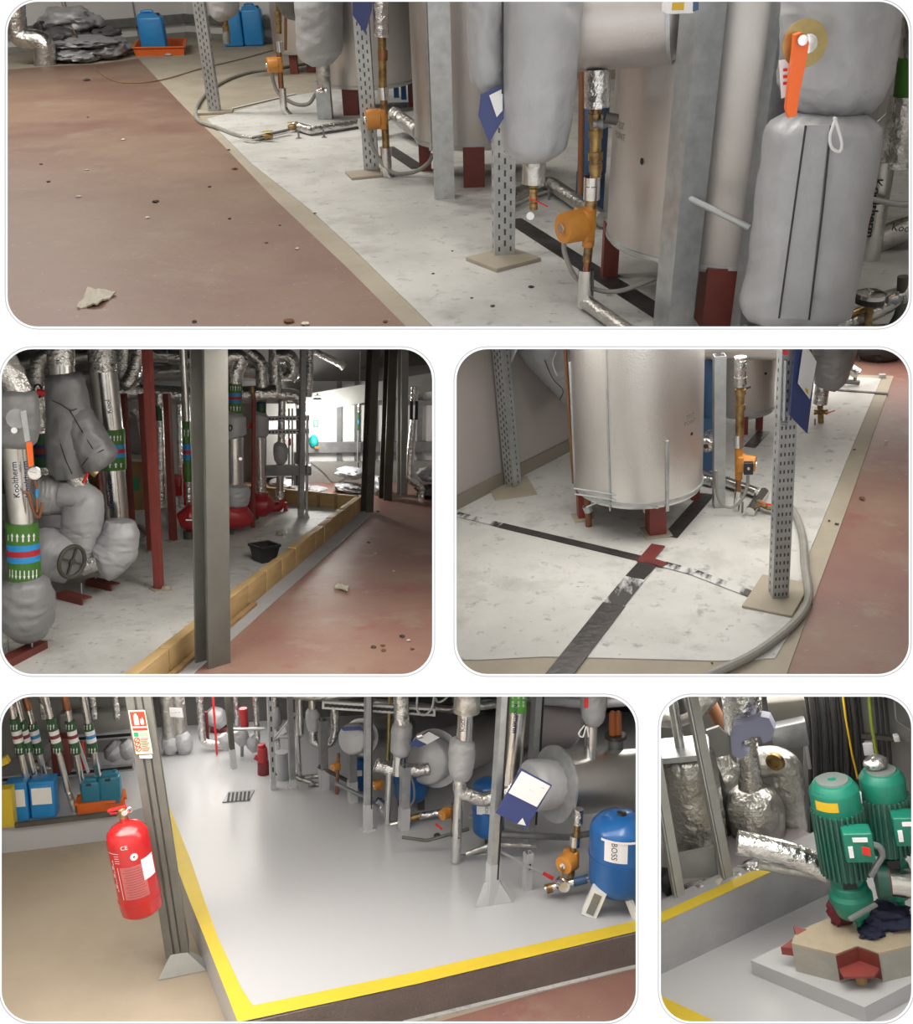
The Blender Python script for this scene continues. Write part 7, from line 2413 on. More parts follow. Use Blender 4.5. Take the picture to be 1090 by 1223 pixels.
cord(T, 'cable', [(500, 815), (498, 846), (506, 854), (516, 844), (520, 815)], 3, d - 0.05, 'conduit')
cord(T, 'cable', [(514, 815), (522, 838), (536, 830), (540, 815)], 3, d - 0.02, 'conduit')
def vess4(label, cx, half, yt, yb, base_y, m='blue_vessel', tag_=None, legs=True):
    Bq = g(cx, base_y)
    d = Bq.y
    a = r.p(cx, yb, d)
    rr = half * r.s(a)
    zt_ = r.top(Bq, yt).z
    zb_ = max(a.z, ZK + 0.03)
    T = Thing(r, 'expansion_vessel', label, 'vessel', Bq)
    k = rr * 0.55
    c = V((Bq.x, Bq.y, 0))
    sh = T.part('vessel_shell', MB().lathe(c, Z, [(zb_, 0), (zb_ + k * 0.08, rr * 0.45), (zb_ + k * 0.35, rr * 0.8), (zb_ + k * 0.7, rr * 0.96), (zb_ + k, rr), (zt_ - k, rr), (zt_ - k * 0.7, rr * 0.96), (zt_ - k * 0.35, rr * 0.8), (zt_ - k * 0.08, rr * 0.45), (zt_, 0)], 48), m, sharp=60)
    T.part('weld_ring', MB().ring(c + Z * (zb_ + zt_) / 2, Z, rr + 0.003, rr - 0.01, 0.008, 48), m, sh)
    return T, c, rr, zb_, zt_, sh
T, c, rr, z0, z1, sh = vess4('small blue expansion vessel behind the square grey posts', 428, 9, 905, 937, 945)
T.part('paper_label', MB().obox(c + V((-rr * 0.1, -rr - 0.002, z1 - 0.06)), V((0.02, 0, 0)), V((0, 0.001, 0)), Z * 0.014), 'white_paper', sh)
for k in (-1, 1):
    T.part('leg', MB().beam(c + V((k * rr * 0.6, 0, ZK)), c + V((k * rr * 0.6, 0, z0 + 0.05)), 0.03, 0.01), 'blue_vessel')
T, c, rr, z0, z1, sh = vess4('blue expansion vessel behind the bucket-jacketed riser', 491, 20, 908, 956, 968)
for k in (-1, 1):
    T.part('leg', MB().beam(c + V((k * rr * 0.6, 0, ZK)), c + V((k * rr * 0.6, 0, z0 + 0.05)), 0.03, 0.01), 'steel_dark')
cord(T, 'grey_cable', [(490, 925), (494, 940), (494, 955), (488, 965)], 2.5, c.y - rr - 0.04, 'conduit')
T, c, rr, z0, z1, sh = vess4('blue expansion vessel half hidden behind the jacketed white pipe', 583, 19, 930, 998, 1012)
T.part('paper_label', MB().obox(c + V((-rr * 0.35, -rr * 0.94, (z0 + z1) / 2 + 0.03)), V((0.035, -0.012, 0)), V((0, 0.001, 0)), Z * 0.03), 'white_paper', sh)
lettering(T, 'BOSS', (581, 968), c.y - rr - 0.01, 4, 'ink_black', rot=-math.pi / 2, parent=sh)
T.part('leg', MB().beam(c + V((0, 0, ZK)), c + V((0, 0, z0 + 0.05)), 0.03, 0.01), 'steel_dark')

# near right group
d = g(545, 1030).y
T = Thing(r, 'foil_riser', 'white lagged drop pipe below a grey barrel jacket, joined to the printed riser', 'pipe', g(546, 1031))
pipe(T, 'foil_collar', [(558, 815), (557, 850)], 32, d, 'foil_dull', n=20)
ps = pipe(T, 'printed_sleeve', [(556, 848), (554, 886)], 19, d, 'foil_smooth', n=20)
lettering(T, 'Kool', (552, 866), d - 0.06, 6, 'ink_navy', rot=math.pi / 2, parent=ps)
jacket(T, [(553, 882), (552, 887), (551, 908), (550, 924), (549, 930)], [20, 29, 31, 27, 20], d, 'jacket', seed=131)
pipe(T, 'foil_tee', [(549, 928), (548, 946), (578, 956), (608, 944), (614, 936)], 17, d, 'foil', fil=1)
lettering(T, 'KC', (591, 952), d - 0.08, 6, 'ink_navy', rot=0.15)
wp = pipe(T, 'white_drop', [(548, 944), (544, 1029)], 12, d, 'foil_smooth')
lettering(T, 'Kooltherm', (548, 990), d - 0.06, 4, 'ink_black', rot=math.pi / 2, parent=wp)
pipe(T, 'floor_pipe', [(544, 1024), (562, 1024), (600, 1018)], 7, d + 0.05, 'foil_dull', fil=1)
T = Thing(r, 'printed_riser', 'thick foil riser printed Kooltherm with a bright green top band', 'pipe', r.p(610, 945, d))
pipe(T, 'green_band', [(618, 815), (617, 850)], 23, d + 0.02, 'band_green_bright', n=20)
for xx in (612, 619, 625):
    lettering(T, '== ==', (xx, 836), d - 0.07, 5, 'white_paper', rot=math.pi / 2)
ps = pipe(T, 'printed_sleeve', [(617, 848), (609, 942)], 24, d + 0.02, 'foil_smooth', n=20)
A2, B2 = r.p(609, 942, d + 0.02), r.p(617, 848, d + 0.02)
lettering(T, 'Kooltherm', (609, 868), d - 0.1, 7, 'ink_black', rot=-math.pi / 2, wrapc=(A2, B2 - A2, 12.2 * r.s(A2)), parent=ps)
lettering(T, 'Kooltherm', (621, 868), d - 0.1, 6, 'ink_navy', rot=-math.pi / 2, wrapc=(A2, B2 - A2, 12.2 * r.s(A2)), parent=ps)
# big blue-lit header with disc
dhd = g(640, 1040).y
T, a, ax, rr, L = header('largest clad header with broad end disc and grey jacketed nozzle', ((664, 936), (800, 928)), 37, dhd, dhd + 0.18, disc=1.22, jk=None)
T.part('end_jacket', MB().puff([a - ax * 0.14, a - ax * 0.13, a - ax * 0.07, a - ax * 0.01], [rr * 0.3, rr * 0.72, rr * 0.8, rr * 0.75], 40, 20, 0.04, 5, (1, 1), 0.012, 5), 'jacket_light', sharp=60)
T.part('stub_neck', MB().tube([r.p(705, 905, dhd + 0.02), r.p(706, 862, dhd + 0.02)], 7.5 * r.s(a), 18), 'foil_smooth')
jacket(T, [(708, 815), (709, 835), (708, 858), (707, 866)], [30, 31, 26, 16], dhd + 0.02, 'jacket', name='stub_jacket', seed=133)
T.part('white_tie', MB().tube(spline([r.p(x, y, dhd - 0.08) for x, y in ((698, 866), (691, 876), (696, 880), (700, 868), (703, 880))]), 0.003, 6), 'cord_white')
pipe(T, 'red_tab', [(700, 834), (700, 845)], 5, dhd - 0.09, 'red_lever')
T = Thing(r, 'twin_capsule_valve', 'pair of copper-coloured capsules on a dark flange above the largest header', 'valve', r.p(735, 895, dhd + 0.15))
for x in (731, 738):
    pipe(T, 'copper_capsule', [(x, 880), (x, 852)], 8, dhd + 0.15, 'lamp_amber')
    T.part('capsule_dome', MB().blob(r.p(x, 852, dhd + 0.15), V((0.0118, 0, 0)), V((0, 0.0118, 0)), Z * 0.012, 0.0, 1, 2), 'lamp_amber')
pipe(T, 'dark_flange', [(735, 877), (735, 881)], 26, dhd + 0.15, 'steel_dark', n=20)
pipe(T, 'flange_stack', [(735, 880), (735, 897)], 18, dhd + 0.15, 'galv_dark', n=20)
# navy board
T = Thing(r, 'clip_board', 'tilted navy board with a white sheet and small triangle, tied to the tall strut', 'sign', r.p(626, 990, dhd - 0.3))
db_ = g(586, 1078).y - 0.06
k = plate(T, 'board', [(622, 918), (659, 938), (628, 990), (592, 971)], db_, 'navy', 0.006)
plate(T, 'paper_sheet', [(623, 921), (657, 939), (641, 964), (607, 947)], db_ - 0.004, 'white_paper', 0.002, k)
lettering(T, '---', (648, 941), db_ - 0.0085, 3, 'ink_navy', rot=-0.5, parent=k)
lettering(T, '-- --', (634, 944), db_ - 0.0085, 2.5, 'ink_grey', rot=-0.5, parent=k)
plate(T, 'triangle_mark', [(618, 984), (628, 986), (624, 977)], db_ - 0.003, 'dial_white', 0.001, k)
# big blue vessel
T, c, rr, z0, z1, sh = vess4('large blue expansion vessel with a white maker label on splayed white legs', 739, 37, 972, 1066, 1080)
s = r.s(c + Z * z1)
lc = c + V((-rr * 0.35, -rr * 0.945, 0)) + Z * r.p(724, 1021, c.y - rr).z
def vlab(u0, v0, u1, v1, m, nm, par, lift=0.0016):
    kk = 8
    polys = [[(u0 + (u1 - u0) * i / kk, v0), (u0 + (u1 - u0) * (i + 1) / kk, v0), (u0 + (u1 - u0) * (i + 1) / kk, v1), (u0 + (u1 - u0) * i / kk, v1)] for i in range(kk)]
    return T.part(nm, MB().wrap(polys, c, Z, rr, lift), m, par)
zl = r.p(724, 1022, c.y - rr).z
wl = vlab(-rr * 0.85, zl - 13 * s, -rr * 0.12, zl + 13 * s, 'white_paper', 'maker_label', sh)
vlab(-rr * 0.95, zl + 12 * s, rr * 0.1, zl + 15 * s, 'white_paper', 'label_flap', sh, 0.006)
vlab(rr * 0.15, zl - 2 * s, rr * 0.5, zl + 7 * s, 'white_paper', 'rating_plate', sh)
lettering(T, 'BOSS', (735, 1020), c.y - rr, 7, 'ink_black', rot=-math.pi / 2, wrapc=(c, Z, rr + 0.0015), parent=sh)
T.part('air_cap', MB().lathe(c + Z * (z1 - 0.006), Z, [(0, 6 * s), (4 * s, 5.5 * s), (5 * s, 0)], 20), 'black_plastic', sh)
T.part('bottom_ring', MB().ring(c + Z * (z0 + 0.03), Z, rr * 0.7, rr * 0.4, 0.02, 32), 'black_rubber', sh)
for sgn, x0, x1, y1 in ((-1, 716, 703, 1092), (1, 752, 766, 1097)):
    q0, q1 = r.p(x0, 1062, c.y - rr * 0.55), g(x1, y1)
    lg = T.part('leg', MB().beam(q0, q1, 0.055, 0.035, up=V((0.4 * sgn, -1, 0))), 'dial_white')
    axl = (q1 - q0).normalized()
    for t in (0.3, 0.7):
        T.part('leg_slot', MB().obox(q0.lerp(q1, t) + V((0.4 * sgn, -1, 0)).normalized() * 0.018, axl * 0.022, axl.cross(V((0.4 * sgn, -1, 0))).normalized() * 0.014, V((0.4 * sgn, -1, 0)).normalized() * 0.002), 'ink_grey', lg)
# pump and pipes in front of it
d = g(690, 1062).y
T = Thing(r, 'pump_riser', 'orange pump on a short brass riser beside the large blue vessel', 'pipe', g(683, 1062))
pipe(T, 'foil_sleeve', [(691, 966), (690, 984)], 12, d, 'foil')
pipe(T, 'brass_pipe', [(690, 982), (688, 1000)], 8, d, 'brass')
pipe(T, 'union', [(687, 998), (686, 1010)], 13, d, 'chrome')
pipe(T, 'brass_pipe', [(685, 1008), (681, 1056)], 8, d, 'brass')
pump(T, (680, 1027), 32, d, -1, yaw=0.8)
cord(T, 'pump_cable', [(670, 1036), (671, 1048), (665, 1056)], 2, d - 0.04, 'brass')
T = Thing(r, 'valve_manifold', 'chrome valve manifold with red tag feeding the large blue vessel', 'valve', g(665, 1064))
P = [r.p(650, 1062, d - 0.05), r.p(672, 1056, d - 0.05), r.p(704, 1049, d - 0.05)]
T.part('manifold_pipe', MB().tube(P, 0.014, 12), 'chrome')
T.part('round_valve', MB().lathe(r.p(672, 1057, d - 0.08), V((0.1, -1, 0.1)), [(-0.03, 0.02), (0, 0.026), (0.02, 0.02), (0.021, 0)], 20), 'chrome')
T.part('brass_end', MB().tube([r.p(652, 1062, d - 0.05), r.p(659, 1060, d - 0.05)], 0.018, 12), 'brass')
T.part('blue_sleeve', MB().tube([r.p(684, 1054, d - 0.05), r.p(700, 1050, d - 0.05)], 0.016, 12), 'blue_dull')
T = Thing(r, 'conduit_rail', 'thin grey rail with a red tip running from the tall strut to the manifold', 'rail', r.p(600, 1020, d))
pipe(T, 'rail_tube', [(598, 1017, g(586, 1078).y), (628, 1034, d), (648, 1042, d)], 3.6, d, 'conduit')
pipe(T, 'red_tip', [(649, 1043), (660, 1049)], 4.4, d, 'red_lever')
for i, (pts, w, m, lab_) in enumerate([(((590, 996), (680, 1000), (770, 982)), 8, 'galv_dark', 'dim rail low behind the board and the blue vessel'), (((480, 1000), (510, 1004), (560, 990)), 4, 'steel_dark', 'dark drain pipe loop on the floor behind the square post'),
                                   (((400, 935), (430, 950), (445, 955)), 5, 'galv_dark', 'low grey pipe between the square posts'), (((560, 975), (590, 985), (640, 1000)), 5, 'conduit', 'slanting grey pipe behind the tall strut'), (((556, 1020), (590, 1008), (640, 1010)), 6, 'foil_dull', 'foil floor pipe behind the tall strut foot')]):
    T = Thing(r, 'low_pipe', lab_, 'pipe', r.p(*pts[0], d + 0.35))
    pipe(T, 'pipe_run', pts, w, (g(*pts[1]).y - 0.14), m, fil=2)
T = Thing(r, 'orange_pump', 'orange pump beside the white lagged drop pipe', 'pump', r.p(531, 990, dh2))
pump(T, (533, 971), 18, g(535, 1000).y, -1, yaw=0.7)
pipe(T, 'brass_pipe', [(541, 960), (540, 1000)], 4, g(535, 1000).y, 'brass')
pipe(T, 'red_handle', [(520, 984), (528, 990)], 3, g(535, 1000).y - 0.05, 'red_lever')
T = Thing(r, 'drain_pipes', 'tangle of foil drain pipes and valves on the floor under the middle headers', 'pipe', g(440, 965))
for pts, w, m in ((((352, 928), (375, 936), (384, 938)), 6, 'foil_dull'), (((450, 955), (458, 960), (455, 965)), 7, 'chrome'), (((380, 915), (400, 925), (430, 940)), 5, 'steel_dark'), (((405, 955), (405, 930)), 6, 'galv')):
    pipe(T, 'drain_pipe', pts, w, g(*pts[-1]).y, m, fil=1)
valve(T, (373, 937), 6, g(373, 940).y, 'galv_dark', None)
valve(T, (455, 958), 7, g(455, 962).y, 'chrome', None)
single(r, 'rubber_bung', MB().blob(g(522, 998, 0.012), V((0.016, 0, 0)), V((0, 0.014, 0)), Z * 0.012, 0.1, 2, 2), 'black_plastic', 'small black rubber bung lying on the grey floor beyond the square post', 'knob', g(522, 998))
# ceiling clutter above the plant row
for i, (pts, w, m, lab_) in enumerate([(((280, 822), (380, 832), (440, 826)), 12, 'foil_dull', 'dull foil main under the ceiling above the far valves'), (((440, 838), (540, 848), (600, 840)), 10, 'foil', 'foil main crossing above the bucket-jacketed riser'), (((640, 834), (700, 840), (760, 836)), 14, 'jacket', 'grey lagged duct above the round-ended drum'), (((540, 836), (600, 838), (640, 834)), 7, 'galv', 'galvanised tray edge passing behind the printed riser')]):
    T = Thing(r, 'overhead_main', lab_, 'pipe', r.p(*pts[0], dh2 + 0.3))
    pipe(T, 'pipe_run', pts, w, dh2 + 0.4 + 0.05 * i, m, fil=2)

# ================================================================ room 5: twin-head pump on its plinth
r = R5
ZF = 0.0
floor_poly(r, [(776, 1300), (1300, 1300), (1300, 1000), (776, 1000)], 'grey_paint_floor')
# kerb wall with yellow top
kb = [r.f(760, 1178), r.f(1010, 1058)]
kz = r.top(r.f(800, 1160), 1103).z
n = (kb[1] - kb[0]).cross(Z).normalized()
n = -n if n.y < 0 else n
o = struct(r, 'wall_kerb', MB().prism([kb[0], kb[1], kb[1] + Z * kz, kb[0] + Z * kz], n * 0.12), 'grey_kerb', kb[0])
single(r, 'yellow_line', MB().prism([kb[0] + Z * kz - n * 0.002, kb[0].lerp(kb[1], 0.8) + Z * kz - n * 0.002, kb[0].lerp(kb[1], 0.8) + Z * kz + n * 0.05, kb[0] + Z * kz + n * 0.05], Z * 0.003), 'yellow_line', 'yellow painted stripe along the top of the grey kerb wall', 'line', kb[0] + Z * kz)
# step down at the front with its yellow edge
e0, e1 = r.f(760, 1176), r.f(930, 1257)
m_ = (e1 - e0).cross(Z).normalized()
m_ = -m_ if m_.y > 0 else m_
single(r, 'yellow_line', MB().prism([e0, e1, e1 + m_ * 0.075, e0 + m_ * 0.075], Z * 0.003), 'yellow_line', 'broad yellow painted stripe along the front edge of the grey floor', 'line', e0)
struct(r, 'floor_step', MB().prism([e0 + m_ * 0.075, e1 + m_ * 0.075, e1 + m_ * 0.6, e0 + m_ * 0.6], Z * 0.002), 'render_kerb', e0)
# floor behind the kerb, walls
bz = kz - 0.06
q = [kb[0] + n * 0.12 + Z * bz, kb[1] + n * 0.12 + Z * bz, kb[1] + n * 2.5 + Z * bz, kb[0] + n * 2.5 + Z * bz]
struct(r, 'floor', MB().prism(q, Z * 0.02), 'purple_grey', q[0])
dw = kb[1].y + 0.75
struct(r, 'wall_back', MB().prism([r.p(960, 1075, dw), r.p(1200, 1050, dw), r.p(1200, 815, dw), r.p(960, 815, dw)], V((0, 0.03, 0))), 'wall_grey', r.p(1000, 1000, dw))
struct(r, 'wall_back', MB().prism([r.p(770, 1100, dw + 0.5), r.p(975, 1060, dw + 0.5), r.p(975, 815, dw + 0.5), r.p(770, 815, dw + 0.5)], V((0, 0.03, 0))), 'wall_grey', r.p(800, 1000, dw))

# ---- room 5: objects
# base slab
SL = [r.f(1035, 1222), r.f(1150, 1162), r.f(1060, 1085), r.f(899, 1164)]
zs = r.top(SL[0], 1203).z
c0 = sum(SL, V()) / 4
single(r, 'pump_base_slab', MB().prism(SL, Z * zs), 'grey_paint_floor', 'low grey painted slab under the concrete pump plinth', 'slab', c0)
# concrete plinth with cut corners and red corner shelves
T = Thing(r, 'pump_plinth', 'tan-topped concrete plinth with red steel corner pockets under the green pumps', 'plinth', c0 + Z * zs)
ux = (SL[1] - SL[0]).normalized()
uy = (SL[3] - SL[0]).normalized()
def PL(x, y, zz=zs):
    return r.f(x, y, zz)
P0 = r.f(1001, 1174, zs)
zt = r.top(P0, 1140).z
plan = [(945, 1127), (951, 1114), (972, 1104), (1010, 1090), (1075, 1085), (1160, 1112), (1049, 1139), (1024, 1130), (998, 1140)]
topw = [r.f(x, y, zt) for x, y in plan]
T.part('concrete_block', MB().prism([V((q.x, q.y, zs)) for q in topw], Z * (zt - zs - 0.006)), 'plinth_conc')
T.part('mortar_top', MB().prism([V((q.x, q.y, zt - 0.006)) for q in topw], Z * 0.008), 'plinth_top')
hz = zt - zs
a, b, c = topw[6], topw[7], topw[8]
out = ((a + c) / 2 - b).normalized()
for p, q in ((a, b), (b, c)):                 # red lining of the front pocket
    T.part('pocket_side', MB().prism([p + out * 0.004, q + out * 0.004, q + out * 0.004 - Z * hz * 0.85, p + out * 0.004 - Z * hz * 0.85], out * 0.006), 'red_oxide')
zsf = Z * hz * 0.52
e = (a - c) * 0.5
T.part('pocket_shelf', MB().prism([c - zsf, b - zsf, a - zsf, a + out * 0.05 - e * 0.3 - zsf, c + out * 0.05 + e * 0.3 - zsf], Z * 0.008), 'red_post')
T.part('pocket_stub', MB().tube([(a + c) / 2 - Z * hz * 0.97, (a + c) / 2 - Z * hz * 0.55], 0.02, 10), 'timber_dark')
for px_, zz in ((((947, 1106), (963, 1110), (951, 1117)), zt + 0.003), (((932, 1131), (946, 1121), (948, 1133)), zt - hz * 0.25)):
    T.part('corner_gusset', MB().prism([r.f(x, y, zz) for x, y in px_], Z * -0.03), 'red_post')

# green pumps
def green_pump(label, cx, lean, capy, capw, my0, my1, mw, d, box, lant, base, lab_y=None, low=True):
    T = Thing(r, 'green_pump', label, 'pump', base)
    X = lambda y: cx + lean * (y - capy)
    P = lambda y: r.p(X(y), y, d)
    s = r.s(P(capy))
    A, B = P(my0), P(capy)
    ax = (B - A).normalized()
    cw = capw * s / 2
    L = (B - A).length
    cap = T.part('fan_cowl', MB().lathe(A, ax, [(-0.012, cw * 0.97), (L * 0.1, cw), (L * 0.60, cw), (L * 0.66, cw * 0.98), (L * 0.88, cw * 0.78), (L * 0.90, cw * 0.7), (L * 0.905, cw * 0.4), (L + 0.001, 0)], 40), 'green_pump')
    T.part('cowl_grille', MB().lathe(A + ax * L * 0.9, ax, [(-0.004, cw * 0.66), (0.006, cw * 0.64), (0.007, 0)], 32), 'cowl_top', cap)
    M0, M1 = P(my1), P(my0)
    mr = mw * s / 2
    ml = (M1 - M0).length
    mo = T.part('motor_body', MB().lathe(M0, ax, [(0, mr * 0.8), (0, mr * 0.9), (ml, mr * 0.9)], 40), 'green_dark')
    fins = MB()
    a0 = ax.orthogonal().normalized()
    for k in range(30):
        e = Matrix.Rotation(k * 2 * math.pi / 30, 3, ax) @ a0
        fins.obox((M0 + M1) / 2 + e * mr * 0.94, e * mr * 0.075, ax * ml * 0.49, ax.cross(e) * 0.003)
    T.part('cooling_fins', fins, 'green_fin', mo)
    if box:
        c = r.p(box[0], box[1], d - mr - 0.02)
        bx = T.part('terminal_box', MB().obox(c, V((box[2] * s / 2, -0.1 * box[2] * s / 2, 0)), V((0, 0.035, 0)), Z * box[3] * s / 2, 0.006), 'green_pump')
        T.part('box_label', MB().obox(c + V((2 * s, -0.037, box[3] * s * 0.3)), V((box[2] * s * 0.25, -0.03 * box[2] * s, 0)), V((0, 0.002, 0)), Z * 2.5 * s), 'white_paper', bx)
        T.part('box_sticker', MB().obox(c + V((box[2] * s * 0.18, -0.04, -box[3] * s * 0.06)), V((box[2] * s * 0.16, -0.01, 0)), V((0, 0.002, 0)), Z * 5 * s), 'sign_red', bx)
        T.part('side_label', MB().obox(c + V((-box[2] * s * 0.3, -0.036, -box[3] * s * 0.1)), V((2.5 * s, 0, 0)), V((0, 0.002, 0)), Z * 7 * s), 'white_paper', bx)
    if lant:
        L0, L1, lw = lant
        Q0, Q1 = P(L1), P(L0)
        ll = (Q1 - Q0).length
        lr = lw * s / 2
        la = T.part('lantern', MB().lathe(Q0, ax, [(0, lr * 1.0), (ll * 0.25, lr * 0.95), (ll * 0.35, lr * 0.78), (ll * 0.8, lr * 0.78), (ll * 0.9, lr * 1.05), (ll, lr * 1.05)], 32), 'green_pump')
        T.part('lantern_window', MB().obox(Q0 + ax * ll * 0.55 + V((0, -lr * 0.79, 0)), V((lr * 0.36, 0, 0)), V((0, 0.006, 0)), ax * ll * 0.17), 'ink_black', la)
        V0 = Q0 - ax * 0.05
        vo = T.part('volute', MB().lathe(V0 - ax * 0.02, ax, [(-0.03, lr * 0.5), (-0.02, lr * 0.85), (0.03, lr * 1.15), (0.055, lr * 1.15), (0.075, lr * 0.9)], 32), 'green_pump')
        T.part('suction_stem', MB().tube([V0 - ax * 0.16 + V((lr * 0.25, 0, 0)), V0 + V((lr * 0.25, 0, 0))], [lr * 0.14, lr * 0.3], 12), 'green_pump', vo)
    if lab_y:
        rr = cw * 1.0
        polys = [[(-cw * 0.95 + i * cw * 0.12, lab_y[0]), (-cw * 0.95 + (i + 1) * cw * 0.12, lab_y[0]), (-cw * 0.95 + (i + 1) * cw * 0.12, lab_y[1]), (-cw * 0.95 + i * cw * 0.12, lab_y[1])] for i in range(8)]
        T.part('yellow_label', MB().wrap(polys, A, ax, cw, 0.0015), 'cable_yellow', cap)
        lettering(T, '---- -', (978, 951), d - cw, 5, 'ink_black', rot=-0.05, wrapc=(A, ax, cw + 0.001), parent=cap)
    return T
bp = r.f(1012, 1112, zt)
dp = bp.y
green_pump('green finned pump motor with a yellow label on its cowl, standing over the plinth', 993, 0.16, 929, 57, 963, 1040, 60, dp, (1024, 1007, 32, 37), (1034, 1062, 44), bp, (0.02, 0.055))
bp2 = r.f(1062, 1096, zt)
green_pump('green finned pump motor capped with crumpled foil, beside the yellow-labelled one', 1051, 0.12, 917, 52, 948, 1012, 58, bp2.y, (1082, 988, 30, 36), (1010, 1040, 40), bp2, None)
T = Thing(r, 'crumpled_foil', 'crumpled foil cap on top of the second green pump motor', 'cap', r.p(1045, 918, bp2.y))
T.part('foil_wrap', MB().blob(r.p(1045, 911, bp2.y), V((0.038, 0, 0.004)), V((0, 0.03, 0)), Z * 0.028, 0.25, 4, 3), 'foil')
T = Thing(r, 'white_conduit', 'white conduit strip standing between the two green pump motors', 'conduit', r.p(1028, 986, dp + 0.05))
T.part('strip', MB().beam(r.p(1025, 946, dp + 0.02), r.p(1029, 986, dp + 0.02), 0.016, 0.016), 'white_paper')
T = Thing(r, 'pump_discharge', 'foil pipe with dark flange leaving the green pumps to the side wall', 'pipe', r.p(1060, 1060, dp + 0.05))
pipe(T, 'flange', [(1046, 1052), (1060, 1052)], 42, dp + 0.02, 'green_dark', n=24)
pipe(T, 'rust_ring', [(1058, 1052), (1062, 1052)], 38, dp + 0.02, 'red_oxide', n=24)
pipe(T, 'foil_sleeve', [(1060, 1052), (1130, 1060)], 34, dp + 0.02, 'foil_smooth', n=20)
cord(T, 'armoured_cable', [(1040, 1008), (1050, 1012), (1053, 1022), (1046, 1034), (1040, 1046)], 8, dp - 0.1, 'galv_dark')
T = Thing(r, 'pump_inlet', 'shiny foil inlet pipe printed with letters leading to the green pumps', 'pipe', r.p(945, 1030, dp + 0.08))
pp = pipe(T, 'foil_sleeve', [(880, 1006), (945, 1020), (990, 1040)], 29, dp + 0.08, 'foil', fil=2, n=20)
lettering(T, '-- -', (925, 1018), dp - 0.05, 6, 'ink_black', rot=-0.1, parent=pp)
lettering(T, '=== --', (950, 1028), dp - 0.05, 5, 'ink_navy', rot=-0.15, parent=pp)
pipe(T, 'lower_sleeve', [(905, 1032), (985, 1046)], 12, dp + 0.14, 'foil_dull')

# foil-wrapped valve body in the middle
dv = kb[1].y + 0.2
T = Thing(r, 'foil_wrapped_valve', 'foil-wrapped valve with round bulb, brass-eyed elbow and a lilac handle', 'valve', r.p(905, 1010, dv))
pipe(T, 'upper_sleeve', [(884, 820), (888, 872)], 46, dv + 0.02, 'foil', n=20)
pipe(T, 'neck', [(888, 865), (893, 905), (897, 950)], [30, 26, 30], dv - 0.02, 'foil', n=20)
T.part('bulb', MB().puff([r.p(x, y, dv - 0.02) for x, y in ((896, 940), (898, 950), (902, 972), (908, 996), (910, 1006))], [q * r.sd(900, 970, dv) / 2 for q in (34, 58, 68, 56, 26)], 40, 24, 0.06, 3, (1, 1), 0.012, 5), 'foil_dull', sharp=60)
pipe(T, 'elbow', [(898, 912), (925, 908), (940, 916), (944, 945), (946, 1012)], 36, dv + 0.06, 'foil_dull', fil=1.2, n=20)
T.part('brass_eye', MB().lathe(r.p(924, 911, dv - 0.10), V((-0.5, -1, 0)), [(-0.02, 0.04), (0, 0.036), (0.001, 0.022), (-0.01, 0.02), (-0.011, 0)], 20), 'brass')
pipe(T, 'brass_foot', [(900, 1000), (902, 1024)], 16, dv, 'brass_clean')
hd = [(872, 878), (875, 867), (895, 862), (908, 856), (918, 858), (925, 872), (921, 884), (911, 888), (908, 880), (898, 880), (886, 886), (884, 894), (894, 899), (884, 907), (874, 902)]
T.part('lilac_handle', MB().prism([r.p(x, y, dv - 0.12) for x, y in hd], V((0.01, 0.06, 0))), 'lilac_handle')
plate(T, 'grey_bracket', [(843, 873), (858, 868), (874, 884), (870, 902), (850, 906)], dv - 0.06, 'steel_grey', 0.02)
T = Thing(r, 'junction_box', 'dark grey box mounted behind the lilac handle', 'box', r.p(940, 890, dv + 0.25))
T.part('box_body', MB().obox(r.p(942, 875, dv + 0.25), V((0.075, 0, 0.01)), V((0, 0.05, 0)), Z * 0.06, 0.008), 'galv_dark')
T.part('box_lid', MB().obox(r.p(940, 850, dv + 0.3), V((0.08, 0, 0)), V((0, 0.04, 0)), Z * 0.07, 0.01), 'steel_dark')
T = Thing(r, 'copper_riser', 'dull pinkish pipe slanting behind the lilac handle', 'pipe', r.p(862, 880, dv + 0.3))
pipe(T, 'pipe_run', [(838, 820), (868, 880)], 16, dv + 0.3, 'copper_brown')
T = Thing(r, 'foil_wrapped_pipe', 'long drooping foil wrap behind the tall leaning strut', 'pipe', r.p(870, 1000, dv + 0.25))
T.part('foil_wrap', MB().puff([r.p(x, y, dv + 0.25) for x, y in ((850, 900), (862, 925), (872, 960), (880, 1010))], [q * r.sd(860, 950, dv) / 2 for q in (30, 46, 40, 20)], 32, 20, 0.1, 5, (1, 1), 0.05), 'foil_dull', sharp=60)
dsk = kb[0].y + 0.68
T = Thing(r, 'foil_sack', 'huge wrinkled foil-wrapped vessel standing behind the slim strut', 'vessel', r.p(825, 1020, dsk))
T.part('foil_wrap', MB().puff([r.p(x, y, dsk) for x, y in ((815, 892), (818, 902), (824, 950), (830, 1000), (834, 1060))], [q * r.sd(820, 950, dsk) / 2 for q in (46, 68, 72, 74, 76)], 48, 44, 0.04, 7, (1, 1), 0.025, 20), 'foil_dull', sharp=60)
T.part('top_plate', MB().obox(r.p(812, 895, dsk - 0.05), V((0.12, 0, 0)), V((0, 0.1, 0)), Z * 0.012), 'galv')
pipe(T, 'white_riser', [(800, 820), (812, 892)], 12, dsk - 0.05, 'foil_smooth')
T.part('gap_shade', MB().puff([r.p(x, y, dsk + 0.1) for x, y in ((846, 915), (856, 960), (862, 1005))], [q * r.sd(850, 950, dsk) / 2 for q in (20, 34, 20)], 24, 14, 0.1, 9), 'black_rubber')  # black form standing for the shade in the gap
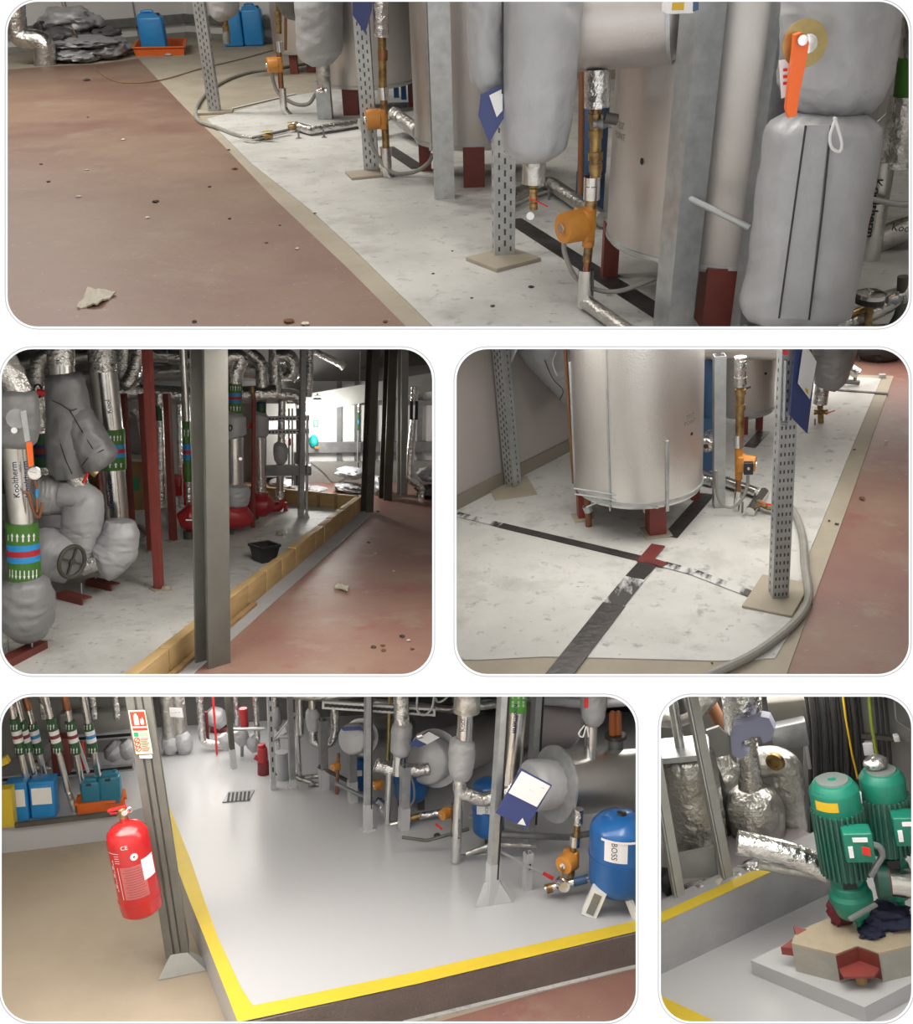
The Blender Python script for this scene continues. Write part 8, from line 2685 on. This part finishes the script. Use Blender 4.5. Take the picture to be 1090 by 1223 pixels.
T = Thing(r, 'foil_bend', 'foil bend beneath the ceiling beside the leaning strut', 'pipe', r.p(812, 860, dsk + 0.3))
pipe(T, 'foil_sleeve', [(775, 850), (800, 856), (830, 846), (850, 820)], 30, dsk + 0.3, 'foil_dull', fil=1)
pipe(T, 'dark_sleeve', [(804, 820), (812, 850)], 20, dsk + 0.1, 'jacket_dark')

def leanpost(label, x0, y0, x1, y1, w, d, m='steel_grey'):
    T = Thing(r, 'leaning_strut', label, 'post', r.p(x1, y1, d))
    a, b = r.p(x0, y0, d), r.p(x1, y1, d)
    s = r.s(b)
    ax = (b - a).normalized()
    sd = V((0.8, 0.6, 0))
    sd = (sd - ax * sd.dot(ax)).normalized()
    T.part('strut_section', MB().extr(channel(w * s, w * s, w * s * 0.1, w * s * 0.3), a, b, sd, -ax.cross(sd)), m)
    k = w * s / 2
    T.part('edge_lip', MB().beam(a - sd * k * 0.7 - V((0, k * 1.1, 0)), b - sd * k * 0.7 - V((0, k * 1.1, 0)), k * 0.25, k * 0.2), 'galv')
    T.part('foot_plate', MB().obox(b + Z * 0.004, V((w * s, 0, 0)), V((0, w * s, 0)), Z * 0.004), m)
pk = lambda x, y: (r.f(x, y, bz).y)
leanpost('tall grey strut leaning across the room behind the yellow-topped kerb', 822, 815, 871, 1062, 11, pk(871, 1062))
leanpost('shorter grey strut beside the foil-wrapped vessel, close to the kerb end', 781, 900, 813, 1084, 11, pk(813, 1084))
T = Thing(r, 'side_panel', 'dark grey metal panel behind the two leaning struts', 'panel', r.p(835, 1060, pk(835, 1062) + 0.15))
plate(T, 'panel_sheet', [(806, 1022), (852, 1012), (858, 1052), (814, 1074)], pk(835, 1062) + 0.05, 'steel_grey', 0.02)
plate(T, 'panel_sheet', [(858, 960), (888, 975), (892, 1030), (866, 1035)], dv + 0.1, 'galv', 0.01)
for i, (x, y, w, h, m, sd, lab) in enumerate([(835, 1063, 40, 14, 'foil', 3, 'crumpled foil scrap on the floor behind the yellow-topped kerb'), (858, 1056, 22, 14, 'rag', 5, 'pinkish crumpled wrap beside the leaning strut foot'), (880, 1050, 34, 14, 'foil_dull', 7, 'dull foil bundle behind the far end of the kerb'),
                                          (900, 1038, 40, 18, 'foil', 11, 'bright foil bundle under the pump inlet'), (799, 1050, 20, 26, 'black_rubber', 9, 'black rubber lump behind the kerb beside the short strut')]):
    P = r.f(x, y + h * 0.4, bz + 0.02)
    s = r.s(P)
    single(r, 'foil_scrap' if 'foil' in lab else 'wrapped_lump', MB().blob(P + Z * h * s * 0.3, V((w * s / 2, 0, 0)), V((0, 0.06, 0)), Z * h * s * 0.6, 0.35, sd, 3, 2), m, lab, 'scrap', P, sharp=70)
# cables on the wall
T = Thing(r, 'cable_bundle', 'thick bundle of black cables with one yellow cable hanging down the grey wall', 'cables', r.p(1000, 930, dw - 0.06))
rnd = random.Random(3)
for i in range(11):
    x = 966 + i * 6.2
    pipe(T, 'black_cable', [(x - 6, 815), (x, 870), (x + 6 + rnd.uniform(-2, 2), 1010)], 5.6, dw - 0.05 - 0.02 * (i % 2), 'black_rubber', fil=4)
pipe(T, 'yellow_cable', [(1004, 815), (1010, 860), (1017, 900), (1024, 930)], 2.4, dw - 0.1, 'cable_yellow', fil=5)
pipe(T, 'grey_conduit', [(952, 820), (967, 918)], 4, dw - 0.12, 'conduit')
T = Thing(r, 'cable_drop', 'green-yellow and black cables dropping beside a small wall bracket', 'cables', r.p(1050, 920, dw - 0.05))
pipe(T, 'green_cable', [(1036, 815), (1041, 870), (1048, 910)], 4.5, dw - 0.06, 'cable_green', fil=4)
for x in (1044, 1050, 1056):
    pipe(T, 'black_cable', [(x, 815), (x + 8, 915)], 3.5, dw - 0.05, 'black_rubber')
pipe(T, 'grey_cable', [(1066, 815), (1070, 860), (1092, 876)], 2.5, dw - 0.05, 'conduit', fil=3)
T.part('wall_bracket', MB().beam(r.p(1028, 878, dw - 0.05), r.p(1070, 882, dw - 0.05), 0.03, 0.02), 'steel_dark')
T.part('bracket_clip', MB().obox(r.p(1036, 893, dw - 0.05), V((0.022, 0, 0)), V((0, 0.02, 0)), Z * 0.03, 0.004), 'white_paper')
T.part('bracket_clip', MB().obox(r.p(1070, 881, dw - 0.07), V((0.012, 0, 0)), V((0, 0.02, 0)), Z * 0.014, 0.004), 'white_paper')
# cloths on the plinth
def cloth(label, cx, cy, w, h, m, seed, nm='cloth'):
    P = r.f(cx, cy, zt + 0.002)
    s = r.s(P)
    single(r, nm, MB().blob(P + Z * h * s * 0.4, V((w * s / 2, 0, 0)), V((0, w * s * 0.4, 0)), Z * h * s * 0.6, 0.4, seed, 4, 1.8, 0.6), m, label, 'cloth', P, sharp=70)
cloth('crumpled maroon cloth hanging on the tan plinth top under the pump', 1005, 1102, 26, 34, 'maroon_cloth', 4)
cloth('dark navy cloth heaped on the tan plinth top', 1056, 1102, 60, 22, 'navy_cloth', 6)
cloth('fold of navy cloth drooping over the plinth edge', 1040, 1116, 30, 10, 'navy_cloth', 9)
T = Thing(r, 'metal_bar', 'thin grey metal bar lying against the maroon cloth', 'bar', r.f(1025, 1096, zt))
T.part('bar', MB().beam(r.p(1014, 1098, dp - 0.15), r.p(1046, 1080, dp - 0.1), 0.016, 0.008), 'galv_dark')
